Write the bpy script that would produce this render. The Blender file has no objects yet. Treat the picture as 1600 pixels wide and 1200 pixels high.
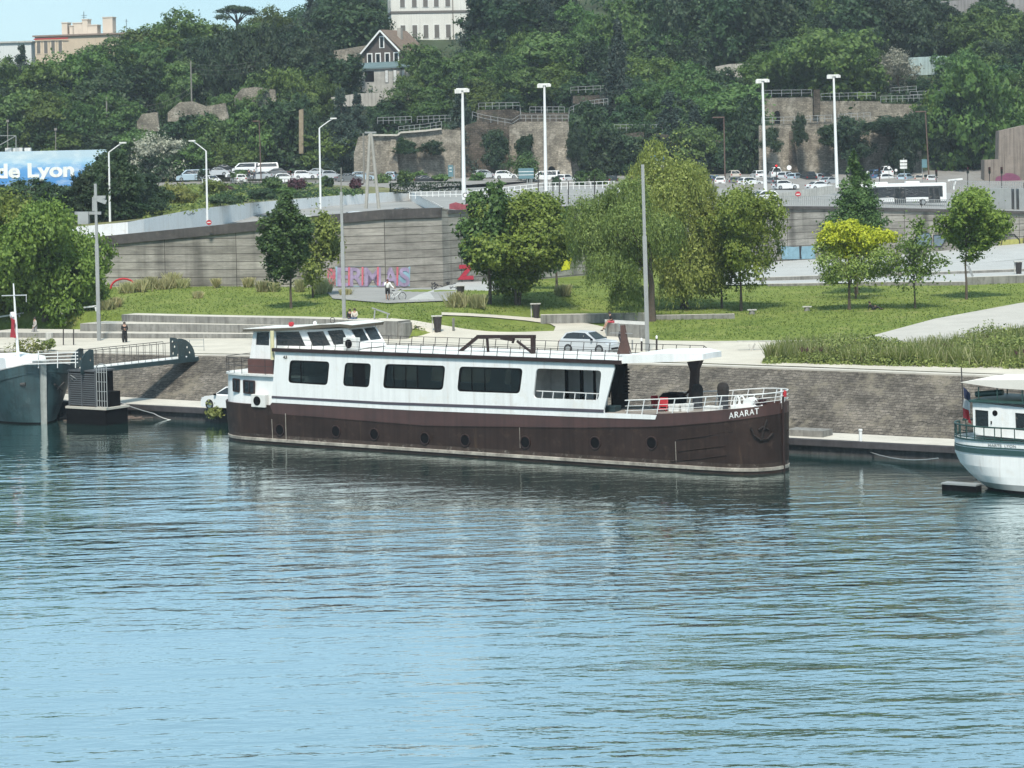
import bpy, bmesh, math, random
import numpy as np
from mathutils import Vector, Matrix, geometry
R = math.radians
SC = bpy.context.scene
COL = SC.collection
# ------------------------------------------------------------------ camera
F, CX, HY, H, ROLL = 4000.0, 800.0, 225.0, 20.0, 0.022
cam_data = bpy.data.cameras.new('camera'); cam = bpy.data.objects.new('camera', cam_data); COL.objects.link(cam)
SC.camera = cam
cam_data.sensor_width = 36.0; cam_data.lens = F / 1600.0 * 36.0
cam_data.shift_y = -(600.0 - HY) / 1600.0
cam_data.clip_start = 1.0; cam_data.clip_end = 6000.0
_cr, _sr = math.cos(ROLL), math.sin(ROLL)
cam.matrix_world = Matrix(((_cr, _sr, 0, 0), (0, 0, -1, 0), (-_sr, _cr, 0, H), (0, 0, 0, 1)))
# ------------------------------------------------------------------ light
SUN_EL, SUN_PHI = 56.0, -4.0
world = bpy.data.worlds.new("World"); SC.world = world; world.use_nodes = True
wn = world.node_tree
sky = wn.nodes.new('ShaderNodeTexSky'); sky.sky_type = 'NISHITA'; sky.sun_disc = False
sky.sun_elevation = R(SUN_EL); sky.sun_rotation = math.pi - R(SUN_PHI)
sky.air_density = 1.15; sky.dust_density = 0.2; sky.ozone_density = 1.0; sky.altitude = 200
tint = wn.nodes.new('ShaderNodeMix'); tint.data_type = 'RGBA'; tint.blend_type = 'MULTIPLY'; tint.inputs[0].default_value = 1.0
tint.inputs[7].default_value = (.74, .91, 1.04, 1); wn.links.new(sky.outputs[0], tint.inputs[6]); 
_tc = wn.nodes.new('ShaderNodeTexCoord'); _mp = wn.nodes.new('ShaderNodeMapping'); _mp.inputs['Scale'].default_value = (1.2, 1.2, 4.0); wn.links.new(_tc.outputs['Generated'], _mp.inputs[0])
_no = wn.nodes.new('ShaderNodeTexNoise'); _no.inputs['Scale'].default_value = 2.2; _no.inputs['Detail'].default_value = 5; wn.links.new(_mp.outputs[0], _no.inputs['Vector'])
_cr2 = wn.nodes.new('ShaderNodeValToRGB'); _cr2.color_ramp.elements[0].position = .3; _cr2.color_ramp.elements[0].color = (2.5, 3.9, 4.7, 1); _cr2.color_ramp.elements[1].position = .7; _cr2.color_ramp.elements[1].color = (3.4, 4.6, 5.2, 1); wn.links.new(_no.outputs[0], _cr2.inputs[0])
veil = wn.nodes.new('ShaderNodeMix'); veil.data_type = 'RGBA'; veil.inputs[0].default_value = .78          # thin high cloud over the blue
wn.links.new(tint.outputs[2], veil.inputs[6]); wn.links.new(_cr2.outputs[0], veil.inputs[7]); wn.links.new(veil.outputs[2], wn.nodes['Background'].inputs[0])
wn.nodes['Background'].inputs[1].default_value = 0.105
sd = bpy.data.lights.new('sun', 'SUN'); sun = bpy.data.objects.new('sun', sd); COL.objects.link(sun)
sd.energy = 3.1; sd.angle = R(8.0); sd.color = (1.0, 0.94, 0.82)
sun.rotation_euler = (R(90 - SUN_EL), 0, R(SUN_PHI)); sun.location = (0, 0, 120)
SC.view_settings.view_transform = 'Standard'; SC.view_settings.look = 'None'
SC.view_settings.exposure = 0.85; SC.view_settings.gamma = 1.0
SC.cycles.max_bounces = 6; SC.cycles.diffuse_bounces = 3; SC.cycles.glossy_bounces = 3
SC.cycles.transmission_bounces = 3; SC.cycles.transparent_max_bounces = 6
SC.cycles.caustics_reflective = False; SC.cycles.caustics_refractive = False

# ------------------------------------------------------------------ measuring helpers (photo pixel + depth -> metres)
def P(x, y, Y):
    u, v = x - CX, HY - y
    return Vector(((u*_cr + v*_sr)/F*Y, Y, H + (-u*_sr + v*_cr)/F*Y))
def G(x, y, z):
    u, v = x - CX, HY - y
    w = -u*_sr + v*_cr
    return P(x, y, F*(z - H)/w)
def PX(p):
    X, Y, Z = p[0], p[1], p[2] - H
    u = (X*_cr - Z*_sr)*F/Y; v = (X*_sr + Z*_cr)*F/Y
    return CX + u, HY - v
QU, QN, Q0 = Vector((.831, -.556)), Vector((.556, .831)), Vector((-30.1, 194.0))   # quay direction, inland normal, origin
def st(X, Y):
    d = Vector((X, Y)) - Q0
    return d.dot(QU), d.dot(QN)
def xy(s, t):
    p = Q0 + QU*s + QN*t
    return p.x, p.y
def lerp(a, b, t): return a + (b - a)*t
def clamp(t, a=0.0, b=1.0): return max(a, min(b, t))
def sm(t): t = clamp(t); return t*t*(3 - 2*t)
def interp(x, pts):
    if x <= pts[0][0]: return pts[0][1]
    for (a, b), (c, d) in zip(pts, pts[1:]):
        if x <= c: return lerp(b, d, (x - a)/(c - a))
    return pts[-1][1]
def edge_z(s): return interp(s, [(-15, 3.8), (0, 3.9), (20, 4.2), (42, 4.4), (54, 4.5), (80, 4.5)])
def zg(X, Y):                       # the river park: promenade, then lawn rising to the wall
    s, t = st(X, Y)
    e = edge_z(s)
    zr = interp(t, [(8, e), (26, e + .12), (80, 5.4), (200, 5.6)])
    zl = interp(t, [(8, e), (21, e + .1), (25.2, e + .12), (25.8, 5.66), (44, 6.12), (53, 6.38), (60, 5.75), (70, 5.6), (140, 5.5)])
    return lerp(zl, zr, sm((s - 5)/10.0))
def GG(x, y, dz=0.0):
    Y0, Y1 = 140.0, 140.0
    while Y1 < 420:
        p = P(x, y, Y1)
        if p.z <= zg(p.x, p.y) + dz: break
        Y0, Y1 = Y1, Y1 + 1.0
    for _ in range(14):
        Ym = (Y0 + Y1)/2; p = P(x, y, Ym)
        if p.z <= zg(p.x, p.y) + dz: Y1 = Ym
        else: Y0 = Ym
    return P(x, y, Y1)

# ------------------------------------------------------------------ object helpers
def tag(o, label=None, cat=None, group=None, kind=None):
    if label: o['label'] = label
    if cat: o['category'] = cat
    if group: o['group'] = group
    if kind: o['kind'] = kind
    return o
def thing(name, label, cat, loc=(0, 0, 0), rz=0.0, group=None):
    o = bpy.data.objects.new(name, None); COL.objects.link(o)
    o.location = loc; o.rotation_euler = (0, 0, rz); o.empty_display_size = .3
    return tag(o, label, cat, group)
def basis_of(o):
    m = Matrix.Identity(4)
    while o is not None:
        m = o.matrix_basis @ m; o = o.parent
    return m
def link(name, me, parent=None):
    o = bpy.data.objects.new(name, me); COL.objects.link(o)
    if parent is not None: o.parent = parent
    return o
def dup(o, parent=None):
    c = o.copy(); COL.objects.link(c)
    if parent is not None: c.parent = parent
    for ch in list(o.children): dup(ch, c)
    return c
class MB:
    def __init__(s): s.v, s.f, s.m, s.k = [], [], [], 0
    def mat(s, k): s.k = k; return s
    def add(s, vs, fs):
        b = len(s.v); s.v += [tuple(v) for v in vs]
        for f in fs: s.f.append(tuple(b + i for i in f)); s.m.append(s.k)
        return s
    def box(s, c, d, M=None):
        x, y, z = d[0]/2, d[1]/2, d[2]/2
        vs = [Vector((a*x, b*y, e*z)) for e in (-1, 1) for b in (-1, 1) for a in (-1, 1)]
        if M is not None: vs = [M @ v for v in vs]
        c = Vector(c)
        return s.add([v + c for v in vs], [(0, 2, 3, 1), (4, 5, 7, 6), (0, 1, 5, 4), (2, 6, 7, 3), (0, 4, 6, 2), (1, 3, 7, 5)])
    def bx(s, x0, x1, y0, y1, z0, z1): return s.box(((x0+x1)/2, (y0+y1)/2, (z0+z1)/2), (x1-x0, y1-y0, z1-z0))
    def prism(s, poly, off):
        n = len(poly); off = Vector(off); poly = [Vector(p) for p in poly]
        tris = geometry.tessellate_polygon([poly])
        vs = poly + [p + off for p in poly]
        fs = [tuple(t) for t in tris] + [tuple(i + n for i in reversed(t)) for t in tris]
        fs += [(i, (i+1) % n, (i+1) % n + n, i + n) for i in range(n)]
        return s.add(vs, fs)
    def plate(s, outer, holes, fn, th):     # 2D outline with holes; fn(u,v)->3D ; th offset vector
        loops = [outer] + list(holes)
        tris = geometry.tessellate_polygon([[Vector((a, b, 0)) for a, b in l] for l in loops])
        flat = [p for l in loops for p in l]; n = len(flat); th = Vector(th)
        f3 = [Vector(fn(a, b)) for a, b in flat]
        fs = [tuple(t) for t in tris] + [tuple(i + n for i in reversed(t)) for t in tris]
        b = 0
        for l in loops:
            k = len(l); fs += [(b+i, b+(i+1) % k, b+(i+1) % k+n, b+i+n) for i in range(k)]; b += k
        return s.add(f3 + [p + th for p in f3], fs)
    def tube(s, pts, r, n=8, r1=None, caps=True):
        pts = [Vector(p) for p in pts]; N = len(pts); r1 = r if r1 is None else r1
        rings = []; up = None
        for i, p in enumerate(pts):
            d = (pts[min(i+1, N-1)] - pts[max(i-1, 0)]).normalized()
            if up is None: up = d.orthogonal().normalized()
            a = (up - d*up.dot(d)); a = a.normalized() if a.length > 1e-6 else d.orthogonal().normalized()
            up = a; b = d.cross(a); rr = r[i] if isinstance(r, (list, tuple)) else lerp(r, r1, i/max(N-1, 1))
            rings.append([p + (a*math.cos(2*math.pi*k/n) + b*math.sin(2*math.pi*k/n))*rr for k in range(n)])
        vs = [v for q in rings for v in q]; fs = []
        for i in range(N-1):
            for k in range(n): fs.append((i*n+k, i*n+(k+1) % n, (i+1)*n+(k+1) % n, (i+1)*n+k))
        if caps: fs += [tuple(range(n-1, -1, -1)), tuple((N-1)*n + k for k in range(n))]
        return s.add(vs, fs)
    def bar(s, p, q, w, h=None):
        h = h or w; p, q = Vector(p), Vector(q); d = (q - p); L = d.length
        if L < 1e-6: return s
        d.normalize(); z = Vector((0, 0, 1)); x = d.cross(z)
        x = x.normalized() if x.length > 1e-4 else Vector((1, 0, 0))
        y = x.cross(d)
        M = Matrix((x, d, y)).transposed()
        return s.box((p + q)/2, (w, L, h), M)
    def lathe(s, prof, n=16, c=(0, 0, 0), axis='z', caps=True):
        c = Vector(c); vs = []
        for r, z in prof:
            for k in range(n):
                a = 2*math.pi*k/n; x, y = r*math.cos(a), r*math.sin(a)
                vs.append(c + (Vector((x, y, z)) if axis == 'z' else Vector((x, z, y)) if axis == 'y' else Vector((z, x, y))))
        N = len(prof); fs = [(i*n+k, i*n+(k+1) % n, (i+1)*n+(k+1) % n, (i+1)*n+k) for i in range(N-1) for k in range(n)]
        if caps: fs += [tuple(range(n-1, -1, -1)), tuple((N-1)*n + k for k in range(n))]
        return s.add(vs, fs)
    def grid(s, rows):
        n = len(rows[0]); vs = [v for r in rows for v in r]
        return s.add(vs, [(i*n+j, i*n+j+1, (i+1)*n+j+1, (i+1)*n+j) for i in range(len(rows)-1) for j in range(n-1)])
    def mesh(s, name, mats, M=None, smooth=False, bevel=0.0):
        me = bpy.data.meshes.new(name)
        vs = s.v if M is None else [tuple(M @ Vector(v)) for v in s.v]
        me.from_pydata(vs, [], s.f)
        mats = mats if isinstance(mats, (list, tuple)) else [mats]
        for m in mats: me.materials.append(m)
        me.polygons.foreach_set('material_index', s.m)
        bm = bmesh.new(); bm.from_mesh(me)
        if bevel:
            bmesh.ops.remove_doubles(bm, verts=bm.verts, dist=1e-4)
            es = [e for e in bm.edges if len(e.link_faces) == 2 and e.calc_face_angle(0) > .35]
            bmesh.ops.bevel(bm, geom=es, offset=bevel, segments=2, profile=.6, affect='EDGES', clamp_overlap=True)
        bmesh.ops.recalc_face_normals(bm, faces=bm.faces)
        bm.to_mesh(me); bm.free()
        if smooth:
            me.polygons.foreach_set('use_smooth', [True]*len(me.polygons))
            try: me.set_sharp_from_angle(angle=R(38))
            except Exception: pass
        return me
    def build(s, name, mats, parent=None, world=False, smooth=False, bevel=0.0):
        M = basis_of(parent).inverted() if (world and parent is not None) else None
        return link(name, s.mesh(name, mats, M, smooth, bevel), parent)
def solo(mb, name, mats, label, cat, loc, group=None, smooth=False, bevel=0.0):   # one-mesh thing, verts given in world space
    me = mb.mesh(name, mats, Matrix.Translation(-Vector(loc)), smooth, bevel)
    o = link(name, me); o.location = loc
    return tag(o, label, cat, group)
def struct(mb, name, mats, smooth=False, kind='structure'):
    o = mb.build(name, mats, smooth=smooth); o['kind'] = kind; return o
def roundpoly(c, r, n=5):
    out = []; N = len(c); c = [Vector(p) for p in c]
    for i in range(N):
        p, a, b = c[i], c[i-1], c[(i+1) % N]
        da, db = (a - p), (b - p)
        ra, rb = min(r, da.length*.45), min(r, db.length*.45)
        s, e = p + da.normalized()*ra, p + db.normalized()*rb
        for k in range(n+1):
            t = k/n; q = s*(1-t)**2 + p*2*t*(1-t) + e*t*t
            k2 = s.lerp(e, t)
            out.append(tuple(q.lerp(k2, -.18*math.sin(math.pi*t)) if n > 2 else q))
    return out
def text_mesh(body, size=1.0, bold=0.0, depth=.01, align='LEFT', shear=0.0, spacing=1.0):
    cu = bpy.data.curves.new('lettering', 'FONT'); cu.body = body; cu.size = size; cu.extrude = depth
    cu.offset = bold; cu.align_x = align; cu.shear = shear; cu.space_character = spacing; cu.resolution_u = 4
    o = bpy.data.objects.new('lettering', cu); COL.objects.link(o)
    bpy.context.view_layer.update()
    me = bpy.data.meshes.new_from_object(o.evaluated_get(bpy.context.evaluated_depsgraph_get()))
    bpy.data.objects.remove(o)
    return me

# ------------------------------------------------------------------ materials
def nodes(name):
    m = bpy.data.materials.new(name); m.use_nodes = True
    nt = m.node_tree; return m, nt, nt.nodes['Principled BSDF']
def nn(nt, t, **kw):
    n = nt.nodes.new(t)
    for k, v in kw.items():
        if k.startswith('i_'): n.inputs[k[2:].replace('_', ' ')].default_value = v
        else: setattr(n, k, v)
    return n
def c4(c): return (c[0], c[1], c[2], 1.0)
def coords(nt, scale=(1, 1, 1), kind='Object'):
    t = nn(nt, 'ShaderNodeTexCoord'); mp = nn(nt, 'ShaderNodeMapping'); mp.inputs['Scale'].default_value = scale
    nt.links.new(t.outputs[kind], mp.inputs[0]); return mp.outputs[0]
def noise(nt, scale, det=4, rough=.6, vec=None):
    n = nn(nt, 'ShaderNodeTexNoise'); n.inputs['Scale'].default_value = scale
    n.inputs['Detail'].default_value = det; n.inputs['Roughness'].default_value = rough
    if vec is not None: nt.links.new(vec, n.inputs['Vector'])
    return n.outputs[0]
def ramp(nt, src, stops):
    r = nn(nt, 'ShaderNodeValToRGB'); e = r.color_ramp.elements
    while len(e) < len(stops): e.new(.5)
    for q, (p, c) in zip(e, stops): q.position = p; q.color = c4(c) if not isinstance(c, float) else (c, c, c, 1)
    nt.links.new(src, r.inputs[0]); return r.outputs[0]
def mixc(nt, fac, a, b, mode='MIX'):
    m = nn(nt, 'ShaderNodeMix', data_type='RGBA', blend_type=mode)
    for sock, val in ((m.inputs[0], fac), (m.inputs[6], a), (m.inputs[7], b)):
        if hasattr(val, 'is_linked') or hasattr(val, 'links'): nt.links.new(val, sock)
        else: sock.default_value = val if isinstance(val, float) else c4(val)
    return m.outputs[2]
def bump(nt, bsdf, src, strength=.3, dist=.05):
    b = nn(nt, 'ShaderNodeBump'); b.inputs['Strength'].default_value = strength; b.inputs['Distance'].default_value = dist
    nt.links.new(src, b.inputs['Height']); nt.links.new(b.outputs[0], bsdf.inputs['Normal'])
def mul(c, k): return tuple(x*k for x in c)
def M_(name, col, rough=.7, var=.2, scale=1.5, streak=0.0, bmp=0.0, metal=0.0, spec=.5, dirt=None, rust=0.0):
    m, nt, b = nodes(name)
    v = coords(nt)
    c = ramp(nt, noise(nt, scale, 5, .65, v), [(.3, mul(col, 1 - var)), (.7, mul(col, 1 + var))])
    if streak:
        s = ramp(nt, noise(nt, 1.0, 4, .6, coords(nt, (3.2, 3.2, .12))), [(.45, (1.0,)*3), (.72, (1 - streak,)*3)])
        c = mixc(nt, 1.0, c, s, 'MULTIPLY')
    if dirt:
        d = ramp(nt, noise(nt, scale*2.3, 6, .7, v), [(.55, 0.0), (.72, .8)])
        c = mixc(nt, d, c, dirt)
    if rust:
        r_ = ramp(nt, noise(nt, 1.0, 5, .65, coords(nt, (1.5, 1.5, .10))), [(.60, 0.0), (.70, rust)])
        c = mixc(nt, r_, c, (.30, .19, .11))
    nt.links.new(c, b.inputs['Base Color'])
    b.inputs['Roughness'].default_value = rough; b.inputs['Metallic'].default_value = metal
    b.inputs['Specular IOR Level'].default_value = spec
    if bmp: bump(nt, b, noise(nt, scale*6, 5, .7, v), bmp, .04)
    return m
def leafmat(name, ca, cb, trans=.3, hue=.02, rough=.55):
    m, nt, b = nodes(name)
    g = nn(nt, 'ShaderNodeNewGeometry'); oi = nn(nt, 'ShaderNodeObjectInfo')
    n = noise(nt, .55, 3, .6, coords(nt))
    a = nn(nt, 'ShaderNodeMath', operation='ADD'); a.use_clamp = True
    m1 = nn(nt, 'ShaderNodeMath', operation='MULTIPLY_ADD'); m1.inputs[1].default_value = .75; m1.inputs[2].default_value = -.32
    nt.links.new(g.outputs['Random Per Island'], m1.inputs[0])
    nt.links.new(m1.outputs[0], a.inputs[0]); nt.links.new(n, a.inputs[1])
    c = mixc(nt, a.outputs[0], ca, cb)
    hs = nn(nt, 'ShaderNodeHueSaturation')
    h1 = nn(nt, 'ShaderNodeMath', operation='MULTIPLY_ADD'); h1.inputs[1].default_value = hue*2; h1.inputs[2].default_value = .5 - hue
    v1 = nn(nt, 'ShaderNodeMath', operation='MULTIPLY_ADD'); v1.inputs[1].default_value = .45; v1.inputs[2].default_value = .78
    r2 = nn(nt, 'ShaderNodeMath', operation='FRACT'); r3 = nn(nt, 'ShaderNodeMath', operation='MULTIPLY'); r3.inputs[1].default_value = 7.31
    nt.links.new(oi.outputs['Random'], h1.inputs[0]); nt.links.new(oi.outputs['Random'], r3.inputs[0])
    nt.links.new(r3.outputs[0], r2.inputs[0]); nt.links.new(r2.outputs[0], v1.inputs[0])
    nt.links.new(h1.outputs[0], hs.inputs['Hue']); nt.links.new(v1.outputs[0], hs.inputs['Value']); nt.links.new(c, hs.inputs['Color'])
    nt.links.new(hs.outputs[0], b.inputs['Base Color']); b.inputs['Roughness'].default_value = rough
    b.inputs['Specular IOR Level'].default_value = .3
    t = nn(nt, 'ShaderNodeBsdfTranslucent'); nt.links.new(hs.outputs[0], t.inputs[0])
    mx = nn(nt, 'ShaderNodeMixShader'); mx.inputs[0].default_value = trans
    nt.links.new(b.outputs[0], mx.inputs[1]); nt.links.new(t.outputs[0], mx.inputs[2])
    nt.links.new(mx.outputs[0], nt.nodes['Material Output'].inputs[0])
    return m
def masonry(name, ca, cb, mortar, bw, bh, rot=0.0, bmp=.5, dirt=None, streak=.3):
    m, nt, b = nodes(name)
    t = nn(nt, 'ShaderNodeTexCoord'); sp = nn(nt, 'ShaderNodeSeparateXYZ'); cb_ = nn(nt, 'ShaderNodeCombineXYZ')
    nt.links.new(t.outputs['Object'], sp.inputs[0])
    # u along the wall (x - y*tan), v up
    mm = nn(nt, 'ShaderNodeMath', operation='MULTIPLY_ADD'); mm.inputs[1].default_value = -rot
    nt.links.new(sp.outputs[1], mm.inputs[0]); nt.links.new(sp.outputs[0], mm.inputs[2])
    nt.links.new(mm.outputs[0], cb_.inputs[0]); nt.links.new(sp.outputs[2], cb_.inputs[1])
    vn = nn(nt, 'ShaderNodeVectorMath', operation='ADD')
    wob = nn(nt, 'ShaderNodeTexNoise'); wob.inputs['Scale'].default_value = 1.3; wob.inputs['Detail'].default_value = 3
    nt.links.new(t.outputs['Object'], wob.inputs['Vector'])
    sc = nn(nt, 'ShaderNodeVectorMath', operation='SCALE'); sc.inputs['Scale'].default_value = bh*2.2
    nt.links.new(wob.outputs[1], sc.inputs[0]); nt.links.new(cb_.outputs[0], vn.inputs[0]); nt.links.new(sc.outputs[0], vn.inputs[1])
    br = nn(nt, 'ShaderNodeTexBrick'); br.inputs['Color1'].default_value = c4(ca); br.inputs['Color2'].default_value = c4(cb)
    br.inputs['Mortar'].default_value = c4(mortar); br.inputs['Scale'].default_value = 1.0
    br.inputs['Brick Width'].default_value = bw; br.inputs['Row Height'].default_value = bh; br.inputs['Mortar Size'].default_value = bh*.1
    nt.links.new(vn.outputs[0], br.inputs['Vector'])
    n1 = ramp(nt, noise(nt, .35, 5, .7, coords(nt)), [(.3, (.5,)*3), (.7, (1.35,)*3)])
    c = mixc(nt, 1.0, br.outputs[0], n1, 'MULTIPLY')
    n2 = ramp(nt, noise(nt, 2.6, 6, .8, coords(nt)), [(.3, (.5,)*3), (.7, (1.4,)*3)])
    c = mixc(nt, 1.0, c, n2, 'MULTIPLY')
    if streak:
        s = ramp(nt, noise(nt, 1.0, 4, .6, coords(nt, (.9, .9, .08))), [(.45, (1.0,)*3), (.75, (1 - streak,)*3)])
        c = mixc(nt, 1.0, c, s, 'MULTIPLY')
    if dirt:
        d = ramp(nt, noise(nt, .5, 6, .7, coords(nt)), [(.52, 0.0), (.66, .75)])
        c = mixc(nt, d, c, dirt)
    nt.links.new(c, b.inputs['Base Color']); b.inputs['Roughness'].default_value = .9; b.inputs['Specular IOR Level'].default_value = .2
    bump(nt, b, br.outputs[1], -bmp, .06)
    return m
def glassmat(name, col=(.006, .009, .010), rough=.04):
    m, nt, b = nodes(name)
    b.inputs['Base Color'].default_value = c4(col); b.inputs['Roughness'].default_value = rough
    b.inputs['Specular IOR Level'].default_value = .6
    bump(nt, b, noise(nt, 2.2, 4, .65, coords(nt, (1, 1, 2.0))), 1.0, .16)
    return m
MAT = {}
MAT['hull_brown'] = M_('dark_brown_hull_paint', (.031, .0195, .0167), .5, .3, .5, .35, .15, dirt=(.066, .043, .034), spec=.15, rust=.12)
MAT['bulwark_brown'] = M_('red_brown_paint', (.062, .028, .024), .45, .22, .5, .3, .05)
MAT['hull_foot'] = M_('worn_waterline_paint', (.055, .040, .034), .7, .5, 1.1, .3, .2, dirt=(.24, .22, .19), spec=.2)
MAT['strake'] = M_('pale_rubbing_strake', (.34, .31, .27), .7, .5, 1.2, .2, .1, dirt=(.08, .06, .05))
MAT['white'] = M_('white_boat_paint', (.78, .79, .79), .4, .05, .4, .12, dirt=(.68, .66, .62), rust=.22)
MAT['white_dirty'] = M_('weathered_white_paint', (.68, .68, .66), .5, .12, .8, .25)
MAT['stripe'] = M_('violet_grey_stripe', (.062, .05, .066), .5, .15, 1)
MAT['trim_dark'] = M_('dark_brown_trim', (.030, .018, .017), .5, .2, 1, spec=.2)
MAT['rail_dark'] = M_('dark_rail_metal', (.03, .024, .024), .5, .2, 1)
MAT['cream'] = M_('cream_paint', (.62, .58, .36), .5, .1, 1)
MAT['glass'] = glassmat('dark_window_glass')
MAT['black'] = M_('matt_black', (.006, .006, .007), .9, .2, 2, spec=.06)
MAT['rubber'] = M_('black_rubber', (.015, .015, .016), .8, .3, 3, bmp=.2)
MAT['steel'] = M_('grey_galvanised_steel', (.30, .31, .31), .5, .12, .7, .15, metal=.3)
MAT['white_metal'] = M_('white_painted_metal', (.72, .73, .73), .45, .08, 1)
MAT['teal_dark'] = M_('dark_teal_steel', (.022, .045, .052), .45, .25, 1, .2)
MAT['red'] = M_('red_paint', (.42, .02, .03), .5, .12, 2)
MAT['conc'] = M_('pale_concrete', (.47, .46, .43), .85, .14, .8, .35, .2, dirt=(.30, .29, .27))
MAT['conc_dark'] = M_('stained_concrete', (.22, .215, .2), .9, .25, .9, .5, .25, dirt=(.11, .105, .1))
MAT['conc_top'] = M_('pale_concrete_paving', (.46, .435, .385), .9, .13, .35, 0, .1, dirt=(.35, .33, .29))  # the paving's own pale tone, with random dirt patches
MAT['asphalt'] = M_('grey_road_asphalt', (.24, .24, .235), .9, .18, .15, 0, .1)
MAT['gravel'] = M_('compacted_gravel', (.46, .43, .37), .95, .13, .25, 0, .2, dirt=(.36, .335, .28))
MAT['bark'] = M_('brown_grey_bark', (.085, .065, .05), .9, .3, 3, 0, .6)
MAT['wood_dark'] = M_('dark_timber', (.03, .026, .026), .8, .3, 2, .2)
MAT['skin'] = M_('skin', (.36, .21, .15), .6, .06, 5)
def seeglass():
    m, nt, b = nodes('tinted_cabin_glass'); b.inputs['Base Color'].default_value = (.006, .009, .01, 1); b.inputs['Roughness'].default_value = .03
    bump(nt, b, noise(nt, 2.4, 3, .6, coords(nt, (1, 1, 2.2))), .6, .06)
    t = nn(nt, 'ShaderNodeBsdfTransparent'); t.inputs[0].default_value = (.70, .76, .75, 1); mx = nn(nt, 'ShaderNodeMixShader'); mx.inputs[0].default_value = .32
    nt.links.new(t.outputs[0], mx.inputs[1]); nt.links.new(b.outputs[0], mx.inputs[2]); nt.links.new(mx.outputs[0], nt.nodes['Material Output'].inputs[0]); return m
MAT['seeglass'] = seeglass()
MAT['car_glass'] = glassmat('car_glass', (.02, .025, .03), .05)
# ================================================================== SETTING
def strip3(A, B, rows, n, zf=None, dz=0.0):     # sheet between two 3D polylines
    def res(L):
        L = [Vector(p) for p in L]; d = [0]
        for a, b in zip(L, L[1:]): d.append(d[-1] + (b - a).length)
        out = []
        for k in range(n+1):
            t = d[-1]*k/n; i = 0
            while i < len(L)-2 and d[i+1] < t: i += 1
            out.append(L[i].lerp(L[i+1], (t - d[i])/max(d[i+1]-d[i], 1e-6)))
        return out
    A, B = res(A), res(B); g = []
    for j in range(rows+1):
        row = []
        for a, b in zip(A, B):
            p = a.lerp(b, j/rows)
            if zf: p.z = zf(p.x, p.y)
            p.z += dz; row.append(p)
        g.append(row)
    return g
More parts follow.
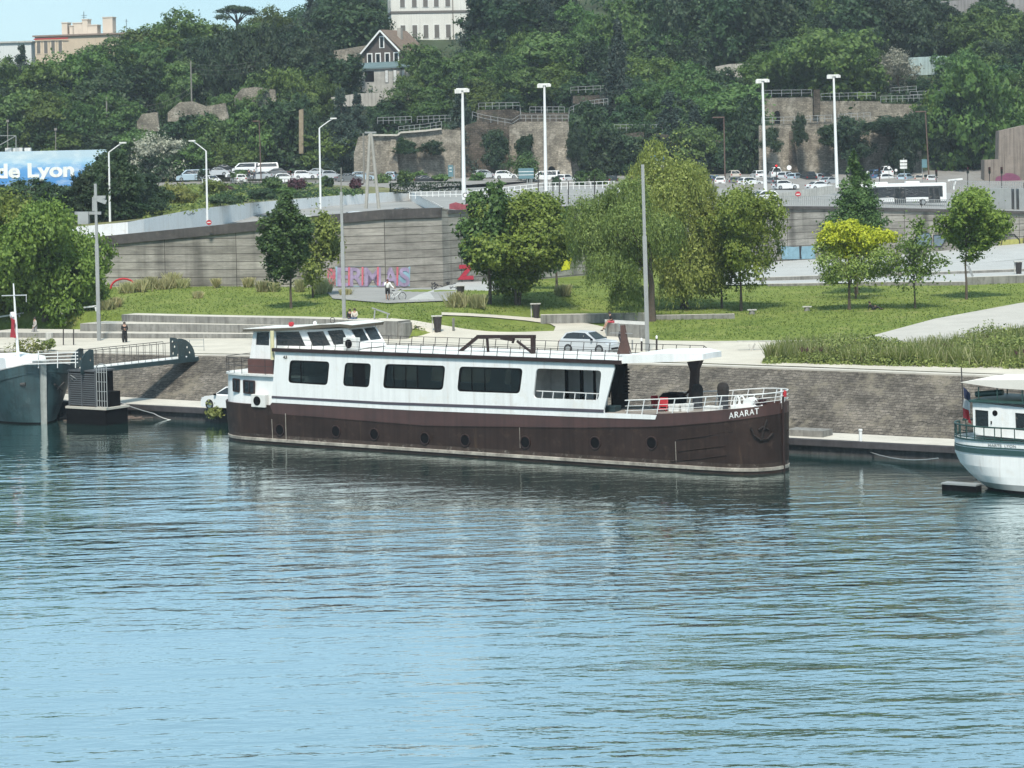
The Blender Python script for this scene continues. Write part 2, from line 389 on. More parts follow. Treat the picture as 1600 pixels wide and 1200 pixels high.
# ---- water
def water_material():
    m, nt, b = nodes('river_water')
    out = nt.nodes['Material Output']
    v = coords(nt, (.42, 1.0, 1.0)); v2_ = coords(nt, (.62, 1.2, 1.0)); r2_ = nn(nt, 'ShaderNodeMapping'); r2_.inputs['Rotation'].default_value = (0, 0, R(-14)); nt.links.new(v2_, r2_.inputs[0]); v2 = r2_.outputs[0]
    rot = nn(nt, 'ShaderNodeMapping'); rot.inputs['Rotation'].default_value = (0, 0, R(9)); nt.links.new(v, rot.inputs[0])
    n1 = noise(nt, .55, 2, .5, rot.outputs[0]); n2 = noise(nt, 1.3, 2, .5, v2)
    n3 = noise(nt, 5.0, 2, .5, coords(nt, (.5, 1.0, 1)))
    big = ramp(nt, noise(nt, .035, 3, .55, coords(nt, (.6, 1.6, 1))), [(.34, .30), (.60, 1.0)])
    a = nn(nt, 'ShaderNodeMath', operation='MULTIPLY_ADD'); a.inputs[1].default_value = .38
    nt.links.new(n2, a.inputs[0]); nt.links.new(n1, a.inputs[2])
    bp = nn(nt, 'ShaderNodeBump'); bp.inputs['Distance'].default_value = .55; bp.inputs['Strength'].default_value = .5
    tc = nn(nt, 'ShaderNodeTexCoord'); sx = nn(nt, 'ShaderNodeSeparateXYZ'); nt.links.new(tc.outputs['Object'], sx.inputs[0])
    far = nn(nt, 'ShaderNodeMapRange'); far.inputs[1].default_value = 84; far.inputs[2].default_value = 128; far.inputs[3].default_value = .42; far.inputs[4].default_value = 1.0
    sy = nn(nt, 'ShaderNodeMath', operation='MULTIPLY_ADD'); sy.inputs[1].default_value = .67; nt.links.new(sx.outputs[0], sy.inputs[0]); nt.links.new(sx.outputs[1], sy.inputs[2])
    nt.links.new(sy.outputs[0], far.inputs[0]); far.inputs[1].default_value = 78; far.inputs[2].default_value = 176; far.inputs[3].default_value = 0; far.inputs[4].default_value = 1
    fr_ = ramp(nt, far.outputs[0], [(0, .40), (.22, .5), (.42, 1.0), (.62, .95), (.78, .34), (.90, .20), (1, .18)])
    fm_ = nn(nt, 'ShaderNodeMath', operation='MULTIPLY'); nt.links.new(fr_, fm_.inputs[0]); nt.links.new(big, fm_.inputs[1]); big = fm_.outputs[0]
    am = nn(nt, 'ShaderNodeMath', operation='MULTIPLY'); nt.links.new(a.outputs[0], am.inputs[0]); nt.links.new(big, am.inputs[1])
    a3 = nn(nt, 'ShaderNodeMath', operation='MULTIPLY_ADD'); a3.inputs[1].default_value = .035
    nt.links.new(n3, a3.inputs[0]); nt.links.new(am.outputs[0], a3.inputs[2]); nt.links.new(a3.outputs[0], bp.inputs['Height'])
    fr = nn(nt, 'ShaderNodeFresnel'); fr.inputs['IOR'].default_value = 1.33; nt.links.new(bp.outputs[0], fr.inputs['Normal'])
    pw_ = ramp(nt, fr.outputs[0], [(.02, .04), (.08, .26), (.17, .70), (.40, .86), (1.0, 1.0)])
    df = nn(nt, 'ShaderNodeBsdfDiffuse'); df.inputs[0].default_value = (.016, .068, .058, 1)
    gl = nn(nt, 'ShaderNodeBsdfGlossy'); gl.inputs['Roughness'].default_value = .03; gl.inputs[0].default_value = (.90, .98, 1.0, 1)
    nt.links.new(bp.outputs[0], gl.inputs['Normal'])
    mx = nn(nt, 'ShaderNodeMixShader'); nt.links.new(pw_, mx.inputs[0])
    nt.links.new(df.outputs[0], mx.inputs[1]); nt.links.new(gl.outputs[0], mx.inputs[2]); nt.links.new(mx.outputs[0], out.inputs[0])
    return m
MAT['water'] = water_material()
w = MB(); w.add([(-900, -700, 0), (900, -700, 0), (900, 330, 0), (-900, 330, 0)], [(0, 1, 2, 3)])
struct(w, 'river_water', MAT['water'])
bed = MB(); bed.add([(-3000, -2500, -3), (3000, -2500, -3), (3000, 3000, -3), (-3000, 3000, -3)], [(0, 1, 2, 3)])
struct(bed, 'ground', M_('river_bed_earth', (.10, .09, .07), .95))
# ---- quay, bank
MAT['quay_face'] = M_('quay_face_steel_and_stone', (.055, .055, .058), .85, .4, 1.5, .4, .4, dirt=(.12, .12, .11))
MAT['bank'] = masonry('bank_stone_pitching', (.165, .148, .128), (.100, .090, .078), (.045, .041, .036), .40, .15, rot=.6, bmp=1.6, dirt=(.185, .165, .13), streak=.25)
EDGE = [(-70, 3.8)] + []
edge_pts = [Vector((-95, 261, 3.8)), Vector((-70, 243.5, 3.8)), P(0, 548, 212), P(300, 555.5, 201.6), P(700, 561, 189.3), P(1090, 572, 176.6), P(1300, 579, 170), P(1600, 590, 162), Vector((62, 141.5, 4.5)), Vector((90, 122, 4.5))]
for p in edge_pts: p.z = edge_z(st(p.x, p.y)[0])
toe_pts = [Vector((-95, 255, 1)), Vector((-70, 237.5, 1)), P(0, 605, 207), P(300, 626, 194.9), P(700, 645.2, 181.8), P(1090, 664.6, 170.4), P(1300, 676, 164.5), P(1600, 690.5, 157), Vector((62, 137, 1)), Vector((90, 118, 1))]
for p in toe_pts: p.z = 1.0
front = [Vector((*xy(s, 0), 1.0)) for s in (-80, -50, 0, 30, 60, 120)]
q = MB(); q.grid(strip3(front, toe_pts, 1, 60)); q.k = 1
fr0 = [p + Vector((0, 0, -2.2)) for p in front]; q.grid(strip3(front, fr0, 1, 40))
struct(q, 'lower_quay', [MAT['conc_top'], MAT['quay_face']])
q = MB()                                     # steel fender beam along the quay lip
for a, b in zip(front, front[1:]):
    o = Vector((-QN.x*.12, -QN.y*.12, -.22)); q.bar(a + o, b + o, .24, .38)
struct(q, 'quay_edge_beam', M_('quay_edge_steel', (.055, .05, .055), .6, .3, 1, .3))
q = MB(); q.grid(strip3(edge_pts, toe_pts, 8, 80)); struct(q, 'bank_slope', MAT['bank'])
q = MB()                                     # coping course on the bank's edge
C0 = strip3(edge_pts, [p + Vector((QN.x*.9, QN.y*.9, 0)) for p in edge_pts], 1, 80)
C1 = [[p + Vector((-QN.x*.06, -QN.y*.06, .06)) for p in C0[0]], [p + Vector((0, 0, .06)) for p in C0[1]]]
C2 = [C1[0], [p + Vector((-QN.x*.0, -QN.y*.0, -.42)) for p in C1[0]]]
q.grid(C1).grid(C2); struct(q, 'bank_coping', MAT['conc_top'])
# ---- river park ground: one lawn sheet, paths laid over it
def lawn_material():
    m, nt, b = nodes('mown_lawn')
    v = coords(nt)
    c = ramp(nt, noise(nt, .22, 5, .65, v), [(.32, (.105, .150, .030)), (.5, (.155, .200, .044)), (.72, (.21, .245, .066))])
    c2 = ramp(nt, noise(nt, 2.6, 6, .75, v), [(.3, (.62,)*3), (.7, (1.32,)*3)])
    c = mixc(nt, 1.0, c, c2, 'MULTIPLY')
    d = ramp(nt, noise(nt, .35, 5, .75, v), [(.56, 0.0), (.72, .75)])
    c = mixc(nt, d, c, (.30, .27, .12))
    nt.links.new(c, b.inputs['Base Color']); b.inputs['Roughness'].default_value = .95; b.inputs['Specular IOR Level'].default_value = .15
    bump(nt, b, noise(nt, 7, 4, .8, v), .9, .12); return m
MAT['lawn'] = lawn_material()
rows = []
_ed = sorted(st(p.x, p.y) for p in edge_pts)
ss = np.arange(-75, 112, 1.0); tt = np.concatenate([np.arange(.6, 26, .75), np.arange(26, 176, 2.5)])
for t in tt:
    rows.append([Vector((*xy(s, interp(s, _ed) + t), zg(*xy(s, interp(s, _ed) + t)))) for s in ss])
lawn = MB(); lawn.grid(rows); struct(lawn, 'lawn', MAT['lawn'], smooth=True)
def gp(*pts, dz=.0): return [GG(x, y, dz) for x, y in pts]
prom_top = gp((-60, 529), (30, 528.5), (300, 530), (560, 531), (640, 522), (760, 520), (858, 519), (905, 519), (960, 524), (1005, 531), (1030, 534), (1200, 536), (1330, 537))
prom_top += [GG(1420, 544), GG(1520, 560), GG(1600, 568), Vector((50, 153, 4.5)), Vector((90, 126, 4.5))]
inner = [p + Vector((QN.x*.8, QN.y*.8, 0)) for p in edge_pts]
pm = MB(); pm.grid(strip3(prom_top, inner, 22, 320, zg, .10)); struct(pm, 'promenade', MAT['gravel'])
path = MB()
_pa = [((690, 493.5), (690, 489.5)), ((730, 495), (732, 491)), ((770, 497.5), (775, 493.5)), ((820, 502), (826, 497.5)), ((860, 507.5), (878, 500.5)), ((868, 512), (920, 507)), ((866, 517), (960, 516)), ((862, 524), (1000, 530))]
_fa = []
for (a0, b0), (a1, b1) in zip(_pa, _pa[1:]):
    for k in range(6): t = k/6; _fa.append([GG(lerp(lerp(a0[0], a1[0], t), lerp(b0[0], b1[0], t), j/6), lerp(lerp(a0[1], a1[1], t), lerp(b0[1], b1[1], t), j/6), 0) + Vector((0, 0, .09)) for j in range(7)])
path.grid(_fa)
struct(path, 'lawn_path', MAT['gravel'])
path = MB()
path.grid(strip3(gp((1640, 471), (1600, 474), (1460, 500), (1345, 531)), gp((1640, 505), (1600, 513), (1500, 533), (1400, 546)), 3, 30, zg, .10))
struct(path, 'ramp_path', M_('grey_beige_ramp_paving', (.39, .375, .345), .9, .10, .4, 0, .1, dirt=(.33, .315, .285)))
path = MB(); path.grid(strip3(gp((1100, 535.5), (1250, 534), (1380, 529)), gp((1100, 537), (1250, 535.8), (1380, 531)), 1, 20, zg, .12))
struct(path, 'lawn_kerb', MAT['conc_top'])
# ---- terraced seating walls
def terrace(pxs, dep, zt, hgt, label):
    pts = []
    for x, y in pxs:
        p = G(x, y, zt); pts.append(p)
    mb = MB()
    L = len(pts)
    f_t = pts; f_b = [p + Vector((0, 0, -hgt - 1.3)) for p in pts]
    b_t = [p + Vector((QN.x*dep, QN.y*dep, 0)) for p in pts]; b_b = [p + Vector((0, 0, -hgt - 1.3)) for p in b_t]
    vs = f_t + b_t + f_b + b_b
    fs = []
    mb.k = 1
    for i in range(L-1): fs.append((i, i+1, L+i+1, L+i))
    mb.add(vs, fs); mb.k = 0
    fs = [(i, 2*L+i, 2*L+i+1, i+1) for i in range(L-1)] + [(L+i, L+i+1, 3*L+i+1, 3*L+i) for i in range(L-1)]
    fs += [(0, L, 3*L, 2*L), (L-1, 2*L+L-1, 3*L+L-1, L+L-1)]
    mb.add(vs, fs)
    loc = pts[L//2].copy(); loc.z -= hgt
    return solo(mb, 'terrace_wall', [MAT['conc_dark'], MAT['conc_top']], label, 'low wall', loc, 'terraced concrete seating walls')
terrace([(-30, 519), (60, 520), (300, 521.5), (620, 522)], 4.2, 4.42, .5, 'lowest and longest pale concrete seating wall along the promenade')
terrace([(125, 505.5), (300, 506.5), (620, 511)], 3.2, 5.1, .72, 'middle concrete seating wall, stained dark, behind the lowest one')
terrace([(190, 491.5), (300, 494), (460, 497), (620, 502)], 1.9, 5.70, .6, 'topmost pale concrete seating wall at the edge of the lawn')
# steps right of the terrace
sb = MB()
for k in range(4):
    a = G(580, 503 + k*5.0, 5.55 - .36*k); b = G(630 + 8*k, 505 + k*5.0, 5.55 - .36*k)
    d = (b - a).normalized(); nrm = Vector((QN.x, QN.y, 0))
    sb.add([a, b, b + nrm*1.2, a + nrm*1.2] + [p + Vector((0, 0, -1.8)) for p in (a, b, b + nrm*1.2, a + nrm*1.2)], [(0, 1, 2, 3), (0, 4, 5, 1), (1, 5, 6, 2), (0, 3, 7, 4)])
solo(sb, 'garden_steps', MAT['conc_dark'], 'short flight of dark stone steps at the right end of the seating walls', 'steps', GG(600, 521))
# ---- long retaining wall
WK = [(-300, 412, 274), (100, 375, 263.5), (155, 370, 262), (280, 358, 258.5), (400, 346, 256), (500, 337, 254.8), (600, 328, 255), (690, 325, 257.6), (700, 329, 258.7), (900, 322, 277), (1100, 322, 293), (1300, 323, 305), (1660, 332, 317)]
WT = [P(*k) for k in WK]
def WP(px, py, off=.04):              # point on the face of the retaining wall
    best = None
    for a, b in zip(WT, WT[1:]):
        d = P(px, py, 1.0) - Vector((0, 0, H))
        ex, ey = b.x - a.x, b.y - a.y
        det = d.x*(-ey) + ex*d.y
        if abs(det) < 1e-9: continue
        t = (a.x*(-ey) + ex*a.y)/det; u = (d.x*a.y - d.y*a.x)/det
        if -1e-6 <= u <= 1 + 1e-6: best = Vector((0, 0, H)) + d*t; nx = Vector((ey, -ex, 0)).normalized(); break
    if best is None:
        best = P(px, py, WT[-1].y); nx = Vector((0, -1, 0))
    if nx.y > 0: nx = -nx
    return best + nx*off
def board_concrete():
    m, nt, b = nodes('board_marked_concrete')
    t = nn(nt, 'ShaderNodeTexCoord'); sp = nn(nt, 'ShaderNodeSeparateXYZ'); cb_ = nn(nt, 'ShaderNodeCombineXYZ')
    nt.links.new(t.outputs['Object'], sp.inputs[0]); nt.links.new(sp.outputs[0], cb_.inputs[0]); nt.links.new(sp.outputs[2], cb_.inputs[1])
    br = nn(nt, 'ShaderNodeTexBrick'); br.inputs['Color1'].default_value = (.315, .298, .272, 1); br.inputs['Color2'].default_value = (.245, .231, .21, 1)
    br.inputs['Mortar'].default_value = (.07, .062, .055, 1); br.inputs['Scale'].default_value = 1; br.inputs['Brick Width'].default_value = 7.5
    br.inputs['Row Height'].default_value = .78; br.inputs['Mortar Size'].default_value = .035; br.offset = .0
    nt.links.new(cb_.outputs[0], br.inputs['Vector'])
    fine = ramp(nt, noise(nt, 1.0, 5, .7, coords(nt, (.5, .5, 7))), [(.3, (.74,)*3), (.7, (1.2,)*3)])
    c = mixc(nt, 1.0, br.outputs[0], fine, 'MULTIPLY')
    bl = ramp(nt, noise(nt, .5, 5, .7, coords(nt, (.6, .6, 2))), [(.35, (.72,)*3), (.7, (1.3,)*3)])
    c = mixc(nt, 1.0, c, bl, 'MULTIPLY')
    stn = ramp(nt, noise(nt, 1.0, 4, .55, coords(nt, (.55, .55, .035))), [(.50, (1.0,)*3), (.62, (.55,)*3), (.72, (.25,)*3)])
    c = mixc(nt, .7, c, stn, 'MULTIPLY')
    nt.links.new(c, b.inputs['Base Color']); b.inputs['Roughness'].default_value = .9; b.inputs['Specular IOR Level'].default_value = .2
    bump(nt, b, br.outputs[1], -.4, .05); return m
MAT['board'] = board_concrete()
MAT['parapet'] = M_('dark_weathered_parapet', (.066, .06, .06), .9, .4, .7, .3, .2, dirt=(.12, .11, .1))
wall = thing('retaining_wall', 'long board marked concrete retaining wall with dark coping behind the lawn', 'wall', (WT[6].x, WT[6].y, 5.7))
mb = MB(); back = Vector((.25, .97, 0))
top = [p.copy() for p in WT]; bot = [Vector((p.x, p.y, min(zg(p.x, p.y), 8) - .5)) for p in WT]
n = len(WT)
mb.add(top + bot, [(i, n+i, n+i+1, i+1) for i in range(n-1)])
mb.add(top + [p + back*.8 for p in top], [(i, i+1, n+i+1, n+i) for i in range(n-1)])
mb.add([p + back*.8 for p in top] + [p + back*.8 for p in bot], [(i, i+1, n+i+1, n+i) for i in range(n-1)])
mb.build('wall_face', MAT['board'], wall, world=True)
mb = MB()
hts = [.95]*6 + [.32]*5
def coping(mb, idx, h, proud, up=.03):
    pts = [WT[i] for i in idx]; k = len(pts); f = Vector((-.05, -1, 0))*proud
    A = [p + f + Vector((0, 0, up)) for p in pts]; B = [p + f + Vector((0, 0, up - h)) for p in pts]
    Cb = [p + back*(.8 + .05) + Vector((0, 0, up)) for p in pts]; D = [p + f*-.2 + Vector((0, 0, up - h)) for p in pts]
    mb.add(A + B + Cb + D, [(i, k+i, k+i+1, i+1) for i in range(k-1)] + [(i, i+1, 2*k+i+1, 2*k+i) for i in range(k-1)] + [(k+i, 3*k+i, 3*k+i+1, k+i+1) for i in range(k-1)] + [(0, 2*k, 3*k, k), (k-1, k+k-1, 3*k+k-1, 2*k+k-1)])
coping(mb, range(0, 8), .95, .22); mb.build('parapet', MAT['parapet'], wall, world=True)
mb = MB(); coping(mb, range(8, 13), .32, .25); mb.build('coping', MAT['parapet'], wall, world=True)
# ---- upper road, ramp, white wall, car park plateau
WW = [P(-300, 392, 277), P(118, 354.5, 265.5), P(200, 347, 268.5), P(225, 342, 272), P(300, 327.5, 290), P(400, 316, 320), P(520, 306, 345), P(640, 298.5, 370), P(668, 310, 318), P(694, 325, 261)]
ramp_front = [p + back*.85 + Vector((0, 0, -1.0)) for p in WT[:8]]
ramp_back = [p + Vector((0, 0, -1.35)) for p in WW]
mb = MB(); mb.grid(strip3(ramp_back, ramp_front, 4, 60)); struct(mb, 'ramp_road', MAT['asphalt'])
plat_front = [p + back*.8 + Vector((0, 0, -.10)) for p in WT[7:]] + [Vector((110, 318, 11.2))]
plat_back = [P(641, 298.5, 370), P(660, 292, 410), P(700, 292, 410), P(850, 292, 410), P(1000, 292, 410), P(1200, 296, 408), P(1500, 302, 408), Vector((140, 408, 12.2))]
mb = MB(); mb.grid(strip3(plat_back, plat_front, 6, 40)); struct(mb, 'upper_road', MAT['asphalt'])
park_front = [Vector((-120, 385, 13.5)), P(280, 289, 430), P(480, 287, 425)] + [p + Vector((0, 0, .0)) for p in plat_back]
park_back = [Vector((-120, 452, 15.0)), Vector((-70, 452, 15)), Vector((0, 452, 14.4)), Vector((60, 446, 13.9)), Vector((150, 446, 13.8))]
mb = MB(); mb.grid(strip3(park_back, park_front, 4, 40)); struct(mb, 'car_park', M_('car_park_tarmac', (.20, .19, .18), .95, .15, .3))
bankA = [Vector((-120, 385, 13.45)), P(280, 289.5, 429), P(480, 287.5, 424), P(600, 292.5, 371), P(640, 298.5, 370)]
bankB = [Vector((-170, 300, 10.6))] + [p + Vector((0, .2, -.04)) for p in WW[:-2]]
MAT['dry_bank'] = M_('dry_grass_bank', (.12, .12, .045), .95, .45, .35, 0, .5, dirt=(.07, .08, .03))
mb = MB(); mb.grid(strip3(bankA, bankB, 4, 40)); struct(mb, 'grass_bank', MAT['dry_bank'])
mb = MB()
wwp = WW; k = len(wwp)
f = Vector((0, -.18, 0))
mb.add([p + f for p in wwp] + [p + f + Vector((0, 0, -2.2)) for p in wwp], [(i, k+i, k+i+1, i+1) for i in range(k-1)])
mb.add([p + f for p in wwp] + [p - f for p in wwp], [(i, i+1, k+i+1, k+i) for i in range(k-1)])
mb.add([p - f for p in wwp] + [p - f + Vector((0, 0, -2.2)) for p in wwp], [(i, i+1, k+i+1, k+i) for i in range(k-1)])
ww = solo(mb, 'ramp_side_wall', MAT['white'], 'long low white wall covered in scrawls beside the road ramp', 'wall', (wwp[4].x, wwp[4].y, wwp[4].z - 1.3))
# ---- hillside
def hz(X, Y):
    top = interp(X, [(-200, 33), (-110, 35), (-78, 37), (-52, 43), (-36, 55), (-15, 72), (20, 92), (45, 122), (200, 128)])
    base = 14.3 + interp(X, [(-120, .6), (-20, .2), (60, -.6), (160, -.8)])
    z = base + .36*max(0, Y - 446) + .12*max(0, Y - 560)
    z = min(z, top + .03*max(0, Y - 560))
    return z + 1.2*math.sin(X*.11 + Y*.05)*math.sin(Y*.09 - X*.03)*clamp((Y - 450)/25)
rows = [[Vector((X, Y, hz(X, Y))) for X in np.arange(-330, 331, 6.0)] for Y in list(np.arange(444, 640, 5.0)) + [660, 700, 760, 850]]
MAT['hill'] = M_('hillside_undergrowth', (.030, .045, .020), .95, .5, .12, 0, .6, dirt=(.055, .06, .03))
mb = MB(); mb.grid(rows); struct(mb, 'hill', MAT['hill'], smooth=True)
def HP(x, y):                         # photo pixel -> point on the hillside
    Y = 446.0; last = P(x, y, Y)
    while Y < 640:
        p = P(x, y, Y)
        if p.z <= hz(p.x, p.y): return Vector((p.x, Y, hz(p.x, p.y)))
        Y += .5
    return P(x, y, 560)

mb = MB()
for (x0, y0), (x1, y1) in (((760, 313), (990, 303)), ((720, 304), (1000, 297)), ((840, 300), (880, 316)), ((1100, 316), (1300, 312)), ((1090, 304), (1180, 300))):
    def up(x, y):
        z = 13.0
        for _ in range(6): p = G(x, y, z); z = lerp(12.9, 11.3, clamp((p.x + 5)/55)) if p.y < 320 else lerp(lerp(12.9, 11.3, clamp((p.x + 5)/55)), 13.0, clamp((p.y - 320)/90))
        return p
    a, b_ = up(x0, y0), up(x1, y1)
    for k in range(14):
        p, q_ = a.lerp(b_, k/14), a.lerp(b_, (k + .6)/14); w_ = (b_ - a).normalized().cross(Vector((0, 0, 1)))*.14; u = Vector((0, 0, .12)); mb.add([p - w_ + u, q_ - w_ + u, q_ + w_ + u, p + w_ + u], [(0, 1, 2, 3)])
struct(mb, 'road_markings', MAT['white_dirty'])
# ================================================================== TREES
def leaf_arrays(cent, nrm, size, rng, asp=.55, jit=.8, tang=None):
    n = len(cent)
    nr = nrm/np.maximum(np.linalg.norm(nrm, axis=1, keepdims=True), 1e-6) + rng.normal(0, jit*.6, (n, 3))
    nr /= np.maximum(np.linalg.norm(nr, axis=1, keepdims=True), 1e-6)
    t = rng.normal(0, 1, (n, 3)) if tang is None else tang + rng.normal(0, .18, (n, 3))
    t -= nr*np.sum(t*nr, axis=1, keepdims=True); t /= np.maximum(np.linalg.norm(t, axis=1, keepdims=True), 1e-6)
    b = np.cross(nr, t)
    s = (size*rng.uniform(.6, 1.35, (n, 1)))
    v = np.empty((n, 4, 3)); droop = nr*s*.12
    v[:, 0] = cent - t*s*.5; v[:, 1] = cent + b*s*asp*.5 + t*s*.08 - droop; v[:, 2] = cent + t*s*.5; v[:, 3] = cent - b*s*asp*.5 + t*s*.08 - droop
    return v.reshape(-1, 3)
def quads_mesh(name, v, mat):
    me = bpy.data.meshes.new(name); n = len(v)//4
    me.vertices.add(len(v)); me.vertices.foreach_set('co', v.astype(np.float32).ravel())
    me.loops.add(n*4); me.loops.foreach_set('vertex_index', np.arange(n*4, dtype=np.int32))
    me.polygons.add(n); me.polygons.foreach_set('loop_start', np.arange(0, n*4, 4, dtype=np.int32))
    me.polygons.foreach_set('loop_total', np.full(n, 4, dtype=np.int32))
    me.update(calc_edges=True); me.materials.append(mat); return me
def make_lobes(w, h, z0, n, rng, shape):
    L = []
    for i in range(n):
        for _ in range(30):
            p = rng.uniform(-1, 1, 3)
            if .30 < np.linalg.norm(p) < .86: break
        q = (p[2] + 1)/2
        k = {'round': 1.0, 'ovoid': 1.12 - .5*q, 'cone': 1.2 - 1.0*q, 'vase': .62 + .5*q, 'flat': 1.0}[shape]
        r = rng.uniform(.24, .40)*(.75 + .25*k)
        L.append((p[0]*w*.5*k, p[1]*w*.5*k, z0 + h*(.5 + p[2]*.44), r*w*.5*k, r*w*.5*k, r*h*.5*(.75 if shape != 'flat' else .5)))
    L.append((0, 0, z0 + h*.5, w*.22, w*.22, h*.30))
    return L
def crown_leaves(L, n, size, rng, up=.25, asp=.6, spread=.20, inner=.1):
    A = np.array(L); wts = A[:, 3]*A[:, 5] + .02; wts /= wts.sum()
    per = 26; K = max(1, n//per)
    li = rng.choice(len(A), K, p=wts)
    d = rng.normal(0, 1, (K, 3)); d[:, 2] += up; d /= np.linalg.norm(d, axis=1, keepdims=True)
    rad = 1 - inner*3*rng.uniform(0, 1, (K, 1))**2
    c = A[li, :3] + d*A[li, 3:6]*rad
    sp = A[li, 3:6]*spread
    cc = np.repeat(c, per, 0) + rng.normal(0, 1, (K*per, 3))*np.repeat(sp, per, 0)*np.repeat(rng.uniform(.6, 1.3, (K, 1)), per, 0)
    return leaf_arrays(cc, np.repeat(d, per, 0) + np.array([0, 0, .35]), size, rng, asp)
def fit(v, w, z0, z1, cx=0.0):        # bring a cloud of leaves to the measured outline
    lo, hi = np.percentile(v, 1.0, axis=0), np.percentile(v, 99.0, axis=0)
    v[:, 0] = (v[:, 0] - (lo[0] + hi[0])/2)*w/(hi[0] - lo[0]) + cx; v[:, 1] = (v[:, 1] - (lo[1] + hi[1])/2)*w/(hi[1] - lo[1])
    v[:, 2] = (v[:, 2] - lo[2])*(z1 - z0)/(hi[2] - lo[2]) + z0; return v
def drape_leaves(L, n, size, rng, length):      # hanging willow strands
    A = np.array(L); wts = A[:, 3]*A[:, 5]; wts /= wts.sum(); per = 16; K = n//per
    li = rng.choice(len(A), K, p=wts)
    d = rng.normal(0, 1, (K, 3)); d[:, 2] = np.abs(d[:, 2])*.9 - .15; d /= np.linalg.norm(d, axis=1, keepdims=True)
    c = A[li, :3] + d*A[li, 3:6]*rng.uniform(.75, 1.05, (K, 1))
    ln = length*rng.uniform(.4, 1.0, (K, 1)); out = d.copy(); out[:, 2] = 0
    t = np.tile(np.linspace(0, 1, per), K)[:, None]
    cr, lr, orr = np.repeat(c, per, 0), np.repeat(ln, per, 0), np.repeat(out, per, 0)
    p = cr + orr*(lr*.35*np.sqrt(t)) + np.array([0, 0, -1.0])*lr*(t**1.4) + rng.normal(0, .07, (K*per, 3))
    p[:, 2] = np.maximum(p[:, 2], .9 + .5*rng.uniform(0, 1, len(p)))
    return leaf_arrays(p, orr + rng.normal(0, .5, (K*per, 3)), size, rng, .26, .5, np.tile(np.array([[.0, 0, -1.0]]), (K*per, 1)))
def trunk_mb(h, r, L, rng, lean=.0, limbs=6, stems=1, r_top=.35, z0=0.0):
    mb = MB()
    for s in range(stems):
        a0 = rng.uniform(0, 6.28); off = Vector((math.cos(a0), math.sin(a0), 0))*(r*1.2 if stems > 1 else 0)
        tip = Vector((lean*h + off.x*6, off.y*6, h))
        pts = [Vector((off.x, off.y, -.3))]
        for k in range(1, 6):
            t = k/5; pts.append(off + (tip - off)*t + Vector((rng.normal(0, r*.35), rng.normal(0, r*.35), 0))*(1 if k < 5 else 0))
        mb.tube(pts, [r*1.35] + [lerp(r, r*r_top, k/5) for k in range(1, 6)], 8)
        for k in range(limbs//stems):
            t = rng.uniform(.42, .95); p = off + (tip - off)*t
            l = L[rng.integers(0, len(L))]; e = Vector((l[0], l[1], max(l[2], p.z + .15*h)))
            m = p.lerp(e, .5) + Vector((rng.normal(0, .1), rng.normal(0, .1), -.04*h))
            mb.tube([p, m, e], [r*.5*(1.1 - t*.5), r*.3, r*.1], 6)
    return mb
LEAF = {
 'blade': leafmat('lawn_blade', (.10, .15, .034), (.20, .25, .065), .3),
 'pgreen': leafmat('park_leaf_green', (.075, .130, .022), (.225, .310, .058), .35),
 'pdark': leafmat('park_leaf_dark', (.030, .066, .021), (.100, .165, .047), .3),
 'plight': leafmat('park_leaf_light', (.090, .135, .026), (.230, .290, .068), .35),
 'green': leafmat('leaf_mid_green', (.041, .092, .025), (.122, .205, .056), .35),
 'dark': leafmat('leaf_dark_green', (.021, .052, .024), (.060, .108, .042), .35),
 'deep': leafmat('leaf_deep_green', (.020, .042, .024), (.054, .086, .040), .35),
 'light': leafmat('leaf_light_green', (.048, .098, .022), (.132, .205, .048), .35),
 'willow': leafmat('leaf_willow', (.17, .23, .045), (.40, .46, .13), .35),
 'willow_dark': leafmat('leaf_willow_dark', (.095, .145, .034), (.25, .32, .09), .35),  # own leaf colour of the darker green willow
 'yellow': leafmat('leaf_golden', (.36, .38, .02), (.62, .61, .05), .35),
 'pale': leafmat('leaf_flowering_pale', (.16, .18, .12), (.40, .40, .33), .25),
 'cedar': leafmat('needle_blue_green', (.016, .034, .026), (.050, .078, .056), .15),
 'plum': leafmat('leaf_plum', (.05, .022, .028), (.10, .04, .05), .2),
 'straw': leafmat('grass_plume', (.26, .26, .11), (.50, .47, .27), .3),
 'rough': leafmat('rough_grass', (.14, .18, .04), (.27, .31, .09), .4),
 'shrub': leafmat('shrub_green', (.070, .100, .022), (.260, .285, .085), .3),
}
def park_tree(base, w, h, z0, n, size, leaf, label, seed, name='broadleaf_tree', shape='round', lobes=12, r=.16, lean=0.0, stems=1, drape=0, group=None, cat='tree', L=None, spread=.2, limbs=7, cx=0.0):
    rng = np.random.default_rng(seed)
    t = thing(name, label, cat, base, 0, group)
    L = L or make_lobes(w, h - z0, z0, lobes, rng, shape)
    if cx: L = [(l[0] + cx,) + tuple(l[1:]) for l in L]
    tb = trunk_mb(z0 + (h - z0)*.6, r, L, rng, lean, limbs, stems)
    tb.build('trunk', MAT['bark'], t, smooth=True)
    v = crown_leaves(L, n, size, rng, spread=spread)
    if drape: v = np.concatenate([v[:4*(n//2)], drape_leaves(L, int(n*1.3), size*1.25, rng, drape)])
    v = fit(v, w, z0, h, cx)
    link('crown', quads_mesh('crown', v, LEAF[leaf]), t)
    return t
def W(px, at): return px*at.y/F                     # a width in photo pixels, in metres at that depth
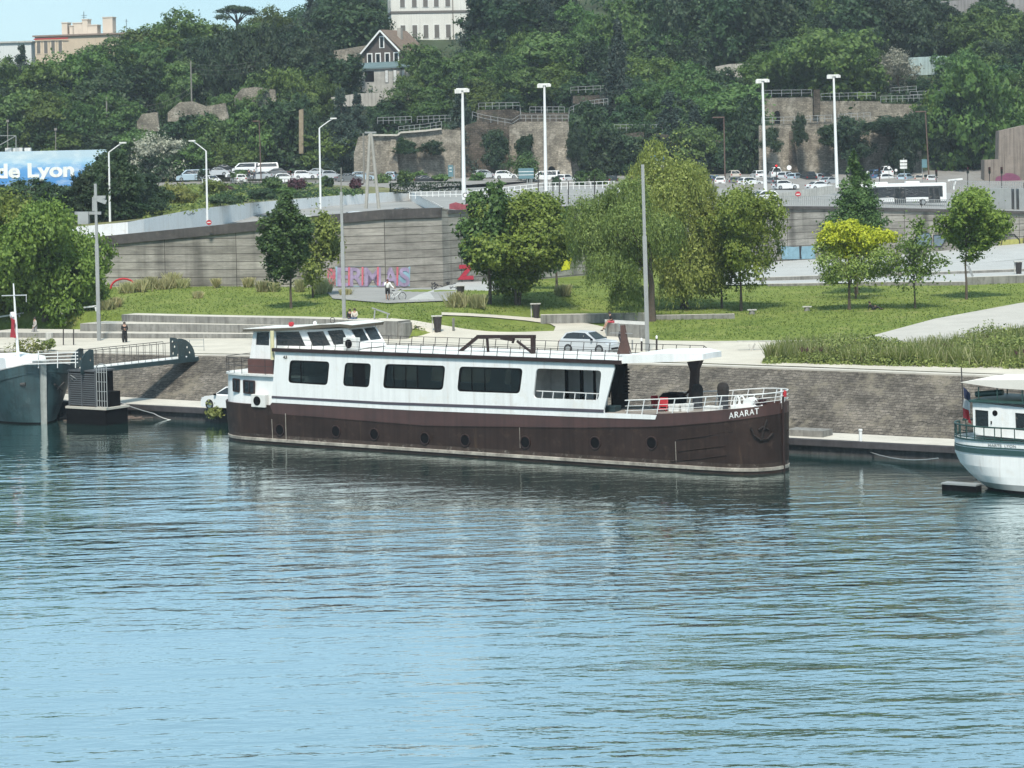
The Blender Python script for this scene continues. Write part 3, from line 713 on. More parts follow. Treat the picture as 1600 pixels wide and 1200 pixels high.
# --- trees of the river park
def ptree(bx, by, x0, x1, yt, yb, n, size, leaf, label, seed, **k):
    b = GG(bx, by); sc = b.y/F
    h = (by - yt)*sc; z0 = (by - yb)*sc
    return park_tree(b, (x1 - x0)*sc, h, z0, n, size, leaf, label, seed, cx=((x0 + x1)/2 - bx)*sc, **k)
ptree(72, 497, -20, 160, 326, 490, 44000, .30, 'pgreen', 'big spreading leafy tree at the left edge standing by the terrace', 11, shape='round', lobes=20, r=.3, limbs=10)
ptree(-8, 490, -80, 70, 304, 482, 22000, .30, 'pgreen', 'leafy tree cut off by the left edge, behind the big spreading tree', 12, lobes=15, r=.3)
ptree(455, 482, 409, 486, 307, 432, 16000, .25, 'pdark', 'dark green upright tree on the lawn, left of two by the tall grey post', 13, shape='ovoid', lobes=14, r=.11)
ptree(489, 465, 466, 534, 336, 440, 5500, .26, 'plight', 'light green airy young tree directly behind the dark upright tree', 14, shape='ovoid', lobes=11, r=.09, spread=.3)
ptree(765, 475, 722, 812, 294, 420, 9000, .32, 'pdark', 'tall dark tree rising behind the bushy many stemmed tree', 15, shape='ovoid', lobes=12, r=.15)
ptree(808, 476, 738, 884, 308, 452, 30000, .26, 'pgreen', 'bushy many stemmed tree with low branches left of the willows', 16, shape='round', lobes=17, r=.12, stems=4, limbs=12)
ptree(870, 452, 826, 902, 325, 420, 5000, .32, 'pdark', 'dark green tree peeping out right of the bushy many stemmed tree', 161, shape='round', lobes=8, r=.12)
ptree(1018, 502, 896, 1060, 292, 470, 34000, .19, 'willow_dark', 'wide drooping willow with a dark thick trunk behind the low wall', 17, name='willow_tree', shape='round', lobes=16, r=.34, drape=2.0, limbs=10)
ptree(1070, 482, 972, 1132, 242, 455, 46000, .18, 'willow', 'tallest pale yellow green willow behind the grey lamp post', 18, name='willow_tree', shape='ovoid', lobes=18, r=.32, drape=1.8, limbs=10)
ptree(1158, 486, 1104, 1226, 298, 436, 18000, .22, 'pgreen', 'round crowned green tree just right of the pale willow', 19, shape='round', lobes=14, r=.12)
ptree(1128, 482, 1088, 1168, 318, 455, 6000, .26, 'plight', 'slim light tree squeezed between the pale willow and the round tree', 20, shape='ovoid', lobes=9, r=.1, spread=.28)
def pointed():
    b = GG(1338, 460); sc = b.y/F; rng = np.random.default_rng(21); k = lambda px: px*sc
    L = [(k(rng.uniform(-1, 1)*wd*.30), k(rng.uniform(-1, 1)*wd*.30), k(460 - y), k(wd*.36), k(wd*.36), k(13)) for y, wd in ((248, 12), (258, 20), (270, 30), (280, 36), (292, 46), (304, 56), (312, 62), (322, 70), (330, 74), (340, 80), (348, 82), (358, 80), (320, 66), (345, 76), (368, 66)) for _ in (0, 1)]
    t = thing('broadleaf_tree', 'dark pointed tree standing behind the yellow tree, in front of the bus', 'tree', b)
    trunk_mb(k(130), .16, L, rng, 0, 8).build('trunk', MAT['bark'], t, smooth=True)
    link('crown', quads_mesh('crown', crown_leaves(L, 14000, .27, rng, spread=.24), LEAF['pdark']), t)
pointed()
def golden():
    b = GG(1327, 484); sc = b.y/F; rng = np.random.default_rng(22)
    t = thing('golden_tree', 'young tree with a bright yellow top and green lower boughs on the right lawn', 'tree', b)
    Lt = [((x - 1327)*sc, rng.uniform(-1, 1), (484 - y)*sc, rx*sc, rx*sc, ry*sc) for x, y, rx, ry in
          [(1300, 372, 18, 13), (1322, 362, 18, 14), (1345, 372, 20, 16), (1370, 372, 18, 12), (1392, 371, 14, 10), (1335, 390, 24, 12), (1312, 388, 18, 14), (1336, 352, 10, 7), (1298, 352, 10, 7), (1330, 402, 12, 6), (1362, 386, 14, 8)]]
    Lb = [((x - 1327)*sc, rng.uniform(-1.5, 1.5), (484 - y)*sc, rx*sc, rx*sc, ry*sc) for x, y, rx, ry in
          [(1290, 410, 18, 14), (1310, 428, 22, 14), (1345, 416, 24, 14), (1375, 402, 20, 14), (1375, 424, 20, 12), (1298, 440, 12, 8), (1396, 410, 14, 12), (1282, 388, 10, 10)]]
    trunk_mb(5.0, .13, Lt + Lb, rng, .0, 12).build('trunk', MAT['bark'], t, smooth=True)
    link('crown', quads_mesh('crown', crown_leaves(Lt, 9000, .25, rng, spread=.28), LEAF['yellow']), t)['label'] = 'bright yellow top of the crown'
    link('crown', quads_mesh('crown', crown_leaves(Lb, 4800, .24, rng, spread=.36), LEAF['willow']), t)['label'] = 'loose light green lower boughs'
golden()
ptree(1337, 467, 1290, 1386, 372, 446, 1900, .24, 'plight', 'thin airy green sapling right behind the yellow topped tree', 23, shape='round', lobes=9, r=.09, spread=.4)
ptree(1430, 482, 1388, 1478, 345, 448, 2600, .25, 'plight', 'sparse thin tree with bare branches showing, between yellow and round tree', 24, shape='ovoid', lobes=10, r=.08, spread=.45, limbs=18)
ptree(1510, 468, 1474, 1576, 299, 402, 16000, .22, 'pgreen', 'round crowned tree with a slim dark trunk farthest right on the lawn', 25, shape='vase', lobes=13, r=.11)
# --- hillside trees: a few crowns of each kind, copied
PROTO = {}
def proto(kind, k, leaf, shape, n, size, lobes, seed, z0=1.2, hh=10, trunk_r=.3, spread=.2):
    rng = np.random.default_rng(seed); out = []
    for i in range(k):
        L = make_lobes(10, hh - z0, z0, lobes, rng, shape)
        out.append((trunk_mb(hh*.6, trunk_r, L, rng, 0, 5).mesh('trunk', MAT['bark'], smooth=True),
                    quads_mesh('crown', fit(crown_leaves(L, n, size, rng, spread=spread), 10, z0, hh), LEAF[leaf])))
    PROTO[kind] = out
proto('round', 5, 'green', 'round', 9000, .46, 20, 101, .3)
proto('bright', 3, 'light', 'round', 9000, .45, 20, 111, .5)
proto('dense', 4, 'dark', 'ovoid', 9000, .46, 24, 121, .0)
proto('deep', 4, 'deep', 'ovoid', 9000, .44, 24, 131, .0)
proto('pale', 2, 'pale', 'round', 4500, .42, 14, 141, 1.0, spread=.3)
def tiered(kind, k, leaf, seed, tiers, wtop, n, size, droop=.35):
    rng = np.random.default_rng(seed); out = []
    for i in range(k):
        P_, N_ = [], []; tm = MB(); tm.tube([(0, 0, -.5), (0, 0, 5), (0, 0, 9.8)], [.35, .25, .05], 7)
        for j in range(tiers):
            q = j/(tiers - 1); z = lerp(.9, 9.5, q) + rng.normal(0, .15); rmax = lerp(5.2, wtop, q)*rng.uniform(.75, 1.05)
            for b in range(int(lerp(13, 6, q))):
                a = rng.uniform(0, 6.28); rl = rmax*rng.uniform(.55, 1.0); m = int(n/tiers/9)
                t = rng.uniform(.12, 1, m)
                x = np.cos(a)*t*rl; y = np.sin(a)*t*rl; zz = z + .5*t*rl*.25 - droop*(t*rl)**2*.12
                sp = .16*rl*(1.1 - t*.6)
                P_.append(np.stack([x + rng.normal(0, 1, m)*sp, y + rng.normal(0, 1, m)*sp, zz + rng.normal(0, .30, m)], 1))
                N_.append(np.tile([np.cos(a)*.3, np.sin(a)*.3, 1.0], (m, 1)))
                tm.tube([(0, 0, z), (np.cos(a)*rl*.8, np.sin(a)*rl*.8, z + .1*rl - droop*(rl*.8)**2*.12)], [.08, .03], 4)
        v = leaf_arrays(np.concatenate(P_), np.concatenate(N_), size, rng, .45, .8)
        out.append((tm.mesh('trunk', MAT['bark'], smooth=True), quads_mesh('crown', v, LEAF[leaf])))
    PROTO[kind] = out
tiered('cedar', 3, 'cedar', 151, 11, 1.0, 9000, .46)
tiered('conifer', 2, 'cedar', 161, 15, .5, 9000, .44, .55)
def pine_proto():
    rng = np.random.default_rng(171); L = [(x, y, z, 1.9, 1.9, .8) for x, y, z in ((-3.2, .3, 7.9), (-1.2, -1.2, 8.7), (1.0, .6, 9.0), (3.0, -.4, 8.3), (.4, 1.8, 8.5), (-2.2, 1.6, 8.2), (3.6, 1.0, 6.4))]
    tm = MB(); tm.tube([(0, 0, -.5), (.2, 0, 3.2), (.1, 0, 5.4)], [.5, .38, .32], 7)
    for l in L: tm.tube([(.1, 0, 4.6), (l[0]*.5, l[1]*.5, 6.6), (l[0], l[1], l[2] - .2)], [.28, .17, .07], 5)
    PROTO['pine'] = [(tm.mesh('trunk', MAT['bark'], smooth=True), quads_mesh('crown', crown_leaves(L, 5000, .42, rng, up=.5, spread=.24), LEAF['deep']))]
pine_proto()
HT = []
KN = {'round': ('hillside_tree', 'mid green broadleaf tree'), 'bright': ('hillside_tree', 'light green broadleaf tree'), 'dense': ('hillside_tree', 'dark bushy tree'),
      'deep': ('hillside_tree', 'blackish green dense tree'), 'pale': ('flowering_tree', 'whitish flowering tree'), 'cedar': ('cedar_tree', 'blue green layered cedar'),
      'conifer': ('conifer_tree', 'drooping blue green conifer'), 'pine': ('umbrella_pine', 'flat topped umbrella pine')}
_rt = np.random.default_rng(7)
def hill_tree(x, yt, yb, w, kind, zone, at=None):
    b = at or HP(x, yb); sc = b.y/F
    h = (yb - yt)*sc if not at else (PX(b)[1] - yt)*sc
    HT.append(dict(b=b, h=max(h, 2.0), w=w*sc*1.12, kind=kind, zone=zone, x=x, y=yt))
def finish_hill_trees():
    ordn = ['first', 'second', 'third', 'fourth', 'fifth', 'sixth', 'seventh', 'eighth', 'ninth', 'tenth', 'eleventh', 'twelfth', 'thirteenth']
    key = {}
    for t in HT: key.setdefault((t['kind'], t['zone']), []).append(t)
    for (kind, zone), ts in key.items():
        ts.sort(key=lambda t: t['x'])
        for i, t in enumerate(ts):
            nm, desc = KN[kind]
            lab = f"{desc} {zone}" if len(ts) == 1 else f"{desc} {zone}, {ordn[i]} from left"
            tr, cr = PROTO[kind][int(_rt.integers(0, len(PROTO[kind])))]
            o = thing(nm, lab, 'tree', t['b'], _rt.uniform(0, 6.28), 'trees on the hillside')
            o.scale = (t['w']/10, t['w']/10, t['h']/10)
            link('trunk', tr, o); link('crown', cr, o)
Z = 'above the billboard'
for a in [(35, 72, 150, 62, 'cedar'), (8, 96, 190, 66, 'round'), (12, 120, 185, 80, 'round'), (75, 100, 190, 92, 'bright'), (122, 86, 175, 92, 'bright'), (170, 66, 150, 90, 'round'), (150, 118, 205, 84, 'dense'),
          (30, 150, 245, 104, 'round'), (85, 150, 245, 100, 'bright'), (128, 165, 250, 90, 'round'), (10, 185, 252, 80, 'dense'), (60, 195, 252, 84, 'dense'), (110, 210, 255, 74, 'bright')]: hill_tree(*a, Z)
Z = 'along the skyline left of the pine'
for a in [(205, 66, 130, 80, 'round'), (238, 48, 120, 88, 'bright'), (285, 22, 110, 100, 'bright'), (330, 42, 110, 74, 'bright'), (262, 60, 125, 80, 'round'), (306, 62, 130, 70, 'dense')]: hill_tree(*a, Z)
hill_tree(372, 8, 62, 56, 'pine', 'alone against the sky')
hill_tree(398, 40, 95, 60, 'bright', 'under the umbrella pine'); hill_tree(422, 14, 80, 56, 'bright', 'against the sky right of the pine')
hill_tree(488, -10, 70, 66, 'cedar', 'right of the sky gap'); hill_tree(452, 42, 90, 50, 'deep', 'in the notch of the skyline')
hill_tree(545, -14, 84, 112, 'dense', 'left of the big white building'); hill_tree(574, -6, 80, 60, 'deep', 'left of the big white building')
Z = 'in the ivy dark row on the left slope'
for i, x in enumerate(range(292, 500, 23)): hill_tree(x, [92, 78, 60, 52, 46, 44, 46, 50, 52, 60][i], [155, 156, 158, 158, 156, 152, 146, 142, 138, 134][i], 52, 'deep', Z)
Z = 'below the skyline left'
for a in [(200, 104, 190, 80, 'dense'), (232, 84, 180, 84, 'round'), (262, 100, 175, 74, 'round'), (180, 150, 235, 70, 'round'), (240, 130, 170, 60, 'dense'), (276, 128, 200, 50, 'round')]: hill_tree(*a, Z)
Z = 'between the left ruin and the car park'
for a in [(212, 205, 262, 78, 'round'), (160, 205, 255, 70, 'dense'), (300, 180, 245, 74, 'dense'), (342, 186, 266, 80, 'round'), (398, 178, 266, 82, 'round'), (440, 158, 262, 82, 'dense'), (372, 200, 268, 60, 'dense'), (300, 215, 268, 60, 'dense')]: hill_tree(*a, Z)
Z = 'below the dark ivy row'
for a in [(385, 134, 205, 60, 'round'), (420, 118, 200, 66, 'round'), (455, 110, 200, 72, 'bright'), (350, 150, 190, 40, 'round')]: hill_tree(*a, Z)
Z = 'left of the grey annex house'
for a in [(522, 92, 165, 84, 'dense'), (498, 118, 190, 56, 'bright'), (488, 180, 272, 40, 'dense'), (478, 150, 215, 44, 'round')]: hill_tree(*a, Z)
hill_tree(536, 156, 292, 86, 'cedar', 'left of the stone bastion'); hill_tree(560, 148, 240, 70, 'cedar', 'under the graffiti terrace wall')
Z = 'right of the grey annex house'
for a in [(660, 72, 150, 70, 'round'), (690, 96, 165, 64, 'round'), (640, 128, 190, 74, 'round'), (606, 158, 205, 56, 'dense'), (672, 140, 196, 60, 'bright'), (640, 120, 170, 36, 'bright')]: hill_tree(*a, Z)
hill_tree(742, -6, 112, 80, 'cedar', 'right of the big white building'); hill_tree(722, 134, 288, 84, 'conifer', 'in front of the middle stone wall')
Z = 'at the hilltop right of the white building'
for a in [(778, -6, 110, 108, 'dense'), (850, -20, 90, 84, 'cedar'), (815, -15, 90, 80, 'deep'), (905, 10, 90, 64, 'round'), (880, -10, 70, 60, 'deep'), (925, 24, 90, 50, 'round')]: hill_tree(*a, Z)
Z = 'in the middle of the hillside'
for a in [(722, 84, 150, 84, 'round'), (778, 92, 165, 96, 'bright'), (842, 56, 150, 88, 'round'), (885, 56, 140, 82, 'round'), (760, 128, 190, 82, 'bright'), (815, 110, 175, 84, 'round'), (868, 104, 170, 82, 'bright'), (905, 120, 185, 60, 'dense'), (815, 96, 165, 60, 'dense'), (790, 150, 200, 60, 'dense')]: hill_tree(*a, Z)
hill_tree(968, 36, 215, 96, 'conifer', 'towering in the middle of the hillside')
Z = 'along the top of the frame'
for i, (x, k) in enumerate([(985, 'round'), (1018, 'dense'), (1062, 'deep'), (1105, 'dense'), (1150, 'dense'), (1195, 'dense'), (1240, 'dense'), (1330, 'dense'), (1385, 'deep'), (1432, 'deep'), (1478, 'deep')]): hill_tree(x, [0, -8, -14, -6, -14, -10, -16, -4, -12, -10, 6][i], [112, 112, 112, 110, 108, 106, 100, 100, 104, 104, 90][i], 86, k, Z)
hill_tree(1290, -4, 92, 62, 'bright', 'high on the right slope')
Z = 'below the vine terrace'
for a in [(1005, 136, 215, 88, 'round'), (1050, 148, 262, 104, 'cedar'), (1102, 128, 200, 70, 'round'), (1088, 190, 288, 104, 'cedar'), (1150, 138, 240, 96, 'round'), (1172, 176, 288, 74, 'dense'), (1010, 200, 262, 70, 'dense'), (1040, 118, 180, 60, 'bright'), (1128, 112, 170, 56, 'dense'), (1190, 86, 160, 60, 'bright')]: hill_tree(*a, Z)
Z = 'in front of the dark middle wall'
for a in [(926, 164, 268, 80, 'dense'), (905, 195, 276, 40, 'deep'), (960, 205, 280, 60, 'dense'), (985, 230, 286, 50, 'dense')]: hill_tree(*a, Z)
hill_tree(1296, 54, 176, 148, 'bright', 'spreading wide over the right terrace'); hill_tree(1222, 84, 150, 66, 'bright', 'beside the wide spreading right tree')
hill_tree(1250, 90, 165, 70, 'round', 'beside the wide spreading right tree')
hill_tree(1404, 78, 150, 62, 'pale', 'on the right terrace'); hill_tree(248, 226, 300, 78, 'pale', 'beside the car park'); hill_tree(176, 268, 330, 36, 'pale', 'in front of the billboard', at=P(176, 330, 400))
Z = 'at the far right edge of the hill'
for a in [(1520, 16, 100, 86, 'round'), (1570, 26, 112, 84, 'round'), (1552, -4, 60, 60, 'dense'), (1502, 84, 150, 72, 'round'), (1580, 92, 165, 84, 'dense'), (1465, 146, 240, 72, 'bright'), (1535, 118, 284, 132, 'bright'), (1502, 170, 288, 76, 'dense'), (1596, 110, 205, 60, 'round'), (1440, 128, 170, 44, 'dense')]: hill_tree(*a, Z)
Z = 'growing on the right stone wall'
for a in [(1328, 184, 250, 56, 'deep'), (1388, 182, 210, 64, 'deep'), (1412, 190, 278, 40, 'deep'), (1250, 180, 226, 20, 'deep'), (1205, 200, 236, 30, 'deep'), (1300, 196, 226, 40, 'dense'), (1436, 168, 232, 36, 'dense')]: hill_tree(*a, Z, at=P(a[0], a[2], 437))
Z = 'hanging on the left stone walls'
for a in [(636, 216, 240, 36, 'dense'), (674, 220, 242, 30, 'deep'), (776, 205, 262, 40, 'deep'), (820, 212, 244, 24, 'dense'), (900, 200, 250, 26, 'deep')]: hill_tree(*a, Z, at=P(a[0], a[2], 438))
Z = 'in front of the billboard'
for x, yt, yb, w, k in [(45, 282, 345, 90, 'dense'), (138, 272, 345, 64, 'deep'), (176, 240, 345, 70, 'dense'), (216, 276, 338, 70, 'deep'), (95, 290, 345, 64, 'deep'), (5, 290, 345, 70, 'deep'), (152, 290, 347, 60, 'dense'), (196, 300, 345, 60, 'dense'), (240, 296, 334, 50, 'dense'), (180, 318, 348, 50, 'deep'), (222, 312, 342, 44, 'deep')]: hill_tree(x, yt, yb, w, k, Z, at=P(x, yb, 278 + max(0, x - 200)*.25))
# trees that merge into the wooded mass between those
_fr = np.random.default_rng(77); FILL = []
_EX = [(590, -40, 730, 82), (500, 58, 650, 172), (-40, 40, 210, 98), (555, 150, 905, 300), (1188, 140, 1436, 300), (250, 150, 362, 200), (205, 170, 255, 215), (360, 132, 436, 172), (1412, 82, 1484, 122), (1112, 96, 1182, 134), (1462, -30, 1620, 26), (880, -40, 950, 40), (455, 160, 482, 245), (-40, 230, 190, 400), (1380, 140, 1470, 170), (1535, 195, 1640, 300), (735, 165, 955, 200)]
for yb in range(100, 300, 22):
    for x in range(-10, 1620, 44):
        xx, yy = x + _fr.uniform(-18, 18), yb + _fr.uniform(-9, 9); hh, ww_ = _fr.uniform(52, 76), _fr.uniform(62, 88)
        if yy - hh < interp(xx, [(0, 100), (60, 112), (210, 90), (330, 62), (440, 62), (480, 20), (520, -60)]): continue
        if any(a < xx + ww_*.38 and xx - ww_*.38 < c and b < yy - 4 and yy - hh*.9 < d for a, b, c, d in _EX): continue
        if yb > 278: continue
        FILL.append((xx, yy - hh, yy, ww_, ['round', 'dense', 'deep', 'bright'][int(_fr.choice(4, p=[.36, .34, .18, .12]))]))
_FZ = [(240, 'the far left slope'), (520, 'the left slope'), (800, 'the slope around the houses'), (1180, 'the middle of the hill'), (1700, 'the right slope')]
def finish_fill():
    for x, yt, yb, w, k in FILL:
        b = HP(x, yb); sc = b.y/F; tr, cr = PROTO[k][int(_rt.integers(0, len(PROTO[k])))]
        zn = next(z for lim, z in _FZ if x < lim)
        o = thing('hillside_tree', 'leafy tree merging with its neighbours in the wooded mass of ' + zn, 'tree', b, _rt.uniform(0, 6.28), 'merged trees of ' + zn)
        o.scale = (w*sc/10, w*sc/10, (yb - yt)*sc/10); link('trunk', tr, o); link('crown', cr, o)
finish_hill_trees(); finish_fill()
# --- undergrowth carpet on the hill and shrubs of the plateau
def hill_cover():
    rng = np.random.default_rng(5); C, N = [], []
    for _ in range(5200):
        X = rng.uniform(-140, 140); Y = rng.uniform(447, 590)
        if abs(X) > Y*.235: continue
        r = rng.uniform(1.0, 2.6); m = 40
        d = rng.normal(0, 1, (m, 3)); d[:, 2] = np.abs(d[:, 2]); d /= np.linalg.norm(d, axis=1, keepdims=True)
        C.append(np.array([X, Y, hz(X, Y) + .1]) + d*r*np.array([1.2, 1.2, .8])); N.append(d)
    v = leaf_arrays(np.concatenate(C), np.concatenate(N), .62, rng, .6)
    o = link('undergrowth', quads_mesh('undergrowth', v, LEAF['dense'] if 'dense' in LEAF else LEAF['dark'])); tag(o, 'scrub and ivy covering the wooded hillside between the trees', 'undergrowth', kind='stuff')
hill_cover()
def bush(name, label, loc, w, h, leaf, n, size, seed, group=None, cat='shrub', spread=.25):
    rng = np.random.default_rng(seed)
    L = [(rng.uniform(-.3, .3)*w, rng.uniform(-.3, .3)*w, h*rng.uniform(.3, .6), w*.28, w*.28, h*.36) for _ in range(7)]
    v = crown_leaves(L, n, size, rng, spread=spread); v[:, 2] = np.maximum(v[:, 2], .02)
    o = link(name, quads_mesh(name, v, LEAF[leaf])); o.location = loc; return tag(o, label, cat, group)
for i, (x, yb, w, h, lf, tx) in enumerate([(428, 296, 34, 20, 'green', 'green round shrub left of the plum one on the car park bank'), (462, 298, 26, 22, 'plum', 'plum coloured shrub on the bank under the white hatchback'), (505, 288, 16, 12, 'green', 'small green shrub beside the arm lamp'),
        (555, 296, 17, 18, 'plum', 'smaller plum shrub near the A shaped pole'), (515, 294, 16, 18, 'dark', 'small dark shrub on the bank left of the smaller plum one'), (633, 293, 24, 28, 'green', 'tall round green shrub left of the black car'), (598, 288, 24, 16, 'green', 'round green shrub at the foot of the bastion'),
        (820, 284, 46, 44, 'green', 'largest round bush on the plateau, behind the blue signboard'), (905, 290, 26, 24, 'green', 'green bush right of the second tall floodlight mast'), (935, 290, 30, 26, 'green', 'green bush left of the willow tip'), (870, 290, 14, 16, 'dark', 'dark small bush between mast and white van'),
        (655, 282, 30, 14, 'light', 'low light bush behind the black car'), (690, 284, 26, 12, 'green', 'low bush left of the blue panel'), (745, 284, 30, 14, 'green', 'low bush right of the blue panel'), (372, 280, 30, 14, 'green', 'green shrub between the two white hatchbacks'), (318, 280, 18, 14, 'dark', 'dark shrub left of the first white hatchback'),
        (405, 312, 46, 16, 'dark', 'wide dark shrub lying along the top of the white wall'), (355, 318, 60, 12, 'dark', 'flat dark ground shrub behind the white wall'), (445, 303, 30, 10, 'light', 'yellow green shrub spilling over the white wall'), (270, 318, 70, 34, 'rough', 'tall pale rough grass mound on the left bank'), (325, 303, 50, 22, 'rough', 'rough grass clump below the car park rail')]):
    b = P(x, yb, interp(yb, [(280, 428), (290, 415), (300, 345), (320, 300)]))
    sc = b.y/F; bush('shrub', tx, b, w*sc, h*sc, lf, 900 + int(w*h*.6), .40, 300 + i, 'shrubs along the upper road')
b = P(345, 299, 380); bush('flower_patch', 'pink flowering patch on the bank below the car park', b, 3.6, 1.0, 'plum', 900, .3, 77, cat='flowers')
hb = P(665, 300, 365); sc = hb.y/F
def hedge_box():
    rng = np.random.default_rng(9); m = 2600
    p = rng.uniform(-1, 1, (m, 3))*np.array([5.0, .8, .65]); ax = rng.integers(0, 3, m)
    p[np.arange(m), ax] = np.sign(p[np.arange(m), ax])*np.array([5.0, .8, .65])[ax]
    o = link('hedge', quads_mesh('hedge', leaf_arrays(p + np.array([0, 0, .65]), p, .35, rng), LEAF['deep'])); o.location = hb; tag(o, 'clipped dark hedge at the end of the white wall', 'hedge')
hedge_box()
# --- shrub bank in the right foreground, plume grasses, lawn blades
def right_shrubs():
    rng = np.random.default_rng(31); C, N, S = [], [], []
    up = [(1205, 556), (1230, 540), (1330, 536), (1400, 548), (1470, 538), (1540, 526), (1640, 511)]
    for _ in range(1700):
        x = rng.uniform(1205, 1680); yt = interp(x, up) + 12; yb = interp(x, [(1205, 568), (1300, 571), (1640, 579)])
        y = rng.uniform(yt, max(yb, yt + 3)); g = GG(x, y); h = rng.uniform(.4, 1.5)*(.5 + 1.0*abs(math.sin(g.x*.33)*math.cos(g.y*.27 + g.x*.1)))*min(1, (x - 1195)/60 + .35); m = 40
        d = rng.normal(0, 1, (m, 3)); d[:, 2] = np.abs(d[:, 2]); d /= np.linalg.norm(d, axis=1, keepdims=True)
        C.append(np.array(g) + d*np.array([.75, .75, h*.9])); N.append(d)
    v = leaf_arrays(np.concatenate(C), np.concatenate(N), .24, rng, .45)
    o = link('shrubbery', quads_mesh('shrubbery', v, LEAF['shrub'])); tag(o, 'dense mixed shrubs and tall grass along the right bank edge', 'shrubbery', kind='stuff')
right_shrubs()
_SB = True
def blades(name, pts, h, n, leaf, label, seed, width=.05, lean=.35, kind=None, loc=None, cat='grass', group=None):
    rng = np.random.default_rng(seed); idx = rng.integers(0, len(pts), n); base = np.array(pts)[idx]
    d = rng.normal(0, lean, (n, 3)); d[:, 2] = 1; hh = (h*rng.uniform(.5, 1.15, (n, 1)))
    side = rng.normal(0, 1, (n, 3)); side[:, 2] = 0; side /= np.linalg.norm(side, axis=1, keepdims=True)
    tip = base + d*hh; v = np.empty((n, 4, 3)); v[:, 0] = base - side*width; v[:, 1] = base + side*width; v[:, 2] = tip + side*width*.4; v[:, 3] = tip - side*width*.4
    v = v.reshape(-1, 3)
    if loc is not None: v = v - np.array(loc)
    o = link(name, quads_mesh(name, v, LEAF[leaf]))
    if loc is not None: o.location = loc
    return tag(o, label, cat, group, kind)
def lawn_blades():
    rng = np.random.default_rng(41); pts = []
    for _ in range(26000):
        x, y = rng.uniform(150, 1610), rng.uniform(440, 536)
        if x < 700 and y > interp(x, [(150, 512), (190, 488), (560, 495), (640, 515), (700, 519)]): continue
        if 690 <= x < 1020 and y > interp(x, [(690, 487), (770, 492), (850, 486), (1010, 486)]) and not (700 < x < 850 and y > interp(x, [(700, 500), (850, 512)]) and y < 517): continue
        if x >= 1020 and y > interp(x, [(1020, 531), (1330, 531), (1331, 528), (1600, 470)]): continue
        if x > 560 and x < 720 and y < 470: continue
        p = GG(x, y); pts.append(tuple(p))
    blades('grass', pts, .12, 46000, 'blade', 'short uneven grass blades of the park lawn', 42, .035, .5, 'stuff')
lawn_blades()
def shrub_blades():
    rng = np.random.default_rng(43); pts = []
    for _ in range(5000):
        x = rng.uniform(1200, 1680); y = rng.uniform(interp(x, [(1200, 560), (1230, 544), (1330, 540), (1400, 552), (1470, 542), (1640, 516)]) + 8, interp(x, [(1200, 568), (1300, 571), (1640, 579)]))
        pts.append(tuple(GG(x, y)))
    blades('tall_grass', pts, 1.25, 9000, 'rough', 'tall rough grass growing through the right bank shrubs', 44, .03, .28, 'stuff')
    blades('seed_heads', [(p[0], p[1], p[2] + .25) for p in pts], 1.05, 3600, 'straw', 'pale seed heads standing over the right bank shrubs', 47, .03, .25, 'stuff')
    pl_ = [p for p in pts if math.sin(p[0]*.7)*math.cos(p[1]*.5) > .86]
    if pl_: blades('purple_flowers', [(p[0], p[1], p[2] + .8) for p in pl_], .25, 500, 'plum', 'scattered purple flower heads among the right bank shrubs', 45, .05, .5, 'stuff')
shrub_blades()
def bank_scrub():
    rng = np.random.default_rng(46); out = {'rough': ([], []), 'dark': ([], []), 'green': ([], [])}
    for _ in range(1500):
        x, y = rng.uniform(225, 560), 0; yt, yb = interp(x, [(225, 300), (300, 290), (480, 289), (560, 296)]), interp(x, [(225, 341), (300, 326), (400, 314.5), (520, 304.5), (560, 302)])
        if yb - yt < 1: continue
        f = rng.uniform(0, 1); y = lerp(yt, yb, f); Y = lerp(424, interp(x, [(225, 274), (300, 291), (400, 321), (520, 346), (560, 352)]), f); c = P(x, y, Y)
        k = 'rough' if x < 330 and rng.uniform() < .8 else ('dark' if rng.uniform() < .55 else 'green' if rng.uniform() < .5 else 'rough')
        r = rng.uniform(.35, 1.1); m = 26; d = rng.normal(0, 1, (m, 3)); d[:, 2] = np.abs(d[:, 2]); d /= np.linalg.norm(d, axis=1, keepdims=True)
        out[k][0].append(np.array(c) - np.array([0, 0, .2]) + d*r*np.array([1.3, 1.3, .8])); out[k][1].append(d)
    for k, tx in (('rough', 'pale rough grass on the bank under the left car park'), ('dark', 'dark low scrub on the bank under the left car park'), ('green', 'green weeds on the bank under the left car park')):
        v = leaf_arrays(np.concatenate(out[k][0]), np.concatenate(out[k][1]), .42, rng, .5); tag(link('bank_scrub', quads_mesh('bank_scrub', v, LEAF[k])), tx, 'scrub', kind='stuff')
bank_scrub()
_pg = [(200, 458, 26, 16), (222, 456, 26, 18), (236, 452, 22, 18), (255, 452, 24, 16), (270, 450, 22, 22), (285, 450, 18, 14), (338, 450, 10, 14), (388, 449, 14, 14), (412, 456, 20, 16), (430, 456, 14, 14), (470, 456, 16, 18), (502, 459, 26, 22), (540, 462, 22, 10), (168, 484, 30, 14), (182, 480, 18, 14), (310, 466, 14, 10), (715, 480, 30, 22), (745, 482, 26, 20), (880, 462, 28, 16)]
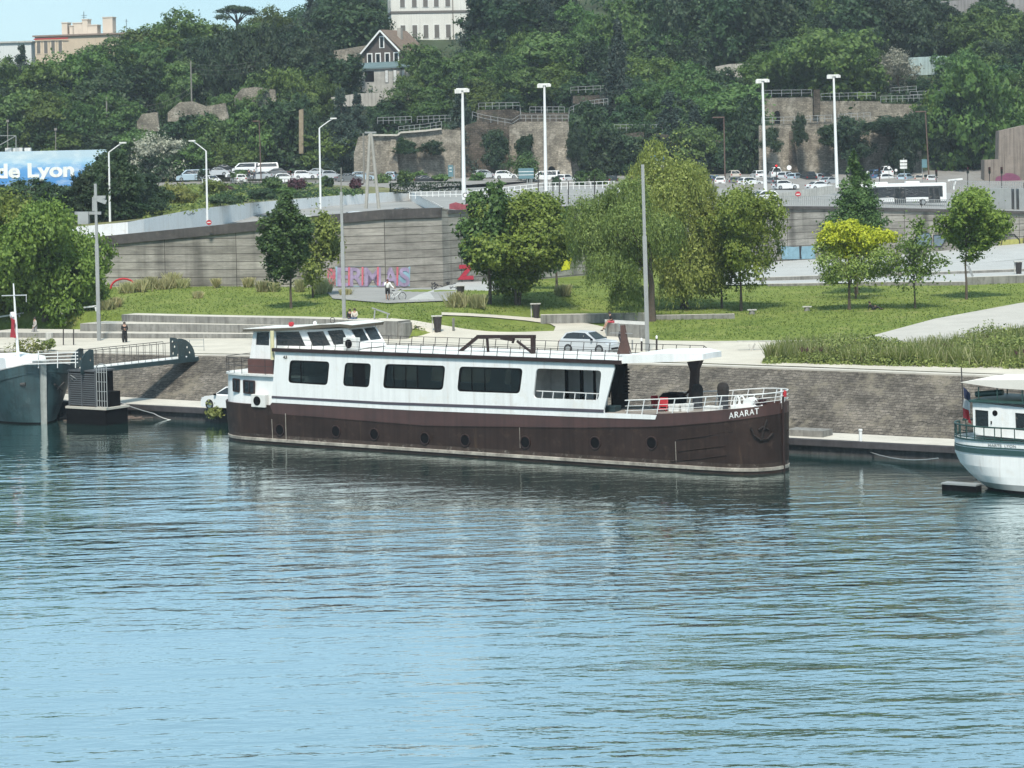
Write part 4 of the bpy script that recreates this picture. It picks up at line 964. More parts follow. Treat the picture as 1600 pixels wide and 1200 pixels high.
for i, (x, y, w, h) in enumerate(_pg):
    b = GG(x, y); sc = b.y/F; rng = np.random.default_rng(500 + i)
    pts = [tuple(b + Vector((rng.normal(0, .18)*w*sc, rng.normal(0, .18)*w*sc, 0))) for _ in range(60)]
    where = 'along the foot of the retaining wall' if y < 470 and x < 600 else 'by the terrace stairs' if x < 200 else 'beside the bushy tree'
    blades('plume_grass', pts, h*sc, 420, 'straw', f'pale feathery grass tuft {where}', 600 + i, .05, .3, None, b, 'grass tuft', 'feathery grass tufts ' + where)
# ================================================================== BOATS
class Frame:                          # a boat's own axes: x forward (or along), y away from the camera, z up
    def __init__(s, S, deg):
        s.S = Vector(S); t = R(deg); s.rz = -t
        s.a = Vector((math.cos(t), -math.sin(t), 0)); s.n = Vector((math.sin(t), math.cos(t), 0))
    def w(s, x, y, z): return s.S + s.a*x + s.n*y + Vector((0, 0, z))
    def bp(s, px, py, w=0.0):         # photo pixel -> (x, z) on the upright plane y = -w
        o = Vector((0, 0, H)); d = P(px, py, 1.0) - o
        t = (-w - (o - s.S).dot(s.n))/d.dot(s.n); p = o + d*t
        return (p - s.S).dot(s.a), p.z
def sup(d, L, p): return (1 - (1 - clamp(d/L))**p)**(1/p)
def hull_loop(L, ds, half):
    near = [(-d, -half(d)) for d in ds]; far = [(-d, half(d)) for d in reversed(ds)]
    return near + far[1:-1] if half(ds[0]) < 1e-3 and half(ds[-1]) < 1e-3 else near + far
def stations(L, Lb, Ls, nb=12, nm=22):
    b = [Lb*(1 - math.cos(k/nb*math.pi/2)) for k in range(nb)]
    m = [lerp(Lb, L - Ls, k/nm) for k in range(nm)]
    e = [L - Ls*(1 - math.cos((nb - k)/nb*math.pi/2)) for k in range(nb+1)]
    return b + m + e
def loop_grid(mb, rows, mats):        # rows: list of closed loops of points
    for (r0, r1), k in zip(zip(rows, rows[1:]), mats):
        mb.k = k; n = len(r0); mb.add(r0 + r1, [(i, (i+1) % n, n + (i+1) % n, n + i) for i in range(n)])
# ---------------------------------------------------------------- the brown and white barge
FB = Frame((15.85, 153.5, 0), 35.7)
BL, BB = 43.8, 2.6
def b_half(d, z=3.0):
    h = BB*min(sup(d, 2.9, 2.35) if d < 2.9 else 1.0, sup(BL - d, 3.2, 2.3) if BL - d < 3.2 else 1.0)
    zt = b_top(d); fl = .16*math.exp(-d/3.0) + .22*math.exp(-(BL - d)/2.5)
    return h*(1 - fl*clamp(1 - z/zt))
_da = -FB.bp(424, 629, 2.62)[0]
_bw = [FB.bp(*q_, 2.62) for q_ in ((943, 652), (640, 640), (424, 628.5))]
def b_top(d): return interp(d, [(0, 4.12), (2.5, 3.86), (5, 3.58)] + [(-x, z + .05) for x, z in _bw] + [(37, 2.62), (43.8, 2.70)])
def b_line(d): return interp(d, [(0, 3.5), (3, 3.08), (7, 2.62), (13, 2.28), (25, 1.85), (_da - .1, 2.08), (_da + .15, b_top(_da + .15) - .03), (_da + 1, b_top(_da + 1) - .03), (43.8, b_top(43.8) - .03)])
barge = thing('river_barge', 'long moored barge with dark brown hull and white deckhouse of big windows', 'barge', FB.S, FB.rz)
ds = sorted(stations(BL, 2.9, 3.2) + [_da - .1, _da + .15])
NL = len(hull_loop(BL, ds, lambda d: b_half(d, 3)))
def loop_at(zf, out=0.0):
    pts = []
    for sgn, seq in ((-1, ds), (1, list(reversed(ds))[1:-1])):
        for d in seq:
            z = zf(d); h = b_half(d, z); pts.append((-d, sgn*(h + out*(1 if h > .05 else 0)), z))
    if out:
        pts[0] = (out, 0, pts[0][2]); k = len(ds) - 1; pts[k] = (-BL - out, 0, pts[k][2])
    return pts
hb_ = MB(); loop_grid(hb_, [loop_at(lambda d: -.9), loop_at(lambda d: .25), loop_at(lambda d: .62), loop_at(b_line)], [0, 1, 0])
hb_.build('hull', [MAT['hull_brown'], MAT['hull_foot']], barge, smooth=True)
hb_ = MB(); loop_grid(hb_, [loop_at(b_line), loop_at(b_top), loop_at(b_top, -.09), loop_at(lambda d: b_top(d) - .55, -.09)], [0, 0, 0])
hb_.build('bulwark', MAT['bulwark_brown'], barge, smooth=True)
hb_ = MB(); loop_grid(hb_, [loop_at(lambda d: .16, .0), loop_at(lambda d: .18, .07), loop_at(lambda d: .36, .07), loop_at(lambda d: .38, .0)], [0, 0, 0])
hb_.build('rubbing_strake', MAT['strake'], barge)
hb_ = MB(); dk = loop_at(lambda d: b_top(d) - .42, -.08); tri = geometry.tessellate_polygon([[Vector((p[0], p[1], 0)) for p in dk]]); hb_.add(dk, tri)
hb_.build('deck', M_('grey_deck_paint', (.22, .2, .18), .8), barge)
hb_ = MB()                              # weld seams and rub rails of the bow, following the plating
def b_surf(px, py, out=.02, far=False):
    best = (9e9, None)
    for k in range(0, 400):
        d = 9.0*(k/400)**1.6; z = 3.0
        for _ in range(3):
            y = b_half(d, z) + out; p = FB.w(-d, y if far else -y, z); q = PX(p); z += (q[1] - py)*p.y/F
        e = abs(q[0] - px)
        if e < best[0]: best = (e, (-d, y if far else -y, z))
    return Vector(best[1])
for pts in ([(1056, 687), (1100, 681.5), (1145, 674)], [(1050, 721), (1095, 716.5), (1135, 711)], [(1060, 705), (1130, 697), (1185, 683)]):
    hb_.tube([b_surf(*p) for p in pts], .028, 6)
for a, b in zip(ds, ds[1:]):
    if a < 34: hb_.bar((-a, -b_half(a, b_line(a)) - .01, b_line(a)), (-b, -b_half(b, b_line(b)) - .01, b_line(b)), .04, .05)
hb_.build('seam', MAT['hull_brown'], barge)
for px_, y0_, y1_ in ((424.5, 655, 690), (446, 646, 692), (812, 668, 700), (1055, 690, 722)):
    a, b_ = FB.bp(px_, y0_, BB), FB.bp(px_ + 1, y1_, BB); st_k = MB(); st_k.bar((a[0], -b_half(-a[0], a[1]) - .012, a[1]), (b_[0], -b_half(-b_[0], b_[1]) - .012, b_[1]), .05, .02); st_k.build('drain_streak', MAT['strake'], barge)
hb_ = MB(); hb_.tube([(.03, 0, -.5), (.05, 0, 2), (.07, 0, 4.5)], .07, 8); hb_.build('stem_post', MAT['trim_dark'], barge)
# portholes
for px, py in [(437, 672), (525, 674), (585, 678.5), (664, 685), (727, 688), (821, 691), (930, 692), (1018, 692)]:
    x, z = FB.bp(px, py, BB); d = -x; y = -b_half(clamp(d, 0, BL), z)
    p = MB(); p.lathe([(.33, .06), (.33, -.035), (.39, -.05), (.42, .0), (.42, .06)], 20, (x, y - .02, z), 'y', False)
    po = p.build('porthole', MAT['trim_dark'], barge, smooth=True)
    g = MB(); g.lathe([(.01, 0), (.35, 0)], 20, (x, y - .035, z), 'y', False); g.build('pane', MAT['black'], po)
# deckhouse side wall with its five openings
WS = 2.62
def bq(pts, w=WS): return [FB.bp(px, py, w) for px, py in pts]
def q_wall(x, z): return (x, -WS, z)
wins = [[(453, 562.5), (515, 565), (511.5, 602), (450, 598)], [(539, 566.5), (580, 568), (576.5, 605.5), (535.5, 603)], [(602, 568.5), (696, 571.5), (692, 609.5), (598, 606.5)],
        [(718, 572.5), (817, 575.5), (812, 615), (714, 611.5)], [(838, 575.5), (940, 579), (935, 625.5), (833, 622)]]
wq = [roundpoly([Vector((a, b, 0)) for a, b in bq(w_)], .36) for w_ in wins]
wq = [[(p[0], p[1]) for p in w_] for w_ in wq]
outline = bq([(430, 549), (700, 558), (950, 568.5), (959, 570), (960, 576), (943.5, 640), (943.5, 653), (640, 641), (424, 629), (425, 618)])
ho = MB(); ho.plate(outline, wq, q_wall, (0, .12, 0))
fwq = [w_ for w_ in wq[:4]]
fo = [(min(x, FB.bp(868, 600, WS)[0]), z) for x, z in outline]; ho.plate(fo[:3] + fo[6:], wq[:4], lambda x, z: (x, WS - .12, z), (0, .12, 0))
xa, xf = outline[0][0], FB.bp(944, 620, WS)[0]
z0h, zr_a, zr_f = 2.45, FB.bp(430, 549, WS)[1], FB.bp(955, 568.5, WS)[1]
ho.bx(xa - .02, xa + .10, -WS + .12, WS - .12, z0h, zr_a)
ho.build('deckhouse', MAT['white'], barge)
def roofz(x): return lerp(zr_a, zr_f, (x - xa)/(FB.bp(955, 568.5, WS)[0] - xa))
inn = MB()                              # partition walls and floor inside
inn.bx(xf - 6.3, xf - 6.2, -WS + .13, WS - .13, 2.5, roofz(xf) - .05); inn.bx(xa + .2, xf - .4, -WS + .13, WS - .13, 2.42, 2.5)
_a0, _a1 = FB.bp(828, 600, -.6)[0], FB.bp(884, 600, -.6)[0]; inn.bx(_a0 - 1.5, _a1, .6, .7, 2.5, roofz(xf) - .1); _a2 = FB.bp(931, 600, -.6)[0]; inn.bx(_a2, _a2 + .8, .6, .7, 2.5, roofz(xf) - .1)
inn.build('inner_wall', M_('pale_grey_interior', (.55, .54, .52), .7), barge)
for i, w_ in enumerate(wq[:4]):
    xs = [p[0] for p in w_]; zs = [p[1] for p in w_]
    g = MB(); g.plate(w_, [], lambda x, z: (x, -WS + .07, z), (0, .02, 0)); win = g.build('window', MAT['seeglass'], barge)
    fm = MB(); cx_, cz_ = sum(xs)/len(xs), sum(zs)/len(zs)
    fm.plate(w_, [[(cx_ + (x - cx_)*.94, cz_ + (z - cz_)*.88) for x, z in w_]], lambda x, z: (x, -WS + .02, z), (0, .06, 0))
    for t in ([.3], [.35, .75], [.17, .36, .55], [.22, .42])[i]:
        xm = lerp(min(xs), max(xs), t); fm.bx(xm - .035, xm + .035, -WS + .03, -WS + .07, min(zs) + .1, max(zs) - .08)
    fm.bx(min(xs) + .12, max(xs) - .12, -WS + .03, -WS + .07, min(zs) + .03, min(zs) + .12)
    fm.build('window_frame', MAT['black'], win)
    if i == 1:
        c = MB(); c.bx(lerp(min(xs), max(xs), .38), lerp(min(xs), max(xs), .72), -WS + .055, -WS + .068, min(zs) + .12, max(zs) - .08); c.build('open_sash', MAT['black'], win)
for w_ in wq[:4]:
    g = MB(); g.plate(w_, [], lambda x, z: (x, WS - .1, z), (0, .02, 0)); g.build('far_window', MAT['seeglass'], barge)
rl = MB(); ws5 = bq(wins[4]); zb5 = ws5[3][1]
rl.bar((ws5[3][0], -WS + .4, zb5 + .42), (ws5[2][0], -WS + .4, zb5 + .42), .05)
for k in range(6): rl.bar((lerp(ws5[3][0], ws5[2][0], (k + .5)/6) - .05, -WS + .4, zb5 - .3), (lerp(ws5[3][0], ws5[2][0], (k + .5)/6) + .07, -WS + .4, zb5 + .42), .05)
rl.build('inner_rail', MAT['white_metal'], barge)
tb = MB(); tb.bx(xf - 2.9, xf - 1.0, -.6, .4, 3.2, 3.28)
for dx in (-2.7, -1.2): tb.bx(xf + dx, xf + dx + .08, -.1, 0, 2.5, 3.2)
tb.bx(_a1, _a1 + .14, .5, .7, 2.5, roofz(xf) - .1); tb.bx(lerp(_a1, _a2, .5), lerp(_a1, _a2, .5) + .16, .5, .7, 2.5, roofz(xf) - .1); tb.bx(_a2 - .14, _a2, .5, .7, 2.5, roofz(xf) - .1); tb.bx(_a1, _a2, .5, .7, 2.5, 3.7)
tb.build('inner_counter', MAT['black'], barge)
sp_ = MB()
def strip_px(mb, top, bot, w, th): mb.plate(bq(top, w) + bq(list(reversed(bot)), w), [], lambda x, z: (x, -w, z), (0, th, 0))
strip_px(sp_, [(943, 645), (1026, 648.5)], [(943, 653), (1023.5, 655.5)], WS + .01, .05); sp_.build('white_band', MAT['white'], barge)
sp_ = MB(); strip_px(sp_, [(424.5, 618.5), (600, 628), (780, 634), (943, 640)], [(424.5, 622), (600, 632), (780, 638.5), (943, 644.8)], WS + .025, .05); sp_.build('stripe', MAT['stripe'], barge)
ro = MB(); x1 = FB.bp(972, 566, WS)[0]
ro.prism([(xa - .15, -WS - .05, roofz(xa) + .02), (x1, -WS - .05, roofz(x1) + .02), (x1, -WS - .05, roofz(x1) + .20), (xa - .15, -WS - .05, roofz(xa) + .20)], (0, 2*WS + .1, 0)); ro.build('roof', MAT['white_dirty'], barge)
ro = MB()
for s in (-1, 1): ro.bar((xa - .2, s*(WS + .08), roofz(xa - .2) + .11), (x1, s*(WS + .08), roofz(x1) + .11), .10, .24)
ro.build('roof_edge', MAT['trim_dark'], barge)
def low_rail(mb, xs0, xs1, y, step, h, zf, end=None):
    k = max(1, int(abs(xs1 - xs0)/step))
    for i in range(k+1):
        x = lerp(xs0, xs1, i/k); mb.bar((x, y, zf(x)), (x + .10, y, zf(x) + h), .035)
    for q in (1.0, .45): mb.bar((xs0 + .1*q, y, zf(xs0) + h*q), (xs1 + .1*q, y, zf(xs1) + h*q), .035 if q == 1 else .02)
    if end: mb.bar((xs1 + .1, y, zf(xs1) + h), (xs1 + end, y, zf(xs1) + .05), .035)
zrt = lambda x: roofz(x) + .2
for y, a, b in ((-2.5, FB.bp(432, 546, 2.5)[0], FB.bp(966, 565, 2.5)[0]), (2.5, FB.bp(588, 530, -2.5)[0], FB.bp(1098, 552, -2.5)[0])):
    m_ = MB(); low_rail(m_, a, b, y, 1.0, .62, zrt, .9 if y > 0 else None); m_.build('roof_rail', MAT['rail_dark'], barge)
# folded derrick on the roof
de = MB()
def cp(px, py, w=0.0): x, z = FB.bp(px, py, w); return Vector((x, -w, z))
for a, b, t in [((746, 526), (836, 526), .22), ((747, 526), (718, 550), .19), ((761, 527), (763, 553), .13), ((833, 525), (833, 556), .24), ((808, 533), (830, 550), .13), ((783, 528), (803, 531), .2), ((803, 529), (801, 536), .12)]:
    de.bar(cp(*a), cp(*b), t)
de.build('derrick', MAT['trim_dark'], barge)
de = MB(); de.tube([cp(716, 556), cp(716, 549), cp(722, 544)], .05, 6); de.build('derrick_cable', MAT['steel'], barge)
# mast stub
ms = MB(); pl = [cp(*p) for p in [(966, 553), (985, 553), (979, 530), (975, 508), (971, 508), (972, 530)]]; ms.prism([p + Vector((0, -.15, 0)) for p in pl], (0, .3, 0)); ms.build('mast_stub', M_('rusty_brown_steel', (.075, .038, .03), .7, .35, 2), barge)
ms = MB(); ms.bar(cp(966, 505), cp(985, 553), .05); ms.bar(cp(953, 520), cp(988, 521), .04); ms.build('mast_stay', MAT['steel'], barge)
# bow canopy and its pillar
ca = MB(); c_a, c_f = FB.bp(972, 568, 2.6), FB.bp(1098, 562, 1.1)
_ct = [(c_a[0], -2.6, c_a[1]), (lerp(c_a[0], c_f[0], .7), -2.1, lerp(c_a[1], c_f[1], .68)), (c_f[0], -1.1, c_f[1]), (c_f[0] + .1, 0, c_f[1] + .04), (c_f[0], 1.1, c_f[1]), (lerp(c_a[0], c_f[0], .7), 2.1, lerp(c_a[1], c_f[1], .68)), (c_a[0], 2.6, c_a[1])]
_cu = [Vector(p) + Vector((0, 0, .50 - .16*(i in (2, 3, 4)))) for i, p in enumerate(_ct)]; nct = len(_ct)
ca.add([Vector(p) for p in _ct] + _cu, [(i, (i+1) % nct, nct+(i+1) % nct, nct+i) for i in range(nct)] + [tuple(t) for t in geometry.tessellate_polygon([[Vector((p[0], p[1], 0)) for p in _ct]])] + [tuple(nct + i for i in t) for t in geometry.tessellate_polygon([[Vector((p[0], p[1], 0)) for p in _ct]])])
ca.build('bow_canopy', MAT['white'], barge)
pi_ = MB(); pp = [cp(*p, -.6) for p in [(1076, 565), (1097, 563), (1091, 578), (1089, 622), (1078, 622), (1081, 580)]]
pi_.prism([p + Vector((0, -.2, 0)) for p in pp], (0, .4, 0)); pi_.tube([cp(1079, 608, -.6), cp(1072, 616, -.6), cp(1058, 616, -.6)], .07, 6); pi_.build('canopy_pillar', MAT['trim_dark'], barge)
la = MB()                               # louvred stair screen at the front of the deckhouse
for k in range(8):
    a = cp(957 + (6 - k)*.0, 577 + k*5.2, 1.6); la.bar(a, a + Vector((1.0, .4, 0)), .05, .10)
for px in (957, 968, 975): la.bar(cp(px, 572, 1.5), cp(px - 8, 620, 1.5), .14, .30)
la.prism([cp(965, 573, 1.3), cp(977, 573, 1.3), cp(970, 612, 1.3), cp(960, 612, 1.3)], (0, .1, 0))
la.bx(xf - .40, xf - .30, -1.25, .55, 2.6, roofz(xf) - .1)
la.build('stair_screen', MAT['black'], barge)
# bow rail
rr_ = MB()
def b_rail(d, sgn, h, inset=.08): return Vector((-d + (.0 if d > .01 else 0), sgn*max(b_half(d, b_top(d)) - inset, 0), b_top(d) + h))
dseq = [9.6, 8, 6.5, 5, 3.8, 2.7, 1.8, 1.0, .45, .12, 0]
for sgn in (-1, 1):
    for frac, r in ((1.0, .034), (.62, .016), (.3, .016)):
        rr_.tube([b_rail(d, sgn, frac*interp(d, [(0, .68), (3, .85), (10, .92)])) for d in dseq], r, 6)
    for d in (9.4, 8.3, 7.2, 6.1, 5, 3.9, 2.8, 1.8, .9):
        h = interp(d, [(0, .68), (3, .85), (10, .92)]); rr_.bar(b_rail(d + .12, sgn, -.1), b_rail(d - .12, sgn, h), .05)
rr_.bar((-.05, 0, 3.6), (-.02, 0, 5.0), .09)
rr_.build('bow_rail', MAT['white_metal'], barge)
# anchors in their pockets
for far, pts in ((False, [[(1173, 668), (1178, 680), (1188, 687), (1199, 686), (1208, 676)], [(1198, 655), (1193, 672), (1190, 686)], [(1185, 672), (1192, 667), (1200, 671)]]), (True, [[(1217, 672), (1224, 680), (1231, 672)], [(1222, 656), (1223, 679)]])):
    an = MB()
    for p in pts: an.tube([b_surf(x, y, .10, far) for x, y in p], .075, 7)
    an.build('anchor', M_('dark_anchor_iron', (.022, .017, .016), .8, .4, 4, spec=.2), barge)
def bow_name(far, x0, x1, yb0, yb1):
    me = text_mesh('ARARAT', 1.0, .0, .004, spacing=1.12); xs = [v.co.x for v in me.vertices]; wd = max(xs)
    for v in me.vertices:
        t = v.co.x/wd; t = 1 - t if far else t
        px = lerp(x0, x1, t); p = b_surf_cache(px, lerp(yb0, yb1, t), far, v.co.z)
        p.z += v.co.y*.52; v.co = p
    me.materials.clear(); me.materials.append(MAT['white']); link('lettering', me, barge)
_bc = {}
def b_surf_cache(px, py, far, off):
    k = (round(px*2), far)
    if k not in _bc: _bc[k] = b_surf(round(px*2)/2, py, .03, far)
    p = _bc[k].copy(); p.y += (-off if not far else off)*2; return p
bow_name(False, 1139, 1186, 654.5, 646.5)
for k in list(_bc): pass
_farx = [PX(FB.w(-d, b_half(d, 3.6), 3.6))[0] for d in (0.03, .1, .2, .3, .4, .5, .7)]
bow_name(True, max(_farx) - .5, min(_farx) + 3, 644, 642)
# stern cabin, aft deck, bulkhead
sc_ = MB(); sds = [d for d in ds if d > 34.8]
def aft_loop(z, inset): return [(-d, -(b_half(d, 2.5) - inset), z) for d in sds if d < BL - .35] + [(-d, (b_half(d, 2.5) - inset), z) for d in reversed(sds) if d < BL - .35]
la0 = aft_loop(2.3, .22); la1 = aft_loop(4.55, .30)
n = len(la0); sc_.add(la0 + la1, [(i, (i+1) % n, n+(i+1) % n, n+i) for i in range(n)])
sc_.build('stern_cabin', MAT['white'], barge, smooth=True)
sc_ = MB(); a0 = aft_loop(4.55, .1); a1 = aft_loop(4.68, .1); t_ = geometry.tessellate_polygon([[Vector(p) for p in a1]])
sc_.add(a0 + a1, [(i, (i+1) % n, n+(i+1) % n, n+i) for i in range(n)] + [tuple(n + i for i in t) for t in t_] + [tuple(t) for t in t_]); sc_.build('aft_deck', MAT['white_dirty'], barge)
for q in ([(363, 591.5), (373.5, 593), (373.5, 612.5), (363.5, 611)], [(381, 594), (398.5, 595.5), (398, 615.5), (381.5, 613.5)]):
    xs = bq(q, 2.36); c_ = [Vector((a, b, 0)) for a, b in xs]; rp = [(p[0], p[1]) for p in roundpoly(c_, .12)]
    yy = -(b_half(-sum(a for a, _ in xs)/4, 2.5) - .24)
    g = MB(); g.plate(rp, [], lambda x, z: (x, yy - .05, z), (0, .03, 0)); win = g.build('window', MAT['glass'], barge)
    cx_, cz_ = sum(a for a, _ in rp)/len(rp), sum(b for _, b in rp)/len(rp)
    fm = MB(); fm.plate([(cx_ + (x - cx_)*1.08, cz_ + (z - cz_)*1.08) for x, z in rp], [[(cx_ + (x - cx_)*.86, cz_ + (z - cz_)*.88) for x, z in rp]], lambda x, z: (x, yy - .08, z), (0, .05, 0)); fm.bx(cx_ - .03, cx_ + .03, yy - .07, yy - .04, min(b for _, b in rp), max(b for _, b in rp)); fm.build('window_frame', MAT['trim_dark'], win)
ar = MB(); al = [p for p in aft_loop(4.68, .18)]
kk = len(al)
for h in (.55, 1.05): ar.tube([(p[0], p[1], p[2] + h) for p in al], .022, 5)
for i in range(0, kk, 2): ar.bar(al[i], (al[i][0], al[i][1], al[i][2] + 1.05), .03)
ar.build('aft_rail', MAT['rail_dark'], barge)
xw0, xw1 = FB.bp(388, 575, 1.9)[0], xa
bh = MB(); bh.bx(xw0, xw1 - .05, -1.95, 1.95, 4.68, FB.bp(388, 561, 1.95)[1]); bh.build('bulkhead', M_('dark_red_brown_panel', (.085, .034, .028), .5, .15, 1), barge)
def ac_unit(q, w, parent, dep=.35, side=.35):
    xs = bq(q, w); x0, x1_ = xs[0][0], xs[1][0]; z1, z0_ = xs[0][1], xs[2][1]
    m = MB(); m.bx(x0, x1_, -w, -w + dep, z0_, z1); u = m.build('air_conditioner', MAT['white_dirty'], parent, bevel=.03)
    g = MB(); g.lathe([(.02, 0), ((z1 - z0_)*.36, 0), ((z1 - z0_)*.38, .03)], 18, (lerp(x0, x1_, .42), -w - .02, (z0_ + z1)/2), 'y'); g.build('fan_grille', MAT['black'], u)
ac_unit([(392, 616), (414, 618), (414, 637), (392, 635)], 2.72, barge)
# wheelhouse
WH = 1.45
def wp(pts): return bq(pts, WH)
wo = wp([(396, 518), (470, 515), (535, 513), (544, 513), (562, 545), (430, 548), (430, 562), (390, 561)])
wh_w = [[(401, 519.5), (420.5, 518.5), (420.5, 540), (399.5, 539)], [(431, 519), (467, 518), (477.5, 541), (431, 540)], [(479, 519), (505, 517.5), (516.5, 539.5), (488, 541)], [(511, 517), (535, 515), (546, 537), (521, 539)]]
wh = MB(); wwq = [wp(w_) for w_ in wh_w]
wh.plate(wo, wwq, lambda x, z: (x, -WH, z), (0, .1, 0)); wh.plate(wo, wwq, lambda x, z: (x, WH - .1, z), (0, .1, 0))
xb0 = wo[0][0]; wh.add([(wo[7][0], -WH + .1, wo[7][1]), (wo[7][0], WH - .1, wo[7][1]), (wo[0][0], WH - .1, wo[0][1]), (wo[0][0], -WH + .1, wo[0][1])], [(0, 1, 2, 3)])
wh.add([(wo[4][0], -WH + .1, wo[4][1]), (wo[4][0], WH - .1, wo[4][1]), (wo[3][0], WH - .1, wo[3][1]), (wo[3][0], -WH + .1, wo[3][1])], [(0, 1, 2, 3)])
whp = wh.build('wheelhouse', MAT['white'], barge)
_f0, _f1 = wo[3], wo[4]
for ya, yb_ in ((-WH + .2, -.1), (.1, WH - .2)):
    g = MB(); q_ = lambda t, y: (lerp(_f0[0], _f1[0], t) + .03, y, lerp(_f0[1], _f1[1], t) + .02); g.add([q_(.10, ya), q_(.10, yb_), q_(.66, yb_), q_(.66, ya)], [(0, 1, 2, 3)]); g.build('windscreen', MAT['glass'], whp)
for w_ in wwq:
    g = MB(); g.plate(w_, [], lambda x, z: (x, -WH + .05, z), (0, .02, 0)); g.build('window', MAT['glass'], whp)
    g = MB(); g.plate(w_, [], lambda x, z: (x, WH - .07, z), (0, .02, 0)); g.build('far_window', MAT['glass'], whp)
wr = MB(); lo = wp([(384, 518), (425, 517), (470, 515), (510, 512), (535, 510.5), (552, 512.5)]); upp = wp([(554, 508), (535, 506), (505, 507), (465, 511.5), (425, 513), (384, 514)])
wr.plate(lo + upp, [], lambda x, z: (x, -1.75, z), (0, 3.5, 0)); wr.build('wheelhouse_roof', M_('olive_brown_roof_edge', (.085, .072, .052), .6, .2, 1), barge)
wr = MB(); u2 = list(reversed(upp)); wr.plate([(x, z + .035) for x, z in u2] + [(x, z + .005) for x, z in reversed(u2)], [], lambda x, z: (x, -1.7, z), (0, 3.4, 0)); wr.build('roof_skin', MAT['white_dirty'], barge)
ps = MB(); pA, pB = FB.bp(425, 517, 2.45), FB.bp(425, 562, 2.45); ps.lathe([(.14, pB[1]), (.14, pA[1])], 12, (pA[0], -2.45, 0)); ps.build('corner_post', MAT['cream'], barge)
hn = MB(); p = cp(455, 506.5, .8); hn.lathe([(.05, -.12), (.16, -.1), (.16, .12), (.05, .16)], 10, p, 'y'); hn.bar(p, p - Vector((0, 0, .25)), .05); hn.build('horn', MAT['red'], barge)
hn = MB(); p = cp(492, 504, .8); hn.lathe([(.02, -.3), (.13, -.28), (.13, .02), (.05, .1)], 10, p); hn.build('deck_lamp', MAT['white_metal'], barge)
hn = MB(); p = cp(519.5, 500.5, .8); hn.tube([p + Vector((.20*math.cos(k*.5236), 0, .20*math.sin(k*.5236))) for k in range(13)], .025, 5, caps=False); hn.bar(p - Vector((0, 0, .2)), p - Vector((0, 0, .35)), .04); hn.build('direction_finder', MAT['rail_dark'], barge)
ac_unit([(536, 527.5), (556, 528.5), (556, 547), (536, 546)], 2.2, barge, .45)
bt = MB(); me = text_mesh('4UI', .5, .01, .004)
for v in me.vertices: x, z = FB.bp(443 + v.co.x*8, 560.5, WS); v.co = (x, -WS - .02 - v.co.z, z + v.co.y*.6)
me.materials.clear(); me.materials.append(MAT['black']); link('small_lettering', me, barge)
# --- things on the foredeck
def deck_z(d): return b_top(d) - .42
def on_deck(px, lat):
    x = FB.bp(px, 640, -lat)[0]; return Vector((x, lat, deck_z(clamp(-x, 0, 42))))
for px, lat, txt, hh in ((1090, .3, 'furry topped black fender post on the foredeck, the one nearer the deckhouse', 1.95), (1130.5, .2, 'furry topped black fender post on the foredeck, the one nearer the bow tip', 1.95)):
    p = on_deck(px, lat); t = thing('fender_post', txt, 'fender', FB.w(*p), FB.rz, 'fender posts on the foredeck')
    m = MB(); m.lathe([(.30, 0), (.31, .1), (.31, hh*.62), (.33, hh*.64)], 16); m.build('drum', M_('blue_grey_rubber', (.045, .05, .06), .7, .3, 2, .3), t, smooth=True)
    m = MB(); m.lathe([(.335, hh*.6), (.36, hh*.66), (.37, hh*.84), (.30, hh*.94), (.16, hh*.99), (.02, hh)], 18); m.build('cap', M_('black_rope_fur', (.02, .017, .016), .95, .5, 9, 0, 1.0), t, smooth=True)
def fold_chair(px, lat, rot, mat, txt):
    p = on_deck(px, lat); t = thing('folding_chair', txt, 'chair', FB.w(*p), FB.rz + rot); t.scale = (1.2, 1.2, 1.35)
    m = MB(); m.bx(-.22, .22, -.22, .22, .44, .47); m.build('seat', mat, t)
    m = MB()
    m.box((0, .24, .75), (.42, .03, .42)); m.build('backrest', mat, t)
    for a in (-.2, .2):
        for y0_, y1_ in ((-.24, .24), (.24, -.24)):
            m = MB(); m.bar((a, y0_, 0), (a, y1_, .46 if y1_ < 0 else .9), .035); m.build('leg', mat, t)
fold_chair(1036, -1.3, .3, MAT['red'], 'red folding chair on the foredeck beside the black barbecue')
fold_chair(1027, .8, 1.2, MAT['red'], 'second red folding chair, further from the rail, on the foredeck')
p = on_deck(1052, .9); bq_ = thing('barbecue', 'black barbecue with a domed lid on the foredeck', 'barbecue', FB.w(*p), FB.rz)
m = MB(); m.prism([(-.75, -.35, .85), (.75, -.35, .85), (.75, -.35, 1.2), (.5, -.35, 1.42), (-.5, -.35, 1.42), (-.75, -.35, 1.2)], (0, .7, 0)); m.build('lid', MAT['black'], bq_, bevel=.04)
m = MB(); m.bx(-.7, .7, -.32, .32, .25, .84); m.build('cabinet', MAT['black'], bq_)
for a in (-.62, .62):
    m = MB(); m.bx(a - .05, a + .05, -.3, .3, 0, .25); m.build('leg', MAT['black'], bq_)
def crate(px, lat, d3, mat, nm, txt, cat='box'):
    p = on_deck(px, lat); m = MB(); w_, d_, h_ = d3; m.bx(-w_/2, w_/2, -d_/2, d_/2, 0, h_*.86); m.bx(-w_/2 - .02, w_/2 + .02, -d_/2 - .02, d_/2 + .02, h_*.86, h_); m.bx(-w_/2 + .05, w_/2 - .05, -d_/2 - .03, -d_/2, h_*.3, h_*.6)
    o = link(nm, m.mesh(nm, mat, bevel=.02)); o.location = FB.w(*p); o.rotation_euler = (0, 0, FB.rz); return tag(o, txt, cat)
crate(1056, -1.2, (.75, .5, .85), MAT['white_dirty'], 'deck_cabinet', 'white cabinet by the near rail, left of the first fender post', 'cabinet')
